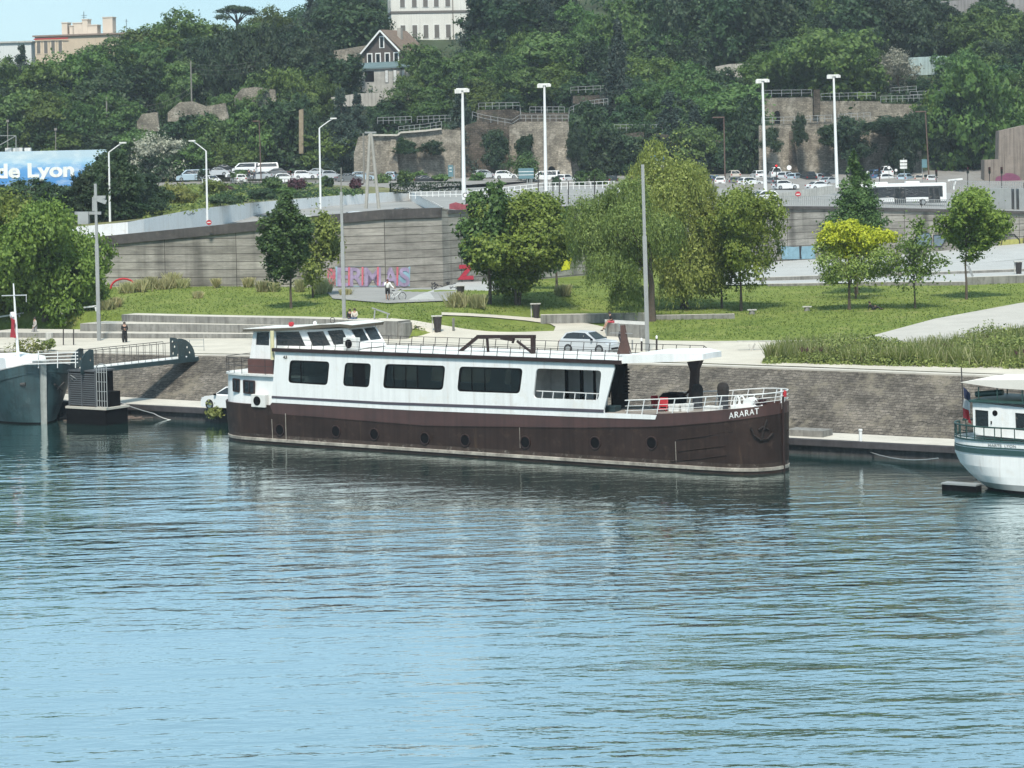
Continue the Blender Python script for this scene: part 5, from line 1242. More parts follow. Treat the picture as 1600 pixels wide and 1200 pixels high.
crate(1074, -1.1, (.6, .5, .85), MAT['white_dirty'], 'deck_cabinet', 'white cabinet by the near rail, closest to the first fender post', 'cabinet')
crate(1114, -1.3, (1.0, .6, .62), MAT['white_dirty'], 'deck_locker', 'low white locker between the two fender posts', 'locker')
crate(957, -1.6, (.8, .7, 1.0), MAT['teal_dark'], 'storage_bin', 'dark teal storage bin at the front of the deckhouse', 'bin')
crate(990, .6, (1.6, .8, .75), M_('weathered_beige_wood', (.30, .26, .2), .8), 'wooden_bench', 'weathered wooden bench chest on the foredeck behind the rail', 'bench')
wi = on_deck(1168, 0); t = thing('anchor_winch', 'white anchor winch with two hoops just behind the bow tip', 'winch', FB.w(*wi), FB.rz)
m = MB(); m.bx(-.9, .8, -.5, .5, 0, .45); m.build('base', MAT['white'], t, bevel=.04)
m = MB(); m.lathe([(.3, -.35), (.3, .35)], 14, (.2, 0, .62), 'y'); m.build('drum', MAT['white_metal'], t, smooth=True)
for x in (-.55, -.2):
    m = MB(); m.tube([(x - .22 + .22*(1 - math.cos(k*math.pi/8)), -.3, .45 + .55*math.sin(k*math.pi/8)) for k in range(9)], .05, 6); m.build('hoop', MAT['white'], t, smooth=True)
fb_ = on_deck(1188, -.5); fl = bush('flower_box', 'small pot of pink flowers beside the winch at the bow', FB.w(*fb_) + Vector((0, 0, .35)), .7, .5, 'plum', 300, .12, 91, cat='flowers')
rf = MB(); rf.lathe([(.11, 0), (.13, .12), (.13, .28), (.10, .38)], 10, (0, 0, 0)); o = link('navigation_lamp', rf.mesh('navigation_lamp', MAT['red'])); o.location = FB.w(-.02, .35, 4.45); tag(o, 'small red navigation lamp on the bow rail', 'lamp')

# ---------------------------------------------------------------- white and green boat at the right edge
F2 = Frame((25.15, 146.4, 0), 36); L2 = 16.0
white_boat = thing('houseboat', 'white houseboat with green trim and awning cut off by the right edge', 'boat', F2.S, F2.rz)
def h2(d, z):
    cut = 2.1*clamp((2.0 - z)/2.0)**1.6
    e = d - cut
    return 2.45*sup(e, 3.4, 2.1) if e > 0 else 0.0
d2 = [3.4*(1 - math.cos(k/16*math.pi/2)) for k in range(17)] + [5.6, 8, 11, L2]
def loop2(z, out=0.0):
    cut = 2.1*clamp((2.0 - z)/2.0)**1.6
    pts = [(d + cut*(1 - d/L2), -(h2(d + cut*(1 - d/L2), z) + out*(d > 0)), z) for d in d2]
    if out: pts[0] = (pts[0][0] - out, 0, z)
    return pts + [(p[0], -p[1], z) for p in reversed(pts[1:])]
zz2 = lambda z, d=0: z
m = MB(); loop_grid(m, [loop2(z) for z in (-.6, -.05, .18, .5, .9, 1.4, 2.0, 2.85)], [1, 1, 2, 0, 0, 0, 0]); m.build('hull', [MAT['white'], MAT['black'], MAT['steel']], white_boat, smooth=True)
for z0_, z1_, o_ in ((2.12, 2.42, .05), (2.82, 2.92, .06), (2.46, 2.54, .03)):
    m = MB(); loop_grid(m, [loop2(z0_, 0), loop2(z0_ + .01, o_), loop2(z1_ - .01, o_), loop2(z1_, 0)], [0, 0, 0]); m.build('green_band', M_('dark_green_boat_paint', (.022, .06, .06), .4, .1, 1), white_boat)
GREEN = M_('bottle_green_paint', (.018, .052, .046), .4, .12, 1)
m = MB(); lp = loop2(2.70, -.05); m.add(lp, geometry.tessellate_polygon([[Vector((p[0], p[1], 0)) for p in lp]])); m.build('deck', MAT['white_dirty'], white_boat)
m = MB(); l3 = [p for p in loop2(2.9, -.06)]
m.tube([(p[0], p[1], 3.62) for p in l3[:-1]], .05, 6); m.tube([(p[0], p[1], 3.0) for p in l3[:-1]], .03, 6)
for i in list(range(0, len(l3), 2)): m.bar((l3[i][0], l3[i][1], 2.85), (l3[i][0], l3[i][1], 3.62), .045)
for k in range(12): m.bar((3.8 + k*.8, -2.39, 2.85), (3.8 + k*.8, -2.39, 3.62), .045)
m.build('stern_rail', GREEN, white_boat)
WC = 1.95
def q2(pts, w=WC): return [F2.bp(px, py, w) for px, py in pts]
co = q2([(1519.5, 628), (1640, 642), (1640, 690), (1521, 679)])
cw = [q2([(1523.5, 640), (1544, 642), (1544.5, 667.5), (1524, 666)]), q2([(1586, 645), (1610, 647), (1610, 674), (1587, 672)])]
m = MB(); m.plate(co, cw, lambda x, z: (x, -WC, z), (0, .1, 0)); m.plate(co, [], lambda x, z: (x, WC - .1, z), (0, .1, 0))
m.bx(co[0][0], co[0][0] + .1, -WC + .1, WC - .1, 2.7, co[0][1]); m.build('cabin', MAT['white'], white_boat)
for w_ in cw:
    g = MB(); g.plate(w_, [], lambda x, z: (x, -WC + .04, z), (0, .02, 0)); g.build('window', MAT['glass'], white_boat)
    g = MB(); cx_, cz_ = sum(a for a, _ in w_)/4, sum(b for _, b in w_)/4
m = MB(); dq = q2([(1547.5, 636), (1565.5, 637.5), (1566.5, 683), (1548.5, 681)]); m.plate(dq, [], lambda x, z: (x, -WC - .03, z), (0, .04, 0)); door = m.build('door', MAT['white'], white_boat, bevel=.01)
m = MB(); a = F2.bp(1555, 645.5, WC); m.lathe([(.02, .0), (.15, 0), (.17, .03)], 16, (a[0], -WC - .05, a[1]), 'y'); m.build('porthole', MAT['black'], door)
m = MB(); a = F2.bp(1549.5, 660, WC); m.bx(a[0] - .03, a[0] + .03, -WC - .08, -WC - .03, a[1] - .08, a[1] + .08); m.build('handle', MAT['black'], door)
m = MB(); x0 = co[0][0] - .15; zt = co[0][1]; m.bx(x0, L2 - .5, -WC - .18, WC + .18, zt, zt + .12); m.build('cabin_roof', GREEN, white_boat, bevel=.02)
m = MB(); aw = q2([(1500, 597.5), (1524, 594), (1640, 593.5), (1640, 612), (1560, 606.5)], 2.0); m.plate(aw, [], lambda x, z: (x, -2.0, z), (0, 4.0, 0)); m.build('awning', M_('cream_awning', (.68, .65, .60), .8, .06, 1), white_boat)
m = MB()
for px in (1529, 1558, 1597): 
    for w_ in (1.85, -1.85): x, z = F2.bp(px, 604, 1.85); m.bar((x, -w_, zt + .1), (x, -w_, z), .06)
m.build('awning_post', GREEN, white_boat)
m = MB(); a, b = F2.bp(1525, 616, 1.2), F2.bp(1567, 613, 1.2); m.tube([(a[0], -1.2, a[1]), (b[0], -1.2, b[1])], .17, 10); m.build('rolled_cover', GREEN, white_boat, smooth=True)
fp = F2.bp(1502, 574, .6); fq = F2.bp(1506, 655, .6)
m = MB(); m.bar((fq[0], -.6, fq[1]), (fp[0], -.6, fp[1]), .05); m.build('flagpole', MAT['rail_dark'], white_boat)
flag = MB(); cols = []
for k, mt in enumerate(('blue', 'white', 'red')):
    flag.k = k; z1_, z0_ = lerp(5.65, 3.9, k/3), lerp(5.65, 3.9, (k+1)/3); y = -.62
    top = [(fq[0] + .02 + t*.42 + .06*math.sin(k*2 + t*7), y - .10*math.sin(t*8), lerp(z1_, z1_ - .35, t)) for t in (0, .25, .5, .75, 1)]
    bo = [(fq[0] + .04 + t*.44 + .06*math.sin(k*2 + 2 + t*7), y - .10*math.sin(t*8 + 1), lerp(z0_, z0_ - .35, t)) for t in (0, .25, .5, .75, 1)]
    flag.grid([top, bo])
flag.build('flag', [M_('flag_blue', (.02, .03, .08), .8), M_('flag_white', (.6, .6, .6), .8), MAT['red']], white_boat, smooth=True)
me = text_mesh('MARTE  LYON', .3, .004, .003)
for v in me.vertices:
    d = 3.0 + v.co.x*.9; v.co = (d, -(h2(d, 2.7) + .02 + v.co.z), 2.58 + v.co.y*.7)
me.materials.clear(); me.materials.append(MAT['steel']); link('lettering', me, white_boat)
m = MB(); pr = G(1476, 758, .25); m2 = F2
rud = MB(); o_ = (F2.S - Vector((0, 0, 0)))
lx = (pr - F2.S).dot(F2.a); ly = (pr - F2.S).dot(F2.n)
rud.bx(lx, lx + 2.1, ly - .35, ly + .35, -.4, .34); rud.k = 1; rud.bx(lx - .03, lx + 2.1, ly - .4, ly + .4, .345, .43); rud.build('rudder_raft', [MAT['black'], MAT['steel']], white_boat)

# ---------------------------------------------------------------- teal barge at the left edge
F3 = Frame((-35.2, 190.0, 0), 58); L3, B3 = 34.0, 3.3
teal_barge = thing('river_barge', 'weathered dark teal barge with a pale stem, cut off by the left edge', 'barge', F3.S, F3.rz)
TEAL = M_('weathered_teal_hull_paint', (.026, .060, .070), .5, .4, .5, .5, .2, dirt=(.075, .11, .12))
def t3(d): return interp(d, [(0, 4.5), (.6, 4.25), (1.6, 3.95), (3.2, 3.6), (6, 3.3), (34, 3.0)])
def h3(d, z): return B3*(sup(d, 2.9, 2.1) if d < 2.9 else 1.0)*(1 - .62*math.exp(-d/6.0)*clamp(1 - z/t3(d))**1.25)
d3 = [2.9*(1 - math.cos(k/14*math.pi/2)) for k in range(15)] + [5, 7, 10, 15, 22, 34]
def loop3(zf, out=0.0): return [(-d, -(h3(d, zf(d)) + out*(d > 0)), zf(d)) for d in d3] + [(-d, h3(d, zf(d)) + out, zf(d)) for d in reversed(d3[1:])]
m = MB(); loop_grid(m, [loop3(lambda d: -.6), loop3(lambda d: .12), loop3(lambda d: .3*t3(d)), loop3(lambda d: .6*t3(d)), loop3(lambda d: .82*t3(d)), loop3(t3)], [1, 0, 0, 0, 0]); m.build('hull', [TEAL, MAT['black']], teal_barge, smooth=True)
m = MB(); loop_grid(m, [loop3(lambda d: t3(d) - .75, .0), loop3(lambda d: t3(d) - .73, .09), loop3(lambda d: t3(d) - .62, .09), loop3(lambda d: t3(d) - .6, .0)], [0, 0, 0]); m.build('rubbing_strake', TEAL, teal_barge)
m = MB(); loop_grid(m, [loop3(t3, -.1), loop3(lambda d: t3(d) + .02, .06), loop3(lambda d: t3(d) + .1, .0)], [0, 0]); m.build('gunwale', MAT['steel'], teal_barge)
m = MB(); lp = loop3(lambda d: t3(d) - .3, -.1); m.add(lp, geometry.tessellate_polygon([[Vector((p[0], p[1], 0)) for p in lp]])); m.build('deck', MAT['steel'], teal_barge)
m = MB(); m.prism([(.10, -.20, -.4), (.16, -.20, 2), (.34, -.24, 4.7), (-.3, -.24, 4.75), (-.25, -.2, -.4)], (0, .42, 0)); m.build('stem_post', M_('pale_worn_stem_paint', (.42, .44, .42), .7, .3, 1, .3, .1, dirt=(.16, .15, .14)), teal_barge)
m = MB(); m.bx(-.75, .1, -.5, .5, 4.5, 4.72); m.build('bow_plate', MAT['steel'], teal_barge)
m = MB(); m.tube([(-.5, -1.55, 3.0), (-.2, -1.3, 3.0)], .14, 8); m.tube([(.05, .9, 2.9), (-.55, 1.75, 2.3)], .08, 6); m.tube([(-.1, 1.2, 2.5), (-.6, 1.9, 2.9)], .06, 6); m.build('anchor', M_('dark_anchor_iron', (.05, .05, .05), .8, .4, 4), teal_barge)
m = MB(); m.prism([(-9, -1.6, 3.1), (-3.2, -1.6, 3.6), (-3.5, -1.6, 4.7), (-9, -1.6, 4.7)], (0, 3.2, 0)); m.build('deckhouse', MAT['white'], teal_barge, bevel=.05)
def f3(px, py, w): x, z = F3.bp(px, py, w); return Vector((x, -w, z))
m = MB(); m.tube([f3(29, 566, .2), f3(24.5, 500, .2), f3(21, 443, .2)], [.13, .10, .05], 8); m.bar(f3(3, 462, .2), f3(41, 461, .2), .07); m.bar(f3(41, 461, .2), f3(41, 472, .2), .03); m.bar(f3(19, 490, .2), f3(22, 497, .2), .35); m.build('mast', MAT['white_metal'], teal_barge)
m = MB(); a, b = f3(16.5, 497, .4), f3(24, 528, .4); m.grid([[Vector((lerp(a.x, b.x, t), -.4 + .06*math.sin(t*9 + k), lerp(a.z, b.z, k/5) + .3*(t - .5)*(-1 if k == 0 else 0))) for t in (0, .25, .5, .75, 1)] for k in range(6)]); m.build('red_pennant', MAT['red'], teal_barge, smooth=True)
# ================================================================== GANGWAY, MOORINGS, QUAY THINGS
def pl3(pts, Y): return [P(x, y, Y) for x, y in pts]
TD = MAT['teal_dark']
gw0, gw1 = P(136, 574, 190.5), P(298, 556.5, 201.0)
gw = thing('gangway', 'dark teal steel gangway with round holed end plates between landing stage and bank', 'gangway', gw0)
ax = (gw1 - gw0).normalized(); sd_ = ax.cross(Vector((0, 0, 1))).normalized()
wd = .75
m = MB(); m.add([gw0 + sd_*wd, gw1 + sd_*wd, gw1 - sd_*wd, gw0 - sd_*wd] + [p + Vector((0, 0, -.1)) for p in (gw0 + sd_*wd, gw1 + sd_*wd, gw1 - sd_*wd, gw0 - sd_*wd)], [(0, 1, 2, 3), (4, 5, 6, 7), (0, 1, 5, 4), (3, 2, 6, 7), (0, 3, 7, 4), (1, 2, 6, 5)]); m.build('walkway', MAT['white_dirty'], gw, world=True)
m = MB()
for s in (-1, 1): m.bar(gw0 + sd_*wd*s + Vector((0, 0, -.2)), gw1 + sd_*wd*s + Vector((0, 0, -.2)), .10, .34)
m.build('girder', TD, gw, world=True)
m = MB(); Lg = (gw1 - gw0).length
for s in (-1, 1):
    for k in range(13): a = gw0 + ax*(Lg*(.02 + .78*k/12)) + sd_*wd*s; m.bar(a, a + Vector((0, 0, 1.25)), .035)
    m.bar(gw0 + sd_*wd*s + Vector((0, 0, 1.28)), gw0 + ax*Lg*.8 + sd_*wd*s + Vector((0, 0, 1.28)), .045)
m.build('handrail', MAT['rail_dark'], gw, world=True)
def circ(cx, cy, r, n=12): return [(cx + r*math.cos(2*math.pi*k/n), cy + r*math.sin(2*math.pi*k/n)) for k in range(n)]
def qplate(org, ux, s, poly, holes):
    m = MB(); m.plate(poly, holes, lambda u, v: org + ux*u + sd_*wd*s + Vector((0, 0, v)), sd_*.05*s); return m
end = gw0 + ax*(Lg*.80)
qr = [(0, -.35), (2.0, -.35)] + [(2.0*math.cos(t*math.pi/16)*1.0, 1.55*math.sin(t*math.pi/16)) for t in range(0, 9)]
hs = [circ(.35, .28, .11, 10), circ(.95, .1, .12, 10), circ(1.35, .38, .1, 10), circ(.55, .8, .1, 10), circ(1.05, .82, .1, 10), circ(.3, 1.2, .1, 10)]
for s in (-1, 1): qplate(end + ax*(0.9 if s < 0 else .0), ax, s, qr, hs).build('end_plate', TD, gw, world=True)
ls = gw0 + ax*(-.1)
ql = [(.7, -.4), (.7, 1.35), (.3, 1.4), (-.2, 1.2), (-.6, .8), (-.75, .3), (-.75, -.4)]
for s, o in ((-1, -.1), (1, -.75)): qplate(ls + ax*o, ax, s, ql, [circ(.35, .6, .1, 10)]).build('end_plate', TD, gw, world=True)
# landing stage below it
lsY = 190.0; lsO = P(108, 634, lsY); LS = thing('landing_stage', 'dark louvred landing stage tower with caged ladder under the gangway', 'landing stage', Vector((lsO.x, lsO.y, 0)))
u1 = Vector((QU.x, QU.y, 0)); v1 = Vector((QN.x, QN.y, 0))
Mls = Matrix((u1, v1, Vector((0, 0, 1)))).transposed()
def lb(m, u0, u1_, v0, v1_, z0, z1): m.box(Vector((lsO.x, lsO.y, 0)) + u1*(u0 + u1_)/2 + v1*(v0 + v1_)/2 + Vector((0, 0, (z0 + z1)/2)), (u1_ - u0, v1_ - v0, z1 - z0), Mls)
zt = P(130, 579, lsY).z
m = MB(); lb(m, .1, 2.6, .05, 2.0, 1.32, zt - .05); m.build('core', MAT['black'], LS, world=True)
m = MB()
for k in range(int((zt - 1.4)/.16)): lb(m, 0, 2.7, -.03, .06, 1.40 + k*.16, 1.50 + k*.16)
for u in (0, 1.3, 2.65): lb(m, u, u + .08, -.06, .08, 1.3, zt)
lb(m, -.05, 2.75, -.08, 2.05, zt - .02, zt + .10); m.build('louvre', M_('grey_blue_slats', (.075, .08, .088), .6, .2, 2), LS, world=True)
m = MB(); lb(m, -.15, 3.9, -.25, 2.3, 1.14, 1.30); m.build('pontoon_deck', MAT['conc_top'], LS, world=True)
m = MB(); lb(m, -.1, 3.8, -.2, 2.2, -.6, 1.12); m.build('pontoon', MAT['black'], LS, world=True)
m = MB(); lb(m, 2.8, 3.65, .4, 1.6, 1.3, 2.4); m.build('dark_locker', MAT['black'], LS, world=True)
m = MB(); org = Vector((lsO.x, lsO.y, 0))
for u in (2.95, 3.2, 3.45, 3.7, 3.95): m.bar(org + u1*u - v1*.15 + Vector((0, 0, 1.3)), org + u1*u - v1*.15 + Vector((0, 0, zt + .35)), .05)
for z in (1.8, 2.5, 3.2, zt): m.bar(org + u1*2.95 - v1*.15 + Vector((0, 0, z)), org + u1*3.95 - v1*.15 + Vector((0, 0, z)), .04)
m.tube([org + u1*(3.45 + .5*math.cos(math.pi*k/8)) - v1*.15 + Vector((0, 0, zt + .35 + .28*math.sin(math.pi*k/8))) for k in range(9)], .04, 6)
m.build('ladder_cage', MAT['steel'], LS, world=True)
m = MB()
for k in range(4): y = 552 + k*5.2; m.bar(P(36 if k else 45, y + 1.5, 189), P(122, y - 1.5, 189.6), .07)
for x in (60, 90, 118): m.bar(P(x, 549, 189.3), P(x, 575, 189.3), .06)
solo(m, 'boarding_rail', MAT['white_metal'], 'white four bar rail between the teal barge and the gangway', 'railing', P(80, 575, 189.3))
# stair cut in the bank
m = MB(); a, b = P(183, 617, 201.4), P(224, 566, 205.5); nst = 11
for k in range(nst):
    p = a.lerp(b, k/nst); m.box(p + Vector((0, 0, -.1)), (1.9, .62, .42), Mls)
for s in (0, 1): m.bar(a + u1*(-1 + 2.1*s), b + u1*(-1 + 2.1*s) + Vector((0, 0, .1)), .35, .3)
solo(m, 'bank_stair', MAT['conc_dark'], 'narrow stone stair cut in the bank below the gangway', 'stair', a)
def rope(pts, txt, r=.035, sag=0.0):
    pts = [Vector(p) for p in pts]; out = []
    for p, q_ in zip(pts, pts[1:]):
        for k in range(9):
            t = k/8; v = p.lerp(q_, t); v.z -= sag*4*t*(1 - t); out.append(v)
    m = MB(); m.tube(out, r, 5); solo(m, 'mooring_rope', MAT['steel'], txt, 'rope', out[0])
rope([P(110, 586, 189.5), P(240, 646, 191), P(300, 653, 191)], 'pale mooring rope running from the teal barge down towards the quay', .04, .35)
rope([P(112, 592, 189.6), P(178, 627, 192)], 'short mooring rope from the teal barge to the pontoon', .035, .3)
rope([P(300, 653, 191), P(352, 659, 190.5)], 'thin rope from the white float to the stern of the brown barge', .03, .1)
rope([P(1274, 672, 164.5), P(1322, 690, 162), P(1466, 716, 152)], 'mooring rope sagging along the quay towards the white houseboat', .035, .5)
fl_ = P(296, 652, 191); m = MB(); m.lathe([(.02, -.2), (.2, -.12), (.22, 0), (.16, .14), (.02, .2)], 12, fl_); solo(m, 'float', MAT['white'], 'white mooring float on the rope left of the brown barge', 'buoy', fl_, smooth=True)
m = MB(); p = G(1342, 690, 1.0); m.lathe([(.10, 0), (.10, .62), (.13, .66), (.12, .75)], 10, p + Vector((QN.x, QN.y, 0))*.25); solo(m, 'mooring_post', MAT['white'], 'white mooring post on the edge of the lower quay', 'bollard', p)
m = MB(); c_ = P(1265, 690, 163.3); m.box((c_.x, c_.y, .45), (2.6, 1.4, 1.9), Mls); solo(m, 'quay_block', MAT['conc_dark'], 'dark stone block at the waterline right of the bow', 'stone block', (c_.x, c_.y, -.5))
def weeds(x, y, Y, w, h, n, txt, seed):
    b = P(x, y, Y); bush('weeds', txt, b, w, h, 'shrub', n, .22, seed, cat='weeds')
weeds(339, 655, 187.5, 1.5, 1.5, 500, 'green weeds growing at the waterline beside the barge stern', 71)
weeds(1275, 705, 162.8, .9, 1.0, 260, 'green weeds hanging from the quay right of the bow', 72)
weeds(1388, 717, 160.5, 1.1, .7, 220, 'small green weeds at the foot of the quay wall', 73)
weeds(40, 565, 206, 3.2, 1.9, 800, 'weeds on the bank left of the white stone post', 74)
weeds(70, 552, 209, 2.0, 1.2, 400, 'taller weeds around the white stone post', 75)
rng = np.random.default_rng(8); m = MB()
for k in range(170):
    x = rng.uniform(92, 215); p = G(x, rng.uniform(646, 660) - (x - 92)*.03, .03); a = rng.uniform(-.5, .5); l = rng.uniform(.3, 1.6)
    m.tube([p, p + Vector((math.cos(a)*l, math.sin(a)*l*.5, rng.uniform(-.02, .08)))], rng.uniform(.02, .07), 5)
solo(m, 'driftwood', M_('wet_driftwood', (.13, .10, .085), .8, .4, 2), 'mat of floating driftwood between teal barge and quay', 'driftwood', P(150, 652, 190))['kind'] = 'stuff'

# ================================================================== VEHICLES
def carpaint(name, c, r=.3): 
    m = M_(name, c, r, .04, .5, spec=.6); return m
CP = {'white': carpaint('car_white', (.72, .73, .74)), 'silver': carpaint('car_silver', (.46, .49, .52)), 'grey': carpaint('car_grey', (.14, .15, .16)), 'black': carpaint('car_black', (.014, .015, .017)),
      'blue': carpaint('car_blue', (.06, .12, .22)), 'pale': carpaint('car_pale_blue', (.36, .46, .54)), 'beige': carpaint('car_beige', (.45, .41, .36))}
TYRE = MAT['rubber']; RIM = M_('alloy_rim', (.4, .41, .42), .35, .1, 3, metal=.7)
LAMPM = M_('lamp_lens', (.6, .62, .64), .15, .05, 2); TAIL = M_('tail_lens', (.3, .01, .01), .2, .1, 2)
SHAPE = {
 'hatch': dict(L=4.1, w=.87, low=[(-2.02, .28), (-2.05, .6), (-1.98, .92), (-1.2, .96), (.75, .93), (1.75, .80), (2.02, .62), (2.05, .3)], top=[(-1.95, .93), (-1.62, 1.40), (-1.1, 1.50), (.1, 1.48), (1.05, .93)]),
 'sedan': dict(L=4.5, w=.88, low=[(-2.22, .3), (-2.25, .6), (-2.15, .92), (-1.4, .97), (.8, .92), (1.9, .80), (2.22, .6), (2.25, .3)], top=[(-1.75, .95), (-1.0, 1.38), (-.4, 1.44), (.2, 1.42), (1.15, .92)]),
 'suv': dict(L=4.3, w=.92, low=[(-2.1, .34), (-2.14, .7), (-2.05, 1.02), (-1.2, 1.05), (.7, 1.02), (1.75, .92), (2.1, .72), (2.14, .36)], top=[(-2.02, 1.03), (-1.7, 1.52), (-1.1, 1.64), (.1, 1.61), (1.0, 1.02)]),
 'van': dict(L=5.0, w=.98, low=[(-2.45, .35), (-2.48, .8), (-2.45, 1.1), (-1.2, 1.12), (1.2, 1.08), (2.1, .98), (2.45, .75), (2.48, .36)], top=[(-2.44, 1.1), (-2.36, 1.88), (-2.2, 1.96), (.9, 1.92), (1.75, 1.06)]),
}
def car_mesh(sh):
    s = SHAPE[sh]; w = s['w']; R_ = {}
    m = MB(); lo = s['low']; tp = s['top']
    base = [(lo[-1][0] - .05, .2), (lo[0][0] + .05, .2)]
    poly = lo + base
    m.prism([(x, -w, z) for x, z in poly], (0, 2*w, 0)); me_lo = m
    wt = w*.72
    L_ = [(x, -(lerp(w - .03, wt, (z - .92)/.55)), z) for x, z in tp]; Rr = [(x, -y, z) for x, y, z in L_]
    n = len(tp); tri = geometry.tessellate_polygon([[Vector((x, z, 0)) for x, z in tp]])
    m2 = MB(); m2.add(L_ + Rr, [tuple(t) for t in tri] + [tuple(n + i for i in reversed(t)) for t in tri] + [(i, i+1, n+i+1, n+i) for i in range(n-1)] + [(n-1, 0, n, 2*n-1)])
    m.add(m2.v, m2.f)
    R_['body'] = m.mesh('body', CP['white'], bevel=.07)
    def at(x, z, sgn, out=.012): return (x, sgn*(lerp(w - .03, wt, (z - .92)/.55) + out), z)
    # side glass: inset greenhouse polygon split by a pillar
    cx = sum(x for x, z in tp)/n; cz = sum(z for x, z in tp)/n
    def ins(p, k=.86, kz=.72): return (cx + (p[0] - cx)*k, cz + .01 + (p[1] - cz)*kz)
    q = [ins(p) for p in tp]
    g = MB()
    for sgn in (-1, 1): g.plate(q, [], lambda x, z: at(x, z, sgn), (0, sgn*.012, 0))
    R_['side_window'] = g.mesh('side_window', MAT['car_glass'])
    def scr(a, b, k0, k1, kw):
        f = Vector(a).lerp(Vector(b), k0), Vector(a).lerp(Vector(b), k1); d = (Vector(b) - Vector(a)).normalized(); nrm = Vector((-d.y, d.x))
        if (nrm.x > 0) != (a[0] > 0 or b[0] > 0 and a[0] > 0): pass
        return f, nrm
    def screen(pa, pb, sgnx):
        g = MB(); vs = []
        for t in (.10, .90):
            x, z = lerp(pa[0], pb[0], t), lerp(pa[1], pb[1], t); y = lerp(w - .03, wt, (z - .92)/.55)*.88
            d = Vector((pb[0] - pa[0], pb[1] - pa[1])).normalized(); nx, nz = (d.y, -d.x)
            if nx*sgnx < 0: nx, nz = -nx, -nz
            vs += [(x + nx*.04, -y, z + nz*.04), (x + nx*.04, y, z + nz*.04)]
        g.add(vs, [(0, 1, 3, 2)]); return g
    R_['windscreen'] = screen(tp[-1], tp[-2], 1).mesh('windscreen', MAT['car_glass'])
    R_['rear_window'] = screen(tp[0], tp[1], -1).mesh('rear_window', MAT['car_glass'])
    wb = s['L']*.31; r = .34 if sh != 'suv' else .37
    t = MB(); t.lathe([(r*.6, -.11), (r*.96, -.11), (r, -.06), (r, .06), (r*.96, .11), (r*.6, .11)], 16, (0, 0, 0), 'y'); R_['tyre'] = t.mesh('tyre', TYRE, smooth=True)
    t = MB(); t.lathe([(.02, -.125), (r*.62, -.115), (r*.64, 0), (r*.62, .115), (.02, .125)], 10, (0, 0, 0), 'y'); R_['rim'] = t.mesh('rim', RIM)
    R_['wheels'] = [(x, sg*(w - .09), r) for x in (-wb, wb) for sg in (-1, 1)]
    h = MB(); xf, zf = lo[-2]
    h.box((xf - .03, -w*.72, zf + .05), (.10, .36, .14)); R_['hl0'] = h.mesh('headlight', LAMPM)
    h = MB(); h.box((xf - .03, w*.72, zf + .05), (.10, .36, .14)); R_['hl1'] = h.mesh('headlight', LAMPM)
    xr, zr = lo[1]; h = MB(); h.box((xr + .02, -w*.8, zr + .2), (.08, .22, .2)); R_['tl0'] = h.mesh('tail_light', TAIL)
    h = MB(); h.box((xr + .02, w*.8, zr + .2), (.08, .22, .2)); R_['tl1'] = h.mesh('tail_light', TAIL)
    h = MB(); h.box((xf - .0, 0, .42), (.10, 1.0, .14)); h.box((xr, 0, .5), (.06, .5, .12)); R_['bumper'] = h.mesh('bumper_grille', MAT['black'])
    h = MB()
    for sg in (-1, 1): h.box((tp[-1][0] - .25, sg*(w + .08), tp[-1][1] + .08), (.14, .16, .12))
    R_['mirror'] = h.mesh('mirror', MAT['black']); return R_
CARS = {k: car_mesh(k) for k in SHAPE}
def car(loc, rz, sh, col, label, cat='car', group=None, near=False, scale=1.0, name='parked_car'):
    c = CARS[sh]; t = thing(name, label, cat, loc, rz, group); t.scale = (scale,)*3
    b = link('body', c['body'], t)
    b.material_slots[0].link = 'OBJECT'; b.material_slots[0].material = CP[col]
    for k, nm in (('side_window', 'side_window'), ('windscreen', 'windscreen'), ('rear_window', 'rear_window'), ('mirror', 'mirror'), ('hl0', 'headlight'), ('hl1', 'headlight'), ('tl0', 'tail_light'), ('tl1', 'tail_light'), ('bumper', 'bumper_grille')):
        link(nm, c[k], t)
    for p in c['wheels']:
        w = link('wheel', c['tyre'], t); w.location = p; link('rim', c['rim'], w)
    return t
g_ = G(364, 639.5, 1.0); car(g_, R(145), 'suv', 'white', 'white hatchback on the lower quay, half hidden by the barge stern', near=True, scale=1.06)
a_ = GG(922, 552, .03); car(a_, R(-33), 'suv', 'silver', 'pale silver car on the promenade seen over the roof of the brown barge', near=True)
def upcar(x, yb, sh, col, rz, label, Y=None, group='cars in the hillside car park', **k):
    Y = Y or interp(yb, [(274, 442), (280, 434), (287, 428), (295, 408)]); b = P(x, yb, Y); b.z = max(b.z, 11)
    car(b, R(rz), sh, col, label, group=group, **k)
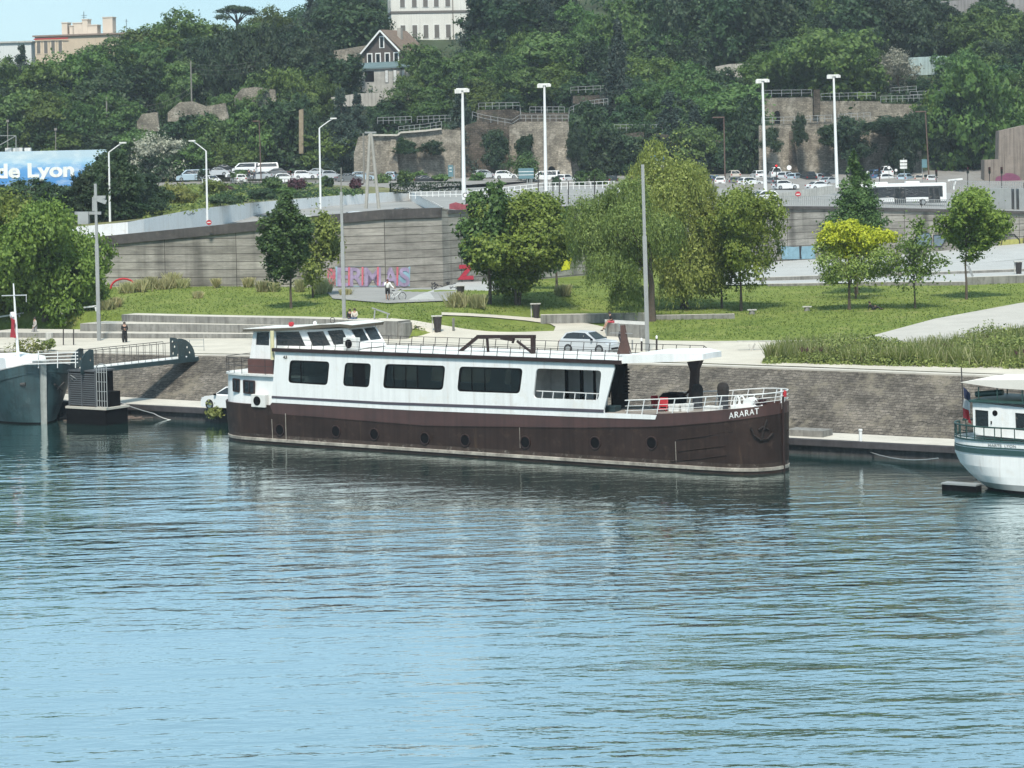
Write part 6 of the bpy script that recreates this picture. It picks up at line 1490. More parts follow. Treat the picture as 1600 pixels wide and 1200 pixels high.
LFT = [(300, 283, 'van', 'pale', 170, 'pale blue van farthest left in the left car park'), (337, 275, 'sedan', 'silver', 190, 'silver saloon in the back row, behind the first white hatchback'),
 (331, 288, 'hatch', 'white', -60, 'white hatchback with dark rear window, first of three by the rail'), (373, 287, 'suv', 'white', 110, 'white hatchback seen from behind, second of three by the rail'),
 (345, 270, 'sedan', 'black', 200, 'black saloon with raised boot in the back row'), (383, 272, 'van', 'white', 160, 'white van in the back row left of the brown lamp post'), (372, 278, 'hatch', 'white', 150, 'white hatchback squeezed before the back row van'),
 (413, 272, 'van', 'white', 185, 'taller white van right of the brown lamp post'), (409, 281, 'sedan', 'silver', 160, 'long silver saloon right of the brown lamp post'), (432, 276, 'sedan', 'grey', 170, 'dark grey saloon behind the round shrub'),
 (447, 286, 'suv', 'white', 15, 'white estate car nearest the plum shrub'), (475, 280, 'hatch', 'white', 20, 'white hatchback partly behind green shrubs, right end of the left car park'),
 (516, 280, 'hatch', 'silver', 30, 'silver hatchback left of the dark saloon'), (545, 284, 'sedan', 'grey', 20, 'large dark grey saloon left of the A shaped pole'), (566, 282, 'hatch', 'pale', 10, 'pale blue hatchback touching the dark saloon'),
 (613, 282, 'hatch', 'pale', 80, 'light blue hatchback behind the tall round shrub'), (666, 289, 'suv', 'black', 12, 'black off roader standing by the clipped hedge'),
 (498, 276, 'sedan', 'silver', 10, 'silver car behind the white arm lamp'), (758, 279, 'hatch', 'silver', 20, 'silver hatchback behind the bushes right of the blue panel'), (790, 280, 'hatch', 'white', 10, 'white hatchback left of the largest round bush')]
for a in LFT: upcar(*a)
RGT = [(852, 285, 'van', 'white', 160, 'white van beside the second tall mast'), (884, 286, 'hatch', 'white', 60, 'white hatchback right of the second tall mast'), (955, 288, 'hatch', 'black', 100, 'black hatchback left of the willow tip'), (1012, 290, 'hatch', 'silver', 60, 'silver hatchback between the willow tips'),
 (1112, 288, 'hatch', 'blue', 110, 'dark blue hatchback nearest the willow'), (1127, 290, 'hatch', 'white', 80, 'white hatchback left of the brown post'), (1145, 281, 'suv', 'beige', 100, 'beige off roader behind the brown post'),
 (1153, 290, 'hatch', 'grey', 65, 'grey hatchback nose on, right of the brown post'), (1172, 291, 'hatch', 'white', 30, 'white hatchback just left of the third mast'), (1184, 280, 'hatch', 'white', 100, 'white car roof behind the third mast'),
 (1208, 290, 'hatch', 'grey', 65, 'dark grey car right of the third mast'), (1212, 279, 'van', 'white', 90, 'white van in the back row under the red light'), (1230, 283, 'suv', 'silver', 55, 'silver car below the red traffic light'), (1227, 296, 'hatch', 'white', 20, 'white hatchback alone in the nearest row right of the third mast'),
 (1243, 284, 'hatch', 'pale', 60, 'pale blue car left of the dark van'), (1262, 286, 'van', 'black', 100, 'black van in front of the stone wall'), (1278, 285, 'hatch', 'silver', 60, 'silver hatchback right of the black van'), (1288, 283, 'sedan', 'black', 60, 'black saloon behind the silver hatchback'),
 (1296, 290, 'sedan', 'silver', 50, 'silver saloon left of the fourth mast'), (1281, 297, 'sedan', 'white', 25, 'white saloon half hidden by the side barrier'), (1366, 283, 'van', 'blue', 95, 'blue fronted van left of the road signs'), (1386, 285, 'hatch', 'white', 30, 'white hatchback under the round signs'),
 (1416, 286, 'suv', 'pale', 60, 'pale blue estate right of the round signs'), (1443, 286, 'hatch', 'beige', 60, 'beige hatchback right of the signpost'), (1456, 287, 'hatch', 'silver', 80, 'silver hatchback last before the dark trees'), (1384, 277, 'van', 'white', 90, 'white box van behind the round signs')]
for a in RGT: upcar(*a)
# cars on the ramp and road
for x, y, sh, col, rz, tx in [(203, 366, 'hatch', 'silver', 10, 'silver car on the ramp, only its roof above the dark parapet'), (485, 338, 'hatch', 'white', 12, 'white car roof on the ramp above the young trees'), (560, 330, 'sedan', 'silver', 12, 'pale saloon roof behind the parapet right of the grey post'), (635, 324, 'sedan', 'grey', 12, 'dark saloon roof behind the parapet near its end'), (540, 308, 'sedan', 'silver', 12, 'silver car roof showing over the scrawled white wall')]:
    Y = WP(x, y + 8).y + 3.4
    if y == 308: Y = 366
    b = P(x, y, Y); b.z -= 1.45
    car(b, R(rz), sh, col, tx, group='cars on the ramp road')
car(Vector((P(1190, 316, 318).x, 318, P(1190, 317, 318).z)), R(200), 'hatch', 'white', 'white hatchback driving on the road just behind the wall coping')
car(Vector((P(790, 318, 282).x, 282, 12.95)), R(10), 'hatch', 'pale', 'pale blue car on the road behind the bushy tree')
car(Vector((P(985, 303, 352).x, 352, P(985, 303, 352).z)), R(200), 'hatch', 'white', 'white car on the upper road seen through the willow top')
# bus
bz = P(1420, 322.5, 330); bx0 = P(1340, 322, 330).x
bus = thing('bus', 'white and dark city bus on the upper road behind the wall', 'bus', Vector((P(1405, 320, 332).x, 332, bz.z)), R(-3))
Lb = 6.0
m = MB(); m.bx(-Lb, Lb, -1.25, 1.25, .35, 2.95); m.build('body', CP['white'], bus, bevel=.12)
m = MB(); m.bx(-Lb + .15, Lb - .5, -1.275, -1.2, 1.15, 2.55); m.bx(Lb - .02, Lb + .02, -1.05, 1.05, 1.0, 2.6); m.build('window_band', MAT['car_glass'], bus)
for x in (-3.4, .0, 4.4):
    m = MB(); m.bx(x - .75, x + .75, -1.295, -1.22, .42, 2.5); d_ = m.build('door', M_('dark_bus_door', (.03, .033, .036), .3), bus)
    m = MB(); m.bx(x - .03, x + .03, -1.31, -1.29, .45, 2.5); m.bx(x - .6, x - .1, -1.31, -1.29, .9, 2.3); m.bx(x + .1, x + .6, -1.31, -1.29, .9, 2.3); m.build('door_pane', MAT['glass'], d_)
m = MB(); m.bx(-Lb + .02, Lb - .02, -1.28, 1.2, .36, .62); m.build('skirt', CP['grey'], bus)
for xa_, xb_ in ((1.0, 3.4), (-2.4, -.9), (-5.8, -4.4)):
    m = MB(); m.bx(xa_, xb_, -1.29, -1.24, .62, 1.15); m.build('side_panel', CP['white'], bus)
m = MB(); m.bx(-4.5, -1.5, -.9, .9, 2.95, 3.18); m.bx(.8, 2.6, -.9, .9, 2.95, 3.2); m.build('roof_unit', CP['white'], bus, bevel=.08)
for x in (-4.0 + 1.4, 2.9):
    m = MB(); m.lathe([(.3, -.14), (.46, -.14), (.48, 0), (.46, .14), (.3, .14)], 16, (0, 0, 0), 'y'); w_ = m.build('wheel', TYRE, bus, smooth=True); w_.location = (x, -1.16, .48)
    m = MB(); m.lathe([(.02, -.16), (.29, -.15), (.29, .15), (.02, .16)], 12, (0, 0, 0), 'y'); m.build('rim', RIM, w_)
m = MB(); m.bx(Lb - 2.2, Lb - .9, -1.29, -1.27, 2.25, 2.5); m.build('side_display', M_('amber_display', (.25, .13, .08), .5), bus)
# ================================================================== POSTS, MASTS, LAMPS, SIGNS
def place(name, label, cat, parts, base, group=None):
    t = thing(name, label, cat, base, 0, group)
    for nm, mb, mt in parts: mb.build(nm, mt, t, world=True, smooth=False)
    return t
def zof(x, y, base): return P(x, y, base.y)
def grey_post(bx, by, tx, ty, label, arm=None):
    b = GG(bx, by); tp = zof(tx, ty, b); m = MB(); mid = b.lerp(tp, .62)
    m.bar(b + Vector((0, 0, -.2)), mid, .30, .30); m2 = MB(); m2.bar(mid, tp, .22, .22)
    parts = [('lower_shaft', m, MAT['steel']), ('upper_shaft', m2, MAT['steel'])]
    if arm:
        a = MB()
        for p, q_, w_ in arm: a.bar(zof(*p, b), zof(*q_, b), w_)
        parts.append(('bracket', a, MAT['steel']))
    place('lamp_post', label, 'lamp post', parts, b, 'tall square grey posts along the park')
grey_post(155, 534, 149, 287, 'tall square grey post at the left with brackets near its top', [((146, 308), (165, 308), .25), ((146, 308), (146, 330), .2), ((117, 333), (158, 333), .25), ((131, 331), (131, 350), .9), ((152, 311), (166, 316), .35)])
grey_post(538, 504, 533, 300, 'tall square grey post behind the wheelhouse')
grey_post(1012, 551, 1004, 257, 'tall square grey post in front of the big willows')
def mast(bx, by, tx, ty, Y, label):
    b = P(bx, by, Y); tp = P(tx, ty, Y); m = MB(); m.tube([b, b.lerp(tp, .5), tp], .26, 10, .15)
    h = MB(); w = 9*Y/F; h.box(tp + Vector((-.05, 0, .1)), (2*w, .5, .28)); h.box(tp + Vector((-.75*w, -.3, -.12)), (.8, .5, .5)); h.box(tp + Vector((.7*w, -.3, -.05)), (.7, .5, .4))
    place('floodlight_mast', label, 'mast', [('pole', m, MAT['white_metal']), ('lamp_head', h, MAT['white_dirty'])], b, 'tall white floodlight masts')
mast(725, 312, 722.5, 141, 305, 'tall white floodlight mast in front of the hanging conifer, leftmost of four')
mast(853, 298, 850.5, 133, 360, 'tall white floodlight mast before the buttressed wall, second of four')
mast(1196, 298, 1191.5, 126, 360, 'tall white floodlight mast left of the arched niche, third of four')
mast(1308, 293, 1302.5, 119, 375, 'tall white floodlight mast before the right stone wall, rightmost of four')
def arm_lamp(bx, by, kx, ky, tx, ty, Y, label):
    b, k, t_ = P(bx, by, Y), P(kx, ky, Y), P(tx, ty, Y); m = MB(); m.tube([b, k], .13, 8, .09); a = MB(); a.tube([k, k.lerp(t_, .6) + Vector((0, 0, .05)), t_], .06, 6); hd = MB(); hd.box(t_, (.75, .3, .16))
    place('street_lamp', label, 'street lamp', [('pole', m, MAT['white_metal']), ('arm', a, MAT['white_metal']), ('lamp_head', hd, MAT['white_dirty'])], b, 'white street lamps with one slanting arm')
arm_lamp(172, 350, 170, 238, 192, 223, 275, 'white street lamp with arm to the right, beside the billboard')
arm_lamp(324, 345, 322, 236, 300, 220, 287, 'white street lamp with arm to the left, before the car park')
arm_lamp(501, 326, 499, 200, 521, 185, 300, 'white street lamp with arm to the right, before the dark cedar')
def thin_post(bx, by, tx, ty, Y, r, mat, label, name='utility_pole', cat='pole', head=None, group=None):
    b, t_ = P(bx, by, Y), P(tx, ty, Y); m = MB(); m.tube([b, t_], r, 7, r*.75); ps_ = [('shaft', m, mat)]
    if head:
        h = MB(); h.box(t_ + Vector(head[0]), head[1]); ps_.append(('lamp_head', h, mat))
    return place(name, label, cat, ps_, b, group)
GP = M_('grey_timber_pole', (.20, .19, .17), .9, .2, 1)
RUST = M_('brown_painted_pole', (.11, .07, .055), .7, .2, 1)
thin_post(167, 240, 166.5, 152, 460, .16, GP, 'grey wooden utility pole on the left slope, lowest of three')
thin_post(300, 182, 298, 95, 470, .16, GP, 'grey wooden utility pole before the dark ivy row, middle of three')
thin_post(488, 112, 486.5, 55, 500, .14, GP, 'grey wooden utility pole near the skyline, highest of three')
thin_post(1133, 288, 1131, 185, 425, .13, RUST, 'brown lamp post with a short arm left of the third mast', 'street_lamp', 'street lamp', ((-.9, 0, .2), (2.0, .25, .2)))
thin_post(408, 282, 405, 190, 430, .11, RUST, 'brown lamp post between the vans of the left car park', 'street_lamp', 'street lamp', ((-.5, 0, .1), (1.2, .25, .2)))
thin_post(1452, 285, 1446, 176, 430, .13, RUST, 'brown lamp post before the right dark trees', 'street_lamp', 'street lamp', ((-.8, 0, .2), (1.8, .25, .2)))
thin_post(87, 235, 87, 203, 420, .09, GP, 'small globe lamp above the right half of the billboard', 'street_lamp', 'street lamp', ((0, 0, .1), (.4, .4, .4)))
thin_post(12, 233, 12, 190, 420, .09, GP, 'small lamp above the left half of the billboard', 'street_lamp', 'street lamp', ((0, 0, .1), (.4, .4, .4)))
b = P(583, 326, 310); m = MB(); m.tube([P(572, 326, 310), P(578, 208, 310)], .22, 7, .16); m.tube([P(592, 326, 310), P(580, 208, 310)], .22, 7, .16); c_ = MB(); c_.bar(P(570, 207, 310), P(588, 207, 310), .22); c_.bar(P(577, 270, 310), P(587, 270, 310), .15)
place('utility_pole', 'A shaped twin concrete utility pole before the stone bastion', 'pole', [('leg', m, M_('pole_concrete', (.33, .32, .29), .9, .15, 1)), ('crossarm', c_, MAT['steel'])], b)
thin_post(569, 290, 567.5, 208, 420, .17, GP, 'plain grey pole just left of the A shaped pole')
thin_post(533, 318, 533, 262, 345, .10, GP, 'short grey post on the ramp wall', 'street_post', 'post')
def wires(p, q_, n, label):
    m = MB()
    for k in range(n):
        a, b_ = p + Vector((0, 0, -k*.9)), q_ + Vector((0, 0, -k*.9)); m.tube([a.lerp(b_, t) - Vector((0, 0, 2.2*4*t*(1 - t))) for t in np.linspace(0, 1, 9)], .022, 4)
    solo(m, 'overhead_wires', GP, label, 'wires', p)
wires(P(166.5, 155, 460), P(298, 137, 470), 2, 'overhead wires from the lowest to the middle wooden pole')
wires(P(298, 99, 470), P(486.5, 59, 500), 3, 'overhead wires from the middle to the highest wooden pole')
# signs
def sign(name, label, cat, px0, py0, px1, py1, Y, mat, posts, ybase, extra=None, post_mat=None):
    b = P((px0 + px1)/2, ybase, Y); t = thing(name, label, cat, b)
    a, c_ = P(px0, py0, Y), P(px1, py1, Y); m = MB(); m.bx(a.x, c_.x, Y - .06, Y, c_.z, a.z); pn = m.build('panel', mat, t, world=True)
    m = MB()
    for x in posts: m.bar(P(x, ybase, Y + .08), P(x, py0 + 1, Y + .08), .14)
    m.build('post', post_mat or MAT['steel'], t, world=True)
    if extra:
        e = MB()
        for x0, y0, x1_, y1_ in extra: p, q_ = P(x0, y0, Y), P(x1_, y1_, Y); e.bx(p.x, q_.x, Y - .08, Y - .065, q_.z, p.z)
        e.build('lettering', MAT['white'], pn, world=True)
BLUE = M_('road_sign_blue', (.03, .14, .38), .5, .1, 1); SBL = M_('road_sign_slate', (.10, .19, .22), .5, .1, 1)
sign('road_sign', 'blue direction sign with white plates below it, above the willow', 'road sign', 1016, 243, 1039, 251.5, 370, BLUE, (1026, 1032), 292, [(1020, 245.5, 1034, 246.5), (1020, 248, 1030, 249)])
sign('road_sign', 'stack of white direction plates under the blue direction sign', 'road sign', 1017, 252.5, 1039, 264.5, 370.3, MAT['white_dirty'], (1028,), 292, None)
sign('road_sign', 'slate blue backs of direction plates beside the largest round bush', 'road sign', 810, 263, 834, 279, 350, SBL, (824, 828, 831), 300, [(810, 268, 834, 268.4), (810, 273, 834, 273.4)])
sign('advert_panel', 'narrow tall blue information panel left of the first mast', 'sign', 700, 258, 708.5, 276, 372, SBL, (710,), 300, [(702, 262, 706, 263), (702, 267, 706, 268)])
def disc(x, y, Y, r, mat, label, ybase, bar=True, px=None):
    c_ = P(x, y, Y); t = thing('road_sign', label, 'road sign', P(x, ybase, Y)); m = MB(); m.lathe([(r, -.03), (r, .03)], 18, c_, 'y'); d = m.build('disc', mat, t, world=True)
    if bar: m = MB(); m.box(c_ + Vector((0, -.045, 0)), (r*1.3, .02, r*.32)); m.build('bar', MAT['white'], d, world=True)
    else: m = MB(); m.lathe([(r*.7, -.045), (r*.7, -.035)], 16, c_, 'y'); m.build('sign_face', MAT['white'], d, world=True)
    m = MB(); m.bar(P(x, ybase, Y + .06), P(x, y, Y + .06), .08); m.build('post', MAT['steel'], t, world=True)
disc(326.5, 347.5, 256.3, .26, MAT['red'], 'no entry disc on the dark parapet below the left arm lamp', 354)
disc(1247, 303.5, 330, .36, MAT['red'], 'no entry disc by the side barrier right of the third mast', 322)
disc(1233, 262, 410, .38, MAT['white'], 'round white sign on a post above the right car park', 288, False)
disc(1356, 269, 400, .3, MAT['rail_dark'], 'small round sign left of the blue fronted van', 292, False)
disc(1389, 262, 400, .34, MAT['rail_dark'], 'round sign above the white box van', 292, False)
disc(1400, 266, 399, .3, MAT['rail_dark'], 'round sign next to the white direction plates', 292, False)
disc(727, 305, 304, .3, MAT['rail_dark'], 'round speed sign at the foot of the first mast', 318, False)
for x in (1412,):
    t = thing('road_sign', 'three stacked white direction plates on the right of the car park', 'road sign', P(1413, 295, 402)); m = MB(); m.bar(P(1414, 295, 402), P(1412, 247, 402), .12); m.build('post', MAT['steel'], t, world=True)
    for k in range(3): a = P(1406, 250 + k*5, 401.8); m = MB(); m.bx(a.x, a.x + 1.1, 401.6, 401.8, a.z - .38, a.z); m.build('plate', MAT['white_dirty'], t, world=True)
t = thing('road_sign', 'slate blue sign on a post right of the white direction plates', 'road sign', P(1440, 295, 402)); m = MB(); m.bar(P(1441, 295, 402), P(1441, 250, 402), .12); m.build('post', MAT['steel'], t, world=True); m = MB(); a = P(1440, 249, 401.8); m.bx(a.x, a.x + .8, 401.6, 401.8, a.z - 1.3, a.z); m.build('panel', SBL, t, world=True)
def traffic_light(x, y, yb, Y, label, lit=None):
    t = thing('traffic_light', label, 'traffic light', P(x, yb, Y)); m = MB(); m.bar(P(x, yb, Y), P(x, y, Y), .11); m.build('post', MAT['rail_dark'], t, world=True)
    c_ = P(x, y, Y - .12); m = MB(); m.bx(c_.x - .16, c_.x + .16, Y - .25, Y - .05, c_.z - .5, c_.z + .5); h = m.build('signal_head', MAT['black'], t, world=True)
    for k, (cname, cc) in enumerate((('red', (.5, .01, .01)), ('amber', (.2, .08, .0)), ('green', (.0, .12, .05)))):
        mm = M_('signal_' + cname, cc if lit == k else mul(cc, .08), .3); m = MB(); m.lathe([(.02, 0), (.14, 0), (.15, .03)], 12, (c_.x, Y - .27, c_.z + .32 - k*.32), 'y')
        if lit == k: mm.node_tree.nodes['Principled BSDF'].inputs['Emission Color'].default_value = (1, .03, .03, 1); mm.node_tree.nodes['Principled BSDF'].inputs['Emission Strength'].default_value = 1.0
        m.build('lens', mm, h, world=True)
traffic_light(1213, 262, 292, 405, 'traffic light showing red before the right stone wall', 0)
traffic_light(1374, 267, 292, 402, 'traffic light in front of the blue fronted van')
traffic_light(1463, 270, 295, 400, 'traffic light before the right dark trees')
traffic_light(1512, 266, 292, 400, 'traffic light left of the concrete abutment')
traffic_light(1546, 266, 296, 398, 'traffic light at the left corner of the concrete abutment')
traffic_light(1565, 266, 296, 398, 'traffic light next to the purple blob graffiti')
for i, (x, yb, yt) in enumerate([(265, 318, 0), ]): pass
for i, (x, y0, y1) in enumerate([(864, 288, 318), (874, 275, 320), (888, 283, 320), (929, 275, 314), (841, 262, 310)]):
    thin_post(x, y1, x, y0, 292, .07, MAT['rail_dark'], ['slim dark post with red and white band left of the traffic poles', 'slim dark post nearest the second mast on the roadside', 'slim dark post with box on top on the roadside', 'slim dark post alone on the grey road left of the willow', 'slim dark globe lamp post left of the second mast'][i], 'street_post', 'post')
# ================================================================== BILLBOARD
bY = 405; bb = thing('billboard', 'huge blue banner billboard with white city lettering, cut by the left edge', 'billboard', P(80, 300, bY))
def sky_banner():
    m, nt, b = nodes('blue_sky_banner'); v = coords(nt)
    sp = nn(nt, 'ShaderNodeSeparateXYZ'); nt.links.new(v, sp.inputs[0])
    mr = nn(nt, 'ShaderNodeMapRange'); mr.inputs[1].default_value = 1.2; mr.inputs[2].default_value = 5.6; nt.links.new(sp.outputs[2], mr.inputs[0])
    c = ramp(nt, mr.outputs[0], [(0, (.05, .22, .55)), (.55, (.10, .30, .62)), (.8, (.32, .52, .70)), (1, (.42, .55, .66))])
    cl = ramp(nt, noise(nt, .5, 5, .6, coords(nt, (.6, 1, 1.5))), [(.48, 0.0), (.68, .7)])
    c = mixc(nt, cl, c, (.62, .70, .76)); nt.links.new(c, b.inputs['Base Color']); b.inputs['Roughness'].default_value = .8; return m
m = MB(); a, c_ = P(-60, 238.5, bY), P(168, 290, bY); m.bx(a.x, c_.x, bY - .15, bY, c_.z, a.z); m.build('banner', sky_banner(), bb, world=True)
me = text_mesh('de Lyon', 1.0, .035, .02); xs = [v.co.x for v in me.vertices]; x0, x1 = min(xs), max(xs)
A_, B_ = P(-6, 278, bY - .2), P(116, 275, bY - .2); hgt = (P(50, 255, bY).z - P(50, 276.5, bY).z)
for v in me.vertices:
    t = (v.co.x - x0)/(x1 - x0); v.co = Vector((lerp(A_.x, B_.x, t), bY - .18 - v.co.z, lerp(A_.z, B_.z, t) + v.co.y/.70*hgt)) - bb.location
me.materials.clear(); me.materials.append(MAT['white']); link('lettering', me, bb)
m = MB()
for x in (-40, 20, 80, 140): m.bar(P(x, 345, bY + .3), P(x, 240, bY + .3), .3)
m.build('support', MAT['steel'], bb, world=True)
m = MB(); m.bar(P(-20, 238, bY + 1), P(25, 212, bY + 1), .12); m.bar(P(25, 212, bY + 1), P(25, 238, bY + 1), .12); m.bar(P(-20, 212, bY + 1), P(25, 212, bY + 1), .10); solo(m, 'sign_gantry', MAT['steel'], 'thin sign gantry behind the top left of the billboard', 'gantry', P(25, 238, bY + 1))
m = MB()
for x0, x1_ in ((8, 18), (20, 35), (38, 48)): p, q_ = P(x0, 231, bY + 2), P(x1_, 238, bY + 2); m.bx(p.x, q_.x, bY + 2, bY + 3, q_.z - .4, p.z)
solo(m, 'white_cabins', MAT['white_dirty'], 'row of white site cabins peeping over the billboard', 'cabins', P(25, 238, bY + 2))
# ================================================================== HILL: STONE WALLS, RAILINGS, HOUSES
STONE = masonry('hill_rubble_stone', (.33, .295, .245), (.21, .188, .155), (.15, .135, .11), .62, .30, bmp=1.0, dirt=(.40, .365, .31), streak=.35)
STONE_D = masonry('dark_hill_stone', (.155, .13, .105), (.09, .075, .062), (.055, .046, .04), .75, .36, bmp=1.0, dirt=(.05, .055, .035), streak=.4)
PALE = M_('pale_rendered_wall', (.40, .375, .34), .9, .2, .3, .45, .1, dirt=(.27, .25, .22))
def px_wall(name, label, top, ybot, Y, th, mat, cat='wall', Yend=None, group=None):
    # wall whose top edge follows the pixels given; ybot: one value or list of pixels; depth may change along it
    n = len(top); ys = [lerp(Y, Yend if Yend else Y, i/max(n-1, 1)) for i in range(n)]
    yb = ybot if isinstance(ybot, (list, tuple)) else [ybot]*n
    A = [P(x, y, d) for (x, y), d in zip(top, ys)]; B = [P(x + (0), b, d) for (x, _), b, d in zip(top, yb, ys)]
    off = Vector((0, th, 0)); m = MB(); vs = A + B + [p + off for p in A] + [p + off for p in B]
    fs = [(i, n+i, n+i+1, i+1) for i in range(n-1)] + [(i, i+1, 2*n+i+1, 2*n+i) for i in range(n-1)] + [(2*n+i, 2*n+i+1, 3*n+i+1, 3*n+i) for i in range(n-1)] + [(0, 2*n, 3*n, n), (n-1, n+n-1, 3*n+n-1, 2*n+n-1)]
    m.add(vs, fs); return solo(m, name, mat, label, cat, B[n//2], group)
def buttress(x0, x1, yt, yb, Y, d, mat, label):
    a, b_ = P(x0, yb, Y), P(x1, yb, Y); zt_ = P(x0, yt, Y).z; m = MB()
    m.add([(a.x, Y, zt_), (b_.x, Y, zt_), (a.x - .6, Y - d, a.z), (b_.x + .6, Y - d, a.z), (a.x, Y, a.z), (b_.x, Y, a.z)], [(0, 1, 3, 2), (0, 2, 4), (1, 5, 3), (2, 3, 5, 4)])
    solo(m, 'buttress', mat, label, 'buttress', a)
px_wall('stone_bastion', 'pale cornered stone bastion wall behind the A shaped pole', [(553, 240), (560, 214), (577, 211), (622, 211), (650, 204), (700, 202), (720, 204)], 289, 440, 1.5, STONE)
m = MB(); a = [P(575, 211, 439.6), P(621, 211, 439.6), P(626, 207, 439.6), P(665, 204, 439.6), P(690, 201, 439.6)]
for p, q_ in zip(a, a[1:]): m.bar(p, q_, .35, .3)
solo(m, 'bastion_coping', MAT['conc_top'], 'pale coping line on top of the stone bastion', 'coping', a[0])
buttress(612, 620, 218, 289, 439.8, 1.8, STONE, 'sloping buttress on the stone bastion right of the A shaped pole')
px_wall('stone_wall', 'dark stone wall behind the hanging conifer', [(700, 205), (745, 190), (795, 190), (810, 205)], 289, 444, 1.5, STONE_D)
px_wall('stone_wall', 'brown stone wall with a small arched door beside the second mast', [(796, 196), (812, 190), (888, 190), (893, 240), (905, 262)], 290, 440, 1.5, STONE)
buttress(874, 890, 232, 290, 439.8, 4.0, STONE, 'leaning dark buttress right of the second mast')
m = MB(); c_ = P(862, 266, 439.4); m.prism([(c_.x - .6, 439.7, c_.z - 2.2), (c_.x + .6, 439.7, c_.z - 2.2), (c_.x + .6, 439.7, c_.z)] + [(c_.x + .6*math.cos(k*math.pi/8), 439.7, c_.z + .7*math.sin(k*math.pi/8)) for k in range(1, 8)] + [(c_.x - .6, 439.7, c_.z)], (0, .35, 0)); solo(m, 'arched_door', MAT['black'], 'dark arched door at the foot of the brown stone wall', 'door', c_)
px_wall('stone_wall', 'dark stone wall in the shade between the willow top and third mast', [(955, 212), (1000, 206), (1060, 212), (1100, 216), (1190, 230)], 290, 446, 1.5, STONE_D)
px_wall('stone_wall', 'wide lower stone wall behind the right car park', [(1186, 196), (1240, 194), (1262, 189), (1330, 192), (1370, 186), (1412, 192), (1425, 172), (1440, 190)], 290, 441, 1.5, STONE)
buttress(1235, 1242, 205, 290, 440.8, 2.2, STONE_D, 'dark buttress below the tall arched niche')
buttress(1340, 1346, 222, 290, 440.8, 2.2, STONE_D, 'narrow buttress left of the ivy column')
buttress(1392, 1400, 205, 290, 440.8, 2.4, STONE_D, 'dark buttress right of the pale stone panel')
px_wall('stone_wall', 'upper stone wall with the arched niche under the wide spreading tree', [(1190, 153), (1268, 151), (1272, 157), (1330, 158), (1374, 158), (1378, 162), (1440, 163)], 196, 466, 1.2, STONE)
m = MB(); c_ = P(1214.5, 178, 465.6); m.prism([(c_.x - .5, 465.8, c_.z - 1.6), (c_.x + .5, 465.8, c_.z - 1.6), (c_.x + .5, 465.8, c_.z)] + [(c_.x + .5*math.cos(k*math.pi/8), 465.8, c_.z + .6*math.sin(k*math.pi/8)) for k in range(1, 8)] + [(c_.x - .5, 465.8, c_.z)], (0, .3, 0)); solo(m, 'arched_niche', MAT['black'], 'dark arched niche in the upper stone wall', 'niche', c_)
m = MB(); a, b_ = P(1271, 182, 464.5), P(1280, 140, 464.5); m.bx(a.x, b_.x, 463.5, 465, a.z, b_.z); solo(m, 'dark_pier', STONE_D, 'dark pier between the two upper stone walls', 'pier', a)
px_wall('concrete_abutment', 'streaked concrete abutment with purple graffiti at the right edge', [(1538, 250), (1560, 249), (1561, 205), (1600, 196), (1660, 190)], 300, 425, 3, M_('streaked_brown_concrete', (.22, .185, .16), .9, .2, .6, .5, .2, dirt=(.13, .11, .10)))
# purple blob graffiti
def blob(pts, Y, mat, name, label, wallobj=None):
    m = MB(); q_ = [P(x, y, Y) for x, y in pts]; rp = roundpoly([Vector((p.x, p.z, 0)) for p in q_], .8); m.prism([(p[0], Y, p[1]) for p in rp], (0, .03, 0)); return solo(m, name, mat, label, 'graffiti', q_[0])
blob([(1554, 289), (1556, 276), (1568, 274), (1572, 270), (1584, 271), (1594, 276), (1596, 289)], 424.9, M_('purple_spray', (.17, .05, .10), .8, .3, 3), 'graffiti', 'purple blob graffiti on the concrete abutment')
px_wall('stone_wall', 'long brown stone wall left of the gabled house', [(503, 82), (540, 76), (585, 69), (592, 70)], [104, 101, 100, 100], 500, 1, STONE)
px_wall('graffiti_wall', 'pale terrace wall with grey scrawls below the grey annex house', [(517, 152), (560, 146), (606, 144), (640, 137)], [166, 166, 166, 160], 474, 1, PALE)
px_wall('ruined_wall', 'ruined pale brown wall on the left slope with a broken right end', [(262, 176), (280, 160), (300, 158), (322, 166), (352, 161), (357, 182)], [190, 190, 190, 190, 188, 186], 458, 1, STONE)
px_wall('ruined_wall', 'smaller ruined wall on the left slope beside the lowest wooden pole', [(214, 190), (222, 178), (246, 175), (249, 200)], [205, 205, 205, 205], 456, 1, STONE)
px_wall('ruined_wall', 'small pinkish ruin right of the dark ivy row', [(366, 152), (378, 138), (400, 136), (430, 140), (432, 160)], [166, 166, 166, 166, 166], 468, 1, STONE)
px_wall('stone_pier', 'narrow ochre stone pier between dark trees', [(467, 172), (474, 170)], 240, 446, 1, M_('ochre_stone', (.24, .195, .135), .9, .3, 1, .2, .2))
px_wall('terrace_wall', 'pale pinkish wall on the upper right behind the trees', [(1118, 104), (1140, 100), (1178, 99)], [132, 130, 126], 492, 1, PALE)
px_wall('terrace_wall', 'pale blue stained wall right of the flowering tree', [(1420, 90), (1480, 87)], [118, 116], 488, 1, M_('pale_blue_render', (.36, .45, .45), .85, .2, .3, .4, .1))
px_wall('terrace_wall', 'grey wall at the very top right of the hill', [(1470, 2), (1530, -2), (1660, -4)], [20, 20, 24], 520, 1, M_('grey_render', (.26, .25, .25), .9, .2, .3, .4))
px_wall('terrace_wall', 'grey stone wall behind the zigzag railings', [(745, 172), (800, 171), (820, 176), (888, 176)], [190, 192, 192, 192], 462, 1, STONE_D)
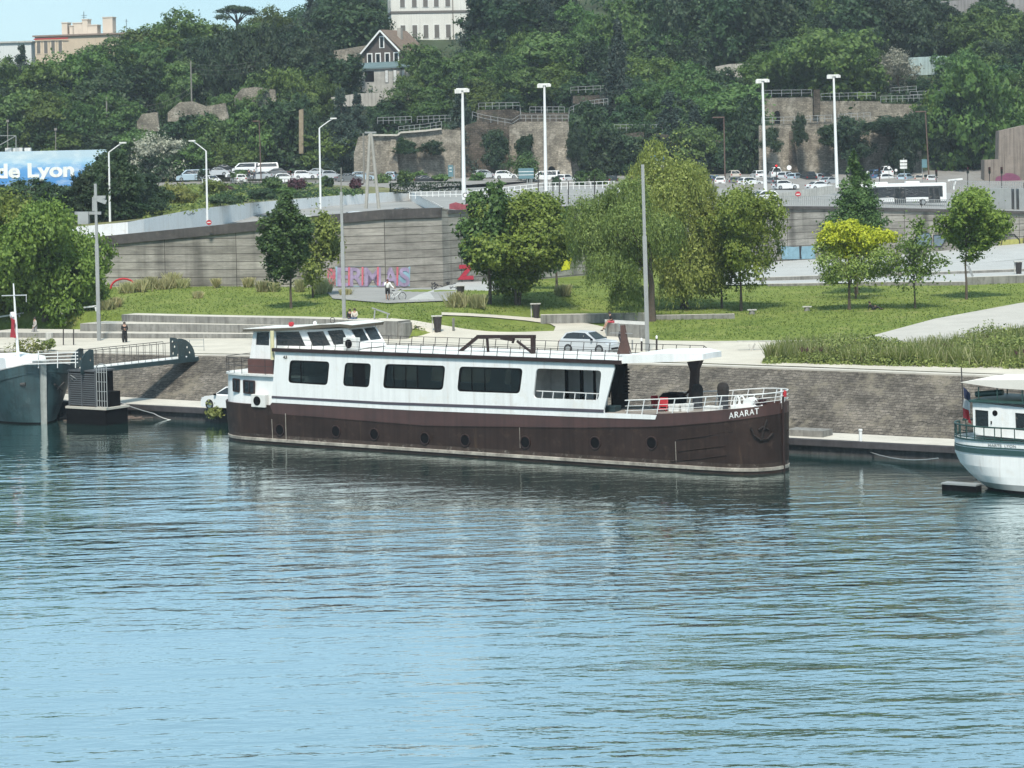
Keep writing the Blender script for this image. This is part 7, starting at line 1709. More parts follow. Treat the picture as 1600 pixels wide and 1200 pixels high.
px_wall('terrace_wall', 'short grey stone wall above the zigzag railings', [(895, 150), (950, 148)], [162, 162], 470, 1, STONE_D)
def railing(pts, Y, h, label, step=5.5, mat=None, r=.055, mid=True):
    m = MB(); base = [P(x, y, Y) for x, y in pts]
    for (a, b_), (pa, pb) in zip(zip(base, base[1:]), zip(pts, pts[1:])):
        n = max(1, int(abs(pb[0] - pa[0])/step))
        for k in range(n+1): p = a.lerp(b_, k/n); m.bar(p, p + Vector((0, 0, h)), r*1.5)
        for q_ in ((1.0, .5) if mid else (1.0,)): m.bar(a + Vector((0, 0, h*q_)), b_ + Vector((0, 0, h*q_)), r*1.4)
    solo(m, 'railing', mat or MAT['steel'], label, 'railing', base[0], 'railings on the hill terraces')
hr = 1.15
railing([(590, 194), (643, 192)], 452, hr, 'pale railing on the terrace above the bastion, left piece', 8)
railing([(652, 192), (704, 190)], 452, hr, 'pale railing on the terrace above the bastion, right piece', 8)
railing([(623, 208), (664, 204), (690, 200)], 446, hr, 'stepped pale railing on the coping of the bastion', 7)
railing([(748, 171), (812, 170), (814, 186)], 460, hr, 'pale railing beside the first mast on the grey stone wall', 10)
railing([(738, 185), (756, 190), (800, 198), (812, 190), (888, 190)], 442, hr, 'long pale railing above the arched door wall', 9)
railing([(828, 177), (882, 177)], 452, hr, 'short pale railing above the long one by the second mast', 9)
railing([(889, 184), (890, 178), (915, 168), (950, 164)], 452, hr, 'climbing pale railing left of the tall conifer', 6)
railing([(892, 146), (950, 143)], 470, hr, 'faint railing high left of the tall conifer', 10)
railing([(960, 205), (1035, 205)], 448, hr, 'railing on the shaded wall under the conifers', 9)
railing([(1190, 151), (1268, 150)], 465.5, hr, 'railing on the upper wall left of the dark pier', 14)
railing([(1283, 156), (1368, 154)], 465.5, hr, 'railing on the upper wall right of the dark pier', 14)
railing([(1190, 194), (1242, 193)], 440.5, hr, 'railing on the lower wall left of the fourth mast', 14)
railing([(1255, 192), (1300, 190)], 440.5, hr, 'railing on the lower wall ending at the fourth mast', 10)
railing([(1310, 189), (1360, 186)], 440.5, hr, 'railing on the lower wall right of the fourth mast', 10)
railing([(1376, 160), (1445, 158)], 466, hr, 'pinkish railing under the flowering tree, lower one', 8)
railing([(1392, 147), (1432, 144)], 474, hr, 'railing beside the flowering tree, upper one', 12)
railing([(1422, 153), (1470, 151)], 470, hr, 'railing right of the flowering tree, middle one', 10)
# --- road edge barriers
railing([(305, 283), (340, 287), (380, 289), (410, 290), (450, 289)], 424, 1.0, 'low dark rail in front of the left car park', 5, MAT['rail_dark'], .05)
b_z = P(1250, 322, 311)
railing([(1150, 321), (1215, 321), (1300, 321.5)], 313, 1.15, 'steel guard railing on the wall coping left of the pointed tree', 3.0, MAT['steel'], .045, False)
railing([(1365, 323), (1440, 324), (1500, 325)], 317, 1.0, 'steel guard railing on the wall coping in front of the bus', 3.0, MAT['steel'], .045, False)
railing([(850, 320), (940, 319)], 288, 1.0, 'steel guard railing on the coping left of the willow', 6, MAT['steel'], .045)
railing([(1485, 296), (1600, 299), (1650, 300)], 380, 1.3, 'steel guard railing behind the grey boxes at the right', 3.5, MAT['steel'], .06)
m = MB(); a = [P(1185, 308, 330), P(1230, 300, 335), P(1305, 289, 345)]
m.add(a + [p + Vector((0, 0, -1.1)) for p in a] + [p + Vector((0, .3, 0)) for p in a], [(0, 3, 4, 1), (1, 4, 5, 2), (0, 1, 7, 6), (1, 2, 8, 7)])
solo(m, 'ramp_barrier', MAT['conc'], 'pale rising side barrier of a ramp left of the pointed tree', 'barrier', a[0])
m = MB(); a = [P(1535, 297, 325), P(1600, 298.5, 325), P(1660, 299, 325)]
for k, (p, q_) in enumerate(((1536, 1580), (1584, 1588), (1591, 1655))): u, v = P(p, 295, 325 + .2*k), P(q_, 331, 325); m.bx(u.x, v.x, 325, 327, v.z, u.z)
solo(m, 'grey_cabinets', MAT['steel'], 'grey steel cabinets on the wall coping at the right edge', 'cabinet', P(1580, 331, 325))
m = MB(); a = P(1481, 282, 390); m.bar(a, P(1504, 279.5, 390), .25); m.bar(P(1490, 296, 390), P(1493, 281, 390), .25); solo(m, 'boom_gate', MAT['white_metal'], 'white barrier arm beside the bus front', 'barrier', a)
m = MB(); a = P(672, 308, 300); b_ = P(930, 303, 345)
railing([(640, 311), (740, 309), (850, 297), (960, 294)], 330, .9, 'pale guard rail along the far side of the road', 9, MAT['white_metal'], .05)
# --- houses
def house(name, label, cat, org, rz, Lx, Ly, hh, wallm, roofm=None, roof='flat', rh=0, over=.4, parts=None, group=None):
    t = thing(name, label, cat, org, rz, group); m = MB(); m.bx(0, Lx, 0, Ly, -4, hh)
    if roof == 'gable': m.add([(0, 0, hh), (Lx, 0, hh), (Lx/2, 0, hh + rh), (0, Ly, hh), (Lx, Ly, hh), (Lx/2, Ly, hh + rh)], [(0, 1, 2), (3, 5, 4)])
    m.build('wall', wallm, t)
    r = MB()
    if roof == 'gable':
        for s in (-1, 1):
            e = Lx/2 + over; dz = rh*(over/(Lx/2)); x0 = Lx/2 + s*e
            r.add([(Lx/2, -over, hh + rh + .05), (x0, -over, hh - dz + .05), (x0, Ly + over, hh - dz + .05), (Lx/2, Ly + over, hh + rh + .05)] + [(Lx/2, -over, hh + rh + .25), (x0, -over, hh - dz + .25), (x0, Ly + over, hh - dz + .25), (Lx/2, Ly + over, hh + rh + .25)], [(0, 1, 2, 3), (4, 5, 6, 7), (0, 1, 5, 4), (1, 2, 6, 5), (2, 3, 7, 6)])
    elif roof == 'lean': r.add([(-over, -over, hh), (Lx + over, -over, hh + .3), (Lx + over, Ly + over, hh + rh + .3), (-over, Ly + over, hh + rh)] + [(-over, -over, hh + .25), (Lx + over, -over, hh + .55), (Lx + over, Ly + over, hh + rh + .55), (-over, Ly + over, hh + rh + .25)], [(0, 1, 2, 3), (4, 5, 6, 7), (0, 1, 5, 4), (1, 2, 6, 5), (0, 3, 7, 4)])
    else: r.bx(-over, Lx + over, -over, Ly + over, hh, hh + .35)
    rf_ = r.build('roof', roofm or MAT['conc'], t); return t, rf_
def hwin(t, side, u, z, w, h, pane=None, frame=None, fr=.16, Lx=0):
    m = MB(); y = -.06
    def pt(a, b_, c_): return (a, b_, c_) if side == 'f' else (-(-b_) if False else b_, Lx - a, c_) if side == 'l' else (Lx - b_, a, c_)
    def bxx(mb, u0, u1_, d0, d1, z0, z1):
        if side == 'f': mb.bx(u0, u1_, d0, d1, z0, z1)
        elif side == 'l': mb.bx(d0, d1, u0, u1_, z0, z1)
        else: mb.bx(Lx - d1, Lx - d0, u0, u1_, z0, z1)
    bxx(m, u - w/2 - fr, u + w/2 + fr, -.08, .02, z - fr*.6, z + h + fr); o = m.build('window', frame or MAT['white_dirty'], t)
    m = MB(); bxx(m, u - w/2, u + w/2, -.11, -.085, z, z + h); m.build('pane', pane or MAT['glass'], o)
SH = M_('brown_grey_shutter', (.13, .12, .11), .7, .1, 1)
# big white mansion on top
mo = P(612, 60, 520); mo.z -= 2
mans, _ = house('mansion', 'big white hilltop mansion with rows of shuttered tall windows', 'building', mo, R(6), 17, 12, 20, M_('white_limewashed_facade', (.66, .65, .61), .85, .08, .2, .15), MAT['conc'])
m = MB(); m.bx(-.1, 17.1, -.12, 0, 7.0, 7.5); m.bx(-.12, 0, -.1, 12, 7.0, 7.5); m.bx(9.3 + 3.2, 9.45 + 3.2, -.2, 0, 0, 20); m.build('string_course', SH, mans)
sc7 = 520/F
for r_, zb in enumerate((2.0, 8.3, 13.6)):
    for px in (630, 648.5, 666, 683, 701): hwin(mans, 'f', (px - 612)*sc7*1.0, zb, .95, 3.0 if r_ else 2.6, SH)
    for u in (3.0, 8.0): hwin(mans, 'l', u, zb, 1.0, 2.6, MAT['glass'], Lx=17)
# gabled chalet
go = P(570, 104, 500); ch, crf = house('gabled_house', 'brown timbered gabled house with white windows below the white mansion', 'house', go, R(-28), 8.6, 8.5, 2.9, M_('brown_timber_infill', (.085, .07, .065), .8, .2, 1), M_('brown_tile_roof', (.15, .11, .085), .9, .25, 1.5, 0, .4), 'gable', 3.9, .6)
for u, z, w, h in ((1.2, .75, .8, 1.6), (3.1, .75, .8, 1.6), (5.2, .75, .8, 1.6), (7.2, .75, .8, 1.6), (4.0, 3.6, .7, 2.0)): hwin(ch, 'f', u, z, w, h, None, MAT['white'], .22)
m = MB()
for s in (-1, 1): m.bar((4.0, -.66, 6.85), (4.0 + s*4.55, -.66, 2.45), .12, .32)
m.build('bargeboard', MAT['white'], ch)
m = MB(); m.bx(5.6, 6.4, 3.2, 4.0, 4.6, 7.4); m.build('chimney', PALE, crf)
ao = P(566, 141, 486); an, _ = house('annex_house', 'low grey planked annex house with slate blue roof', 'house', ao, R(10), 9.2, 6, 3.9, M_('grey_planked_wall', (.40, .385, .36), .85, .18, .8, .3, .2, dirt=(.28, .27, .25)), M_('slate_blue_roof', (.10, .15, .16), .6, .15, 1), 'lean', 1.2, .35)
m = MB(); m.bx(.6, 2.3, -.06, .0, 1.6, 3.6); w_ = m.build('window', MAT['black'], an)
for u in (4.7, 6.3, 7.9): hwin(an, 'f', u, 1.4, .55, 2.3, M_('pale_blind', (.55, .56, .56), .7), SH, .10)
# beige block at the top, apartment blocks on the left skyline
bo = P(893, 33, 545); house('apartment_block', 'plain beige block at the top of the hill behind the conifers', 'building', bo + Vector((0, 0, -2)), R(-8), 9, 9, 14, M_('beige_pink_render', (.42, .36, .31), .9, .08, .3, .1))
to = P(55, 88, 560); tn, trf = house('apartment_block', 'tan apartment block on the left skyline with roof turrets', 'building', to + Vector((0, 0, -3)), R(-14), 22, 12, 7.2, M_('tan_render', (.52, .42, .32), .9, .08, .3, .1), M_('brown_roof_slab', (.25, .19, .16), .8))
for u in (.9, 2.6, 4.3, 6.0): hwin(tn, 'f', u, 3.6, .8, 2.6, SH, M_('tan_pilaster', (.62, .52, .4), .9), .2)
m = MB(); m.bx(-.1, 8, -.45, -.40, 6.6, 6.85); m.build('red_cornice', MAT['red'], trf)
for px, w, h in ((112, 1.3, 5.6), (134, 2.2, 5.4), (147, 1.3, 6.4), (186, 2.3, 6.8), (124, 1.0, 4.6), (160, 2.2, 4.6)):
    p = P(px, 90, 566); q_ = (Matrix.Rotation(R(14), 4, 'Z') @ (p - tn.location)); m = MB(); m.bx(q_.x - w/2, q_.x + w/2, 4, 6, 5, 6.2 + h*.72); m.bx(q_.x - w/2 - .1, q_.x + w/2 + .1, 3.9, 6.1, 6.2 + h*.72, 6.4 + h*.72); m.build('roof_turret', M_('cream_turret', (.60, .52, .44), .9, .08, .5), trf)
p = P(131, 44, 570); m = MB(); m.bar(P(131, 44, 570), P(131, 18, 570), .12)
for k in range(3): m.bar(P(127 + k, 24 + 3*k, 570), P(136 - k, 24 + 3*k, 570), .08)
solo(m, 'tv_aerial', MAT['rail_dark'], 'tall television aerial on the tan apartment block', 'aerial', p)
m = MB(); m.bar(P(197.5, 48, 570), P(197.5, 30, 570), .10); m.bar(P(195, 33, 570), P(200, 33, 570), .07); solo(m, 'tv_aerial', MAT['rail_dark'], 'thin television aerial right of the turrets', 'aerial', P(197.5, 48, 570))
wo_ = P(2, 100, 570); house('apartment_block', 'pale white block on the far left skyline behind the cedar', 'building', wo_ + Vector((-5, 0, -3)), R(-8), 12.2, 8, 7.6, M_('pale_white_render', (.60, .62, .62), .9, .06, .3, .1))
# ================================================================== PARK DETAILS
# graffiti on the retaining wall
def wall_blob(pts, mat, r=.3, off=.03):
    m = MB(); q_ = [WP(x, y, off) for x, y in pts]; c_ = sum(q_, Vector())/len(q_)
    m.prism(q_, Vector((0, .015, 0))); return m
GB = M_('spray_light_blue', (.22, .36, .44), .8, .25, 1.2); GV = M_('spray_violet', (.30, .24, .36), .8, .35, 1.2, .3); GR = M_('spray_pink_red', (.50, .12, .16), .8, .25, 2)
GRD = M_('spray_red', (.50, .03, .06), .8, .15, 2); GY = M_('spray_yellow', (.62, .60, .02), .8, .2, 2); GK = M_('spray_black', (.02, .02, .024), .8); GBB = M_('spray_bright_blue', (.08, .22, .60), .8, .3, 1.5)
grf = thing('graffiti', 'large pink violet and blue lettered graffiti on the retaining wall', 'graffiti', WP(570, 448, .05))
wall_blob([(524, 416.5), (560, 416), (600, 416), (641, 416.5), (640, 447), (600, 447.5), (560, 447.5), (525, 447)], GB).build('background', GB, grf, world=True)
def wall_text(s, x0, x1, yb0, yb1, hpx, mat, parent, bold=.05, off=.06, name='lettering'):
    me = text_mesh(s, 1.0, bold, .005); xs = [v.co.x for v in me.vertices]; a, b_ = min(xs), max(xs); M = basis_of(parent).inverted()
    for v in me.vertices:
        t = (v.co.x - a)/(b_ - a); v.co = M @ WP(lerp(x0, x1, t), lerp(yb0, yb1, t) - v.co.y/.72*hpx, off + v.co.z)
    me.materials.clear(); me.materials.append(mat); return link(name, me, parent)
wall_text('ERMAS', 527, 640, 446.5, 446.5, 29, GV, grf, .025)
for x in (544, 565, 589, 619):
    wall_blob([(x, 417), (x + 3, 417), (x + 2.5, 446), (x, 446)], GR, off=.09).build('drip', GR, grf, world=True)
wall_text('KEM', 512, 524, 445, 445, 26, GR, grf, .02)
gz = thing('graffiti', 'red letter Z graffiti beside the bushy many stemmed tree', 'graffiti', WP(725, 436, .05)); wall_text('Z', 714, 741, 435.5, 435, 21, GRD, gz, .06)
gy_ = thing('graffiti', 'bright yellow graffiti patch left of the willows', 'graffiti', WP(880, 424, .05)); wall_blob([(864, 397), (880, 393), (897, 396), (893, 404), (890, 421), (876, 423), (873, 403), (864, 404)], GY).build('patch', GY, gy_, world=True)
gb_ = thing('graffiti', 'light blue graffiti with black line right of the round tree', 'graffiti', WP(1245, 405, .05)); wall_blob([(1220, 384), (1240, 386), (1272, 384), (1274, 404), (1240, 405), (1221, 405)], GB).build('patch', GB, gb_, world=True)
wall_blob([(1248, 384), (1252, 384), (1251, 395), (1252, 404), (1249, 404)], GK, off=.07).build('line', GK, gb_, world=True)
go_ = thing('graffiti', 'black outlined grey blue letters behind the sparse thin tree', 'graffiti', WP(1455, 385, .05))
GO = M_('spray_grey_blue', (.14, .19, .23), .8, .3, 1.5)
for k, pts in enumerate(([(1428, 385), (1430, 370), (1440, 363), (1452, 364), (1456, 374), (1454, 385)], [(1458, 367), (1478, 366), (1480, 371), (1470, 385), (1459, 385)])):
    wall_blob(pts, GO).build('letter', GO, go_, world=True); m = MB(); q_ = [WP(x, y, .07) for x, y in pts + pts[:1]]; m.tube(q_, .05, 4); m.build('outline', GK, go_, world=True)
gq = thing('graffiti', 'black outlined letters with yellow fill at the right end of the wall', 'graffiti', WP(1585, 388, .05)); wall_blob([(1560, 376), (1600, 372), (1640, 372), (1640, 388), (1560, 389)], GY).build('patch', M_('spray_dull_yellow', (.34, .33, .10), .9, .4, 1), gq, world=True)
for pts in ([(1562, 388), (1568, 366), (1584, 366), (1592, 374), (1594, 388)], [(1598, 386), (1600, 368), (1622, 367), (1626, 388)]): m = MB(); m.tube([WP(x, y, .08) for x, y in pts], .06, 4); m.build('outline', GK, gq, world=True)
# scrawls on the white ramp wall and its red tags, as children of that wall
def on_ww(x, y, off=.25):
    for a, b_ in zip(WW, WW[1:]):
        xa_, xb_ = PX(a)[0], PX(b_)[0]
        if xa_ <= x <= xb_ + .01: p = P(x, y, lerp(a.y, b_.y, (x - xa_)/(xb_ - xa_))); p.y -= off; return p
    return P(x, y, WW[-1].y - off)
rng = np.random.default_rng(12); m = MB(); Mw = basis_of(ww).inverted()
for k in range(44):
    x = rng.uniform(250, 620); y = interp(x, [(225, 342), (300, 327.5), (400, 316), (520, 306), (640, 298.5)]) + rng.uniform(3, 9); pts = []
    for j in range(5): pts.append(on_ww(x + j*rng.uniform(.5, 2), y + rng.uniform(-2, 2)))
    m.tube(pts, .045, 4)
m.tube([on_ww(338 + 9*math.cos(t), 335 - 11*math.sin(t)*(1 if t < 3.2 else .4)) for t in np.linspace(.2, 3.1, 9)], .06, 4)
m.build('scrawl', GK, ww, world=True)
m = MB()
for x0, x1_, d in ((306, 320, 2), (413, 425, 3)):
    q_ = [on_ww(x0, 330.5 - (x0 - 306)*.13 + d), on_ww(x1_, 330 - (x1_ - 306)*.13 + d), on_ww(x1_, 336 - (x1_ - 306)*.13 + d), on_ww(x0, 337 - (x0 - 306)*.13 + d)]; m.prism(q_, (0, .02, 0))
m.build('red_tag', GR, ww, world=True)
m = MB(); m.prism([on_ww(x, y) for x, y in ((592, 301), (626, 300), (624, 307), (600, 310))], (0, .02, 0)); m.build('blue_tag', GBB, ww, world=True)
rt = thing('red_barrier', 'red graffiti barrier at the end of the parapet left of the dark tree', 'barrier', P(722, 330, 262)); m = MB(); m.prism([P(x, y, 262) for x, y in ((702, 328), (702, 319), (712, 316), (726, 320), (740, 317), (740, 328))], (0, .3, 0)); m.build('panel', M_('red_sprayed_board', (.26, .06, .08), .8, .4, 1.5), rt, world=True)
# skate park
def slab(name, label, top, bot, cat='ramp', mat=None, drop=1.2):
    A = [Vector(p) for p in top]; B = [Vector(p) for p in bot]; n = len(A); m = MB()
    lowA = [Vector((p.x, p.y, p.z - drop)) for p in A]; lowB = [Vector((p.x, p.y, p.z - drop*.4)) for p in B]
    m.add(A + B + lowA + lowB, [(i, n+i, n+i+1, i+1) for i in range(n-1)] + [(n+i, 3*n+i, 3*n+i+1, n+i+1) for i in range(n-1)] + [(i, i+1, 2*n+i+1, 2*n+i) for i in range(n-1)] + [(0, 2*n, 3*n, n), (n-1, 2*n-1, 4*n-1, 3*n-1)])
    return solo(m, name, mat or MAT['conc'], label, cat, B[n//2])
SKC = M_('smooth_grey_concrete', (.36, .365, .36), .8, .1, .5, .1, .05)
slab('skate_ramp', 'grey wedge shaped skate ramp with black tags beside the cyclist', [GG(655, 466) + Vector((0, 0, .35)), WP(712, 441, .3), WP(785, 438, .3), WP(806, 440, .3)], [GG(630, 472), GG(690, 470), GG(760, 467), GG(806, 466)], 'ramp', SKC)
_rA, _rB, _rC = GG(690, 470), WP(712, 441, .3), WP(785, 438, .3)
_rn = (_rB - _rA).cross(_rC - _rA).normalized()
def ramp_pt(x, y):
    o = Vector((0, 0, H)); d = P(x, y, 1.0) - o; p = o + d*((_rA - o).dot(_rn)/d.dot(_rn)); return p - d.normalized()*.25
tgm = MB()
for x0 in (673, 696):
    for j in range(9):
        a = random.Random(x0 + j); p0 = (x0 + a.uniform(0, 15), 441 + a.uniform(0, 9)); p1 = (p0[0] + a.uniform(-5, 6), p0[1] + a.uniform(-3, 4))
        f_ = lambda x, y: ramp_pt(x, y); tgm.tube([f_(*p0), f_((p0[0] + p1[0])/2 + 1, (p0[1] + p1[1])/2 - 1), f_(*p1)], .06, 4)
solo(tgm, 'graffiti', GK, 'two black scribbled tags on the grey skate ramp', 'graffiti', P(690, 448, 238))
bk_ = MB(); _t = [WP(x, y, .05) for x, y in ((1130, 409), (1180, 409), (1290, 408), (1432, 400), (1600, 389), (1655, 386))]
for p in _t: p.z = zg(p.x, p.y) + .05 + max(0, (p.x - 44)*.045)
bk_.grid(strip3(_t, [GG(x, y) + Vector((0, 0, .10)) for x, y in ((1130, 434), (1180, 433.5), (1290, 433), (1432, 421), (1600, 406), (1655, 402))], 6, 50)); struct(bk_, 'skate_bank', SKC)
path = MB(); path.grid(strip3(gp((1130, 434), (1290, 433), (1432, 421), (1660, 402)), gp((1130, 447), (1290, 444), (1420, 446), (1660, 441)), 4, 40, zg, .14)); struct(path, 'skate_floor', SKC)
path = MB(); path.grid(strip3([WP(x, y, .2) for x, y in ((500, 451), (640, 452), (712, 452))], gp((520, 468), (605, 475), (712, 471)), 3, 20, zg, .10)); struct(path, 'cycle_path', MAT['asphalt'])
def ledge(x0, y0, x1, y1, h, label, mat=None, d=.8):
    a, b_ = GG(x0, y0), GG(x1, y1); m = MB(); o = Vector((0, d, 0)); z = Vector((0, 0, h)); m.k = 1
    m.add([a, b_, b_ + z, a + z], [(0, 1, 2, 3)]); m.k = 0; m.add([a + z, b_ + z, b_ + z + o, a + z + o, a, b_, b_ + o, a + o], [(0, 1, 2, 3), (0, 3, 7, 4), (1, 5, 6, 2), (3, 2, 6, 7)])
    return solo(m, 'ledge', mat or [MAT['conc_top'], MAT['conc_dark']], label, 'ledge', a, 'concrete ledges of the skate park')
ledge(1180, 441, 1420, 433, .45, 'long low ledge behind the yellow topped tree')
ledge(1335, 446.5, 1510, 446, .35, 'flat pale ledge behind the sparse thin tree')
ledge(1512, 445.5, 1660, 440, .75, 'taller stained ledge at the right edge of the skate park')
ledge(1440, 432, 1660, 424, .4, 'upper pale ledge leading to the dark bin')
ledge(1200, 447.5, 1300, 446, .25, 'short kerb like ledge left of the yellow topped tree')
def lean_rail(pts, label, mat=None, Y=None, r=.07, name='handrail'):
    m = MB(); q_ = [GG(*pts[0])]; Yb = q_[0].y
    for seg in pts[1]: a, b_ = P(*seg[0], Yb), P(*seg[1], Yb); m.bar(a, b_, r*1.6)
    return solo(m, name, mat or MAT['white_metal'], label, 'railing', q_[0])
lean_rail(((100, 507), [((94, 485), (151, 478)), ((95, 485), (104, 507)), ((149, 478), (153, 500))]), 'pale slanting frame rail by the left terrace steps', r=.09)
lean_rail(((20, 505), [((-20, 498), (38, 489)), ((29, 490), (37, 511))]), 'pale slanting frame rail cut off by the left edge', r=.09)
lean_rail(((586, 507), [((581, 481), (609, 491)), ((586, 483), (584, 504)), ((606, 491), (602, 515))]), 'steel handrail on the garden steps right of the couple', MAT['steel'])
lean_rail(((1448, 440), [((1447, 420), (1455, 441))]), 'leaning dark rail post on the skate park, left one', MAT['steel'], r=.12)
lean_rail(((1518, 435), [((1513, 415), (1520, 432))]), 'leaning dark rail post on the skate park, behind the round tree', MAT['steel'], r=.12)
m = MB(); b_ = GG(1208, 548); Yb = b_.y; m.bar(P(1152, 533.5, Yb), P(1228, 533, Yb), .30, .10); m.bar(P(1170, 538, Yb), P(1178, 558, Yb), .12); m.bar(P(1180, 537, Yb), P(1168, 562, Yb), .12); m.bar(P(1228, 533, Yb), P(1231, 546, Yb), .08)
solo(m, 'barrier_table', MAT['conc'], 'pale plank barrier on crossed legs at the shrubs on the promenade', 'barrier', b_)
# low walls by the willows
ledge(845, 506, 1010, 503, .75, 'low grey retaining ledge beneath the willows', d=1.0)
m = MB(); a, b_ = GG(990, 529), GG(1010, 530)
sw = [P(948, 505, 196), P(1005, 503, 200), P(1012, 505, 198)]
ledge(948, 527, 1012, 531, 1.15, 'grey concrete block the seated man in red shorts sits on', [MAT['conc'], MAT['conc_dark']], 4.0)
ledge(1000, 500.5, 1148, 498, .4, 'long pale kerb wall right of the willow trunk', d=.6)
def bin_(x, y, h, label, lid=True):
    b_ = GG(x, y); sc = b_.y/F; t = thing('litter_bin', label, 'bin', b_); hh = h*sc; m = MB(); m.lathe([(.26, .08), (.36, hh*.9), (.34, hh*.92)], 12); m.build('bucket', MAT['rail_dark'], t)
    m = MB(); m.bx(-.5, .4, -.3, .3, hh*.95, hh); m.bx(-.46, -.38, -.04, .04, 0, hh*.95); m.build('frame', MAT['conc'], t)
bin_(684, 520, 27, 'dark litter bin on the lawn edge right of the garden steps'); bin_(838, 498, 24, 'dark litter bin by the path below the bushy tree'); bin_(720, 464, 18, 'small dark litter bin in front of the skate ramp'); bin_(1592, 430, 22, 'dark litter bin on the skate park ledge at the right edge')
for x, y, lb_ in ((1175, 491, 'small stump like table on the right lawn, left one'), (1261, 486, 'small stump like table on the right lawn, right one')):
    b_ = GG(x, y); t = thing('picnic_stump', lb_, 'table', b_); m = MB(); m.bx(-.4, .4, -.25, .25, .34, .42); m.build('top', MAT['conc'], t); m = MB(); m.lathe([(.26, 0), (.22, .34)], 10); m.build('leg', MAT['conc_dark'], t)
def stub(x, y, yt, r, mat, label, name='bollard', cat='bollard', cap=None, group=None):
    b_ = GG(x, y); tp_ = P(x, yt, b_.y); m = MB(); m.tube([b_, tp_], r, 8); ps_ = [('shaft', m, mat)]
    if cap: c_ = MB(); c_.lathe([(r*1.05, 0), (r*1.1, .16), (.02, .24)], 8, tp_); ps_.append(('cap', c_, cap))
    place(name, label, cat, ps_, b_, group)
stub(77, 540, 520, .30, MAT['conc'], 'thick white stone post at the bank edge left', 'stone_post', 'post'); stub(68, 540, 532, .2, MAT['conc_dark'], 'short dark stone stump beside the white stone post', 'stone_post', 'post')
stub(99, 541, 514, .05, MAT['rail_dark'], 'thin dark bollard on the promenade, left of a pair'); stub(115, 541, 514, .05, MAT['rail_dark'], 'thin dark bollard on the promenade, right of a pair')
stub(1002.5, 551, 533, .07, MAT['rail_dark'], 'dark bollard with white cap left of the grey post', cap=MAT['white']); stub(1026, 550, 529, .07, MAT['rail_dark'], 'dark bollard with white cap right of the grey post', cap=MAT['white']); stub(988, 549, 531, .06, MAT['steel'], 'slim steel bollard behind the mast stub')
stub(708.5, 519, 497, .10, MAT['conc_dark'], 'square wooden post on the lawn right of the litter bin', 'marker_post', 'post')
lean_rail(((318, 550), [((287, 531), (318, 531)), ((318, 528), (319, 551)), ((296, 531), (296, 550)), ((287, 541), (318, 541))]), 'thin steel barrier on the promenade right of the gangway', MAT['steel'], r=.03)
blob_ = GG(193, 451); m = MB(); m.tube([blob_ + Vector((1.3*math.cos(t), 0, 1.0*math.sin(t))) for t in np.linspace(0, math.pi, 11)], .10, 6); solo(m, 'red_arch', MAT['red'], 'red arch peeping over the plume grass at the left wall end', 'arch', blob_)
lf = MB(); p = P(155, 394, 258); lf.tube([p + Vector((.25*math.cos(t), 0, .25*math.sin(t))) for t in np.linspace(0, 6.28, 13)], .06, 5)
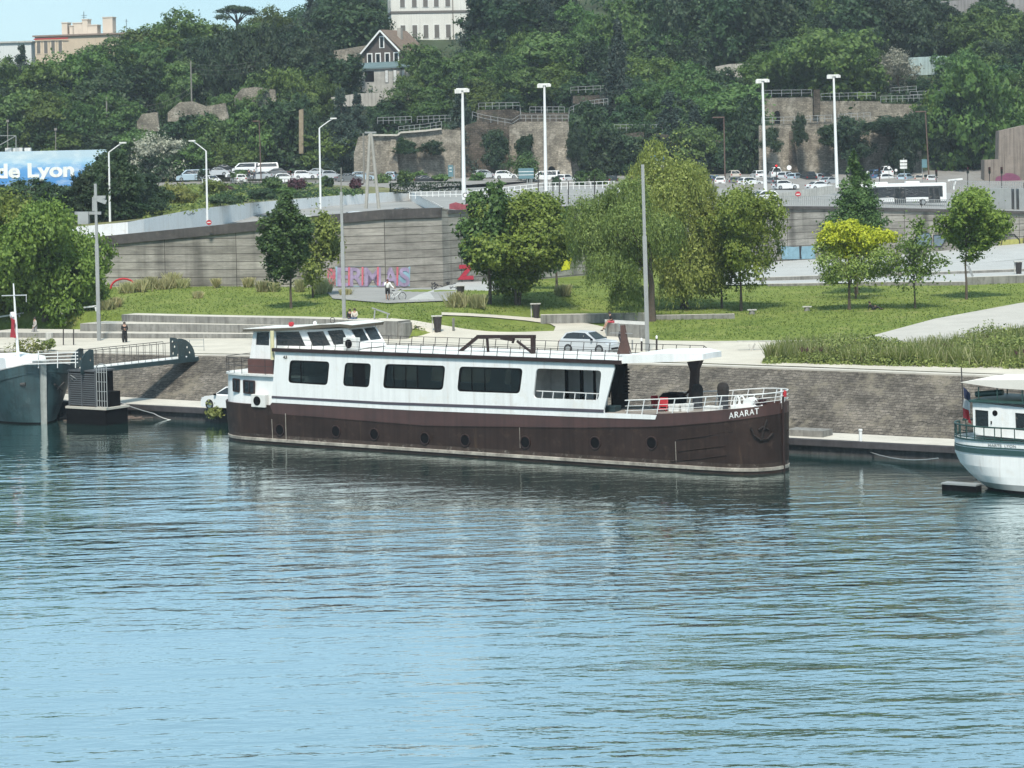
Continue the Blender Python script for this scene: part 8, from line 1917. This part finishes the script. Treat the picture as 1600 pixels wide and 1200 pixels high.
# ================================================================== PEOPLE
def person(base, rz, label, pose='stand', top=(.02, .02, .025), bottom=(.02, .02, .025), hair=(.02, .015, .012), h=1.75, long_coat=False, bare_legs=False, bare_arms=False, seat=0.45):
    t = thing('person', label, 'person', base, rz); k = h/1.75
    J = dict(pel=(0, 0, .95), sp=(0, 0, 1.15), ch=(0, -.01, 1.36), nk=(0, 0, 1.50), hd=(0, -.02, 1.60), ht=(0, -.01, 1.72))
    for s, q_ in ((-1, 'L'), (1, 'R')):
        J.update({'sh'+q_: (s*.19, 0, 1.42), 'el'+q_: (s*.25, .02, 1.13), 'wr'+q_: (s*.25, -.08, .89), 'ha'+q_: (s*.25, -.11, .82), 'hi'+q_: (s*.10, 0, .92), 'kn'+q_: (s*.11, -.02, .50), 'an'+q_: (s*.11, .02, .09), 'to'+q_: (s*.12, -.16, .04)})
    if pose == 'walk':
        J.update(knL=(-.10, -.16, .52), anL=(-.10, -.24, .10), toL=(-.10, -.42, .07), knR=(.10, .03, .50), anR=(.10, .26, .14), toR=(.11, .12, .03), wrL=(-.24, .12, .92), haL=(-.24, .14, .85), wrR=(.24, -.2, .93), haR=(.24, -.25, .88))
    if pose == 'arms': J.update(elL=(-.24, -.08, 1.14), wrL=(-.06, -.24, 1.18), haL=(.0, -.27, 1.2), elR=(.24, -.08, 1.14), wrR=(.08, -.25, 1.08), haR=(.02, -.28, 1.1))
    if pose == 'bike': J.update(elL=(-.24, -.1, 1.2), wrL=(-.1, -.16, 1.42), haL=(-.06, -.14, 1.5), elR=(.32, -.05, 1.18), wrR=(.52, -.15, 1.02), haR=(.58, -.17, 1.0))
    if pose in ('sit', 'sitlean'):
        dz = seat - .87
        for n_ in list(J):
            if n_[:2] in ('pe', 'sp', 'ch', 'nk', 'hd', 'ht', 'sh', 'el', 'wr', 'ha', 'hi'): J[n_] = (J[n_][0], J[n_][1], J[n_][2] + dz)
        for s, q_ in ((-1, 'L'), (1, 'R')):
            J.update({'kn'+q_: (s*.13, -.42, seat + .08), 'an'+q_: (s*.12, -.46, .09), 'to'+q_: (s*.12, -.62, .04), 'el'+q_: (s*.24, -.08, seat + .28), 'wr'+q_: (s*.14, -.30, seat + .18), 'ha'+q_: (s*.11, -.36, seat + .17)})
        if pose == 'sitlean':
            for n_ in ('sp', 'ch', 'nk', 'hd', 'ht', 'shL', 'shR'): x, y, z = J[n_]; J[n_] = (x, y - (z - seat)*.25, z)
            J.update(anL=(-.1, -.78, .09 - .2), toL=(-.1, -.92, .06 - .2), anR=(.1, -.66, .2 - .2), toR=(.1, -.8, .2 - .2))
    if pose == 'recline':
        J.update(pel=(0, 0, .14), sp=(0, .16, .24), ch=(0, .30, .40), nk=(0, .36, .54), hd=(0, .36, .64), ht=(0, .38, .76), shL=(-.19, .32, .46), shR=(.19, .32, .46), elL=(-.26, .44, .24), wrL=(-.26, .4, .06), haL=(-.26, .34, .04), elR=(.24, .2, .3), wrR=(.2, -.05, .34), haR=(.18, -.12, .34), hiL=(-.1, -.02, .13), hiR=(.1, -.02, .13), knL=(-.1, -.4, .32), anL=(-.1, -.72, .07), toL=(-.1, -.85, .08), knR=(.1, -.42, .22), anR=(.1, -.82, .07), toR=(.1, -.95, .1))
    J = {n_: Vector(v)*k for n_, v in J.items()}
    def skin(name, chain, rad, mat, parent):
        names = []; 
        for a, b_ in chain:
            for n_ in (a, b_):
                if n_ not in names: names.append(n_)
        me = bpy.data.meshes.new(name); me.from_pydata([tuple(J[n_]) for n_ in names], [(names.index(a), names.index(b_)) for a, b_ in chain], []); me.materials.append(mat)
        o = link(name, me, parent); md = o.modifiers.new('Skin', 'SKIN'); md.use_smooth_shade = True
        if not me.skin_vertices: return o
        for n_, sv in zip(names, me.skin_vertices[0].data): r = rad.get(n_, rad.get(n_[:2], .05))*k; sv.radius = (r, r)
        me.skin_vertices[0].data[0].use_root = True
        sb_ = o.modifiers.new('Sub', 'SUBSURF'); sb_.levels = 1; sb_.render_levels = 1; return o
    for q_ in 'LR':                       # fingers and thumb
        hnd, wr_ = J['ha'+q_], J['wr'+q_]; d = (hnd - wr_).normalized(); sx = d.cross(Vector((0, 1, .3))).normalized()
        for i in range(5):
            off = sx*((i - 1.5)*.017 if i < 4 else -.045); ln = (.075, .085, .08, .065, .03)[i]*k
            J[f'f{i}a{q_}'] = hnd + off + d*.012; J[f'f{i}b{q_}'] = hnd + off*1.25 + d*(.012 + ln) + Vector((0, -.012, 0))
    arms = lambda q_: [('ch', 'sh'+q_), ('sh'+q_, 'el'+q_), ('el'+q_, 'wr'+q_)]
    chain = [('pel', 'sp'), ('sp', 'ch'), ('ch', 'nk'), ('nk', 'hd'), ('hd', 'ht')]
    for q_ in 'LR': chain += arms(q_) + [('wr'+q_, 'ha'+q_), ('pel', 'hi'+q_), ('hi'+q_, 'kn'+q_), ('kn'+q_, 'an'+q_), ('an'+q_, 'to'+q_)]
    for q_ in 'LR':
        for i in range(5): chain += [('ha'+q_, f'f{i}a{q_}'), (f'f{i}a{q_}', f'f{i}b{q_}')]
    rad = dict(pe=.13, sp=.12, ch=.13, nk=.055, hd=.095, ht=.07, sh=.065, el=.045, wr=.03, ha=.035, hi=.09, kn=.06, an=.04, to=.035)
    for i in range(5): rad[f'f{i}'] = .009
    skin('body', chain, rad, MAT['skin'], t)
    tm = M_('clothing', top, .85, .12, 6); bm_ = M_('clothing', bottom, .85, .12, 6); hm = M_('hair', hair, .7, .2, 9)
    ch2 = [('pel', 'sp'), ('sp', 'ch')] + [e for q_ in 'LR' for e in (arms(q_)[:2] if bare_arms else arms(q_))]
    skin('jacket', ch2, dict(pe=.155, sp=.145, ch=.155, sh=.085, el=.065, wr=.05), tm, t)
    ch3 = [e for q_ in 'LR' for e in ([('pel', 'hi'+q_), ('hi'+q_, 'kn'+q_)] + ([] if bare_legs else [('kn'+q_, 'an'+q_)]))]
    skin('trousers', ch3, dict(pe=.15, hi=.115, kn=.09 if not long_coat else .13, an=.065 if not long_coat else .09), bm_, t)
    hp = J['hd']; up_ = (J['ht'] - J['hd']).normalized(); m = MB(); m.lathe([(.02, .115), (.075, .095), (.105, .045), (.112, -.01), (.10, -.06)], 12, hp + up_*.045 + Vector((0, .022, 0))); m.build('hair', hm, t, smooth=True)
    m = MB(); f_ = hp + Vector((0, -.098*k, -.005)); m.box(f_ + Vector((0, -.008, -.005)), (.025, .03, .04)); m.build('nose', MAT['skin'], t, bevel=.008)
    m = MB()
    for s in (-1, 1): m.box(f_ + Vector((s*.035, .008, .025)), (.024, .02, .012))
    m.build('eyes', MAT['black'], t)
    m = MB()
    for q_ in 'LR': a, b_ = J['an'+q_], J['to'+q_]; m.bar(a + Vector((0, .05, -.045)), b_ + Vector((0, -.02, .0)), .085, .08)
    m.build('shoes', MAT['black'], t, bevel=.02); return t
person(GG(195, 537), R(12), 'person in long black clothes walking on the promenade above the gangway', 'arms', (.012, .012, .014), (.012, .012, .014), h=1.86, long_coat=True)
person(GG(55, 528), R(-60), 'person in a pale grey long dress walking at the left promenade edge', 'walk', (.38, .35, .33), (.26, .25, .25), h=1.85, long_coat=True)
cb = GG(547, 507); cb.z -= .05
person(cb, R(10), 'seated person in dark clothes, left of the couple on the seating wall', 'sit', (.015, .015, .018), (.03, .05, .10), h=1.8)
person(GG(554.5, 507), R(-12), 'seated person in a cream jacket, right of the couple on the seating wall', 'sit', (.50, .46, .40), (.07, .11, .18), h=1.8)
bk = GG(606, 469.5); person(bk, R(5), 'person in white shirt, black shorts and cap standing with a bicycle', 'bike', (.75, .75, .75), (.015, .015, .018), (.10, .02, .03), h=1.95, bare_legs=True)
sm_ = GG(957, 527); person(Vector((sm_.x, sm_.y, sm_.z + .72)), R(-75), 'person in black shirt and red shorts sitting on the grey concrete block', 'sitlean', (.012, .012, .014), (.40, .06, .08), h=1.75, bare_legs=True, bare_arms=True, seat=.46)
person(GG(972.5, 550, .03), R(150), 'person in dark clothes standing behind the mast stub of the barge', 'stand', (.02, .02, .024), (.03, .03, .04), h=1.8)
person(GG(1365, 484), R(70), 'person in dark clothes lounging alone on the right lawn', 'recline', (.012, .012, .014), (.02, .02, .025), h=1.6)
for x, y, Y, tx, c_ in ((389, 281, 420, 'distant person in dark clothes standing by the left car park, left of two', (.02, .02, .025)), (397.5, 281, 420, 'distant person in grey clothes standing by the left car park, right of two', (.07, .08, .09))): person(P(x, y, Y), R(10), tx, 'stand', c_, (.04, .05, .08), h=1.75)
# bicycle
by_ = GG(620, 470); t = thing('bicycle', 'bicycle held by the person in the white shirt', 'bicycle', by_, R(25)); wr_ = .36
for x in (-.55, .55):
    m = MB(); m.tube([(x + wr_*math.cos(a), 0, wr_ + .02 + wr_*math.sin(a)) for a in np.linspace(0, 2*math.pi, 19)], .028, 5, caps=False); w_ = m.build('wheel', MAT['rubber'], t)
    m = MB()
    for a in np.linspace(0, math.pi, 7)[:-1]: m.bar((x - wr_*math.cos(a), 0, .38 - wr_*math.sin(a)), (x + wr_*math.cos(a), 0, .38 + wr_*math.sin(a)), .008)
    m.build('spokes', MAT['steel'], w_)
m = MB()
for a, b_ in (((-.55, .38), (-.2, .36)), ((-.2, .36), (-.32, .92)), ((-.55, .38), (-.28, .78)), ((-.28, .78), (.38, .82)), ((-.2, .36), (.38, .78)), ((.36, .95), (.55, .38))): m.bar((a[0], 0, a[1]), (b_[0], 0, b_[1]), .04)
m.build('frame', MAT['white_metal'], t)
m = MB(); m.bx(-.45, -.2, -.07, .07, .92, .98); m.build('saddle', MAT['black'], t)
m = MB(); m.bar((.36, -.26, 1.02), (.36, .26, 1.02), .035); m.bar((.36, 0, .94), (.36, 0, 1.03), .04); m.build('handlebar', MAT['black'], t)
# ================================================================== TREES OF THE NEAR BANK (behind the camera, mirrored in the windows)
def near_bank():
    rng = np.random.default_rng(99); C, N = [], []
    for _ in range(420):
        X, Y = rng.uniform(-190, 190), rng.uniform(-46, -34); z = rng.uniform(1, 15 + 3*math.sin(X*.12)); m = 26; d = rng.normal(0, 1, (m, 3)); d /= np.linalg.norm(d, axis=1, keepdims=True)
        C.append(np.array([X, Y, z]) + d*2.6); N.append(d)
    tag(link('near_bank_trees', quads_mesh('near_bank_trees', leaf_arrays(np.concatenate(C), np.concatenate(N), 1.5, rng, .7), LEAF['green'])), 'trees of the near bank mirrored in the barge windows', 'trees', kind='stuff')
near_bank()
# ================================================================== HAZE
hzb = MB(); hzb.bx(-420, 420, -60, 880, -4.2, 135)
hm_, hnt, hb = nodes('river_haze'); hnt.nodes.remove(hb)
pv = nn(hnt, 'ShaderNodeVolumePrincipled'); pv.inputs['Density'].default_value = .00017; pv.inputs['Color'].default_value = (.80, .90, 1.0, 1); pv.inputs['Anisotropy'].default_value = .2
hnt.links.new(pv.outputs[0], hnt.nodes['Material Output'].inputs['Volume'])
ho_ = hzb.build('haze', hm_); tag(ho_, 'thin blue air over the river and the hill', 'haze', kind='stuff')
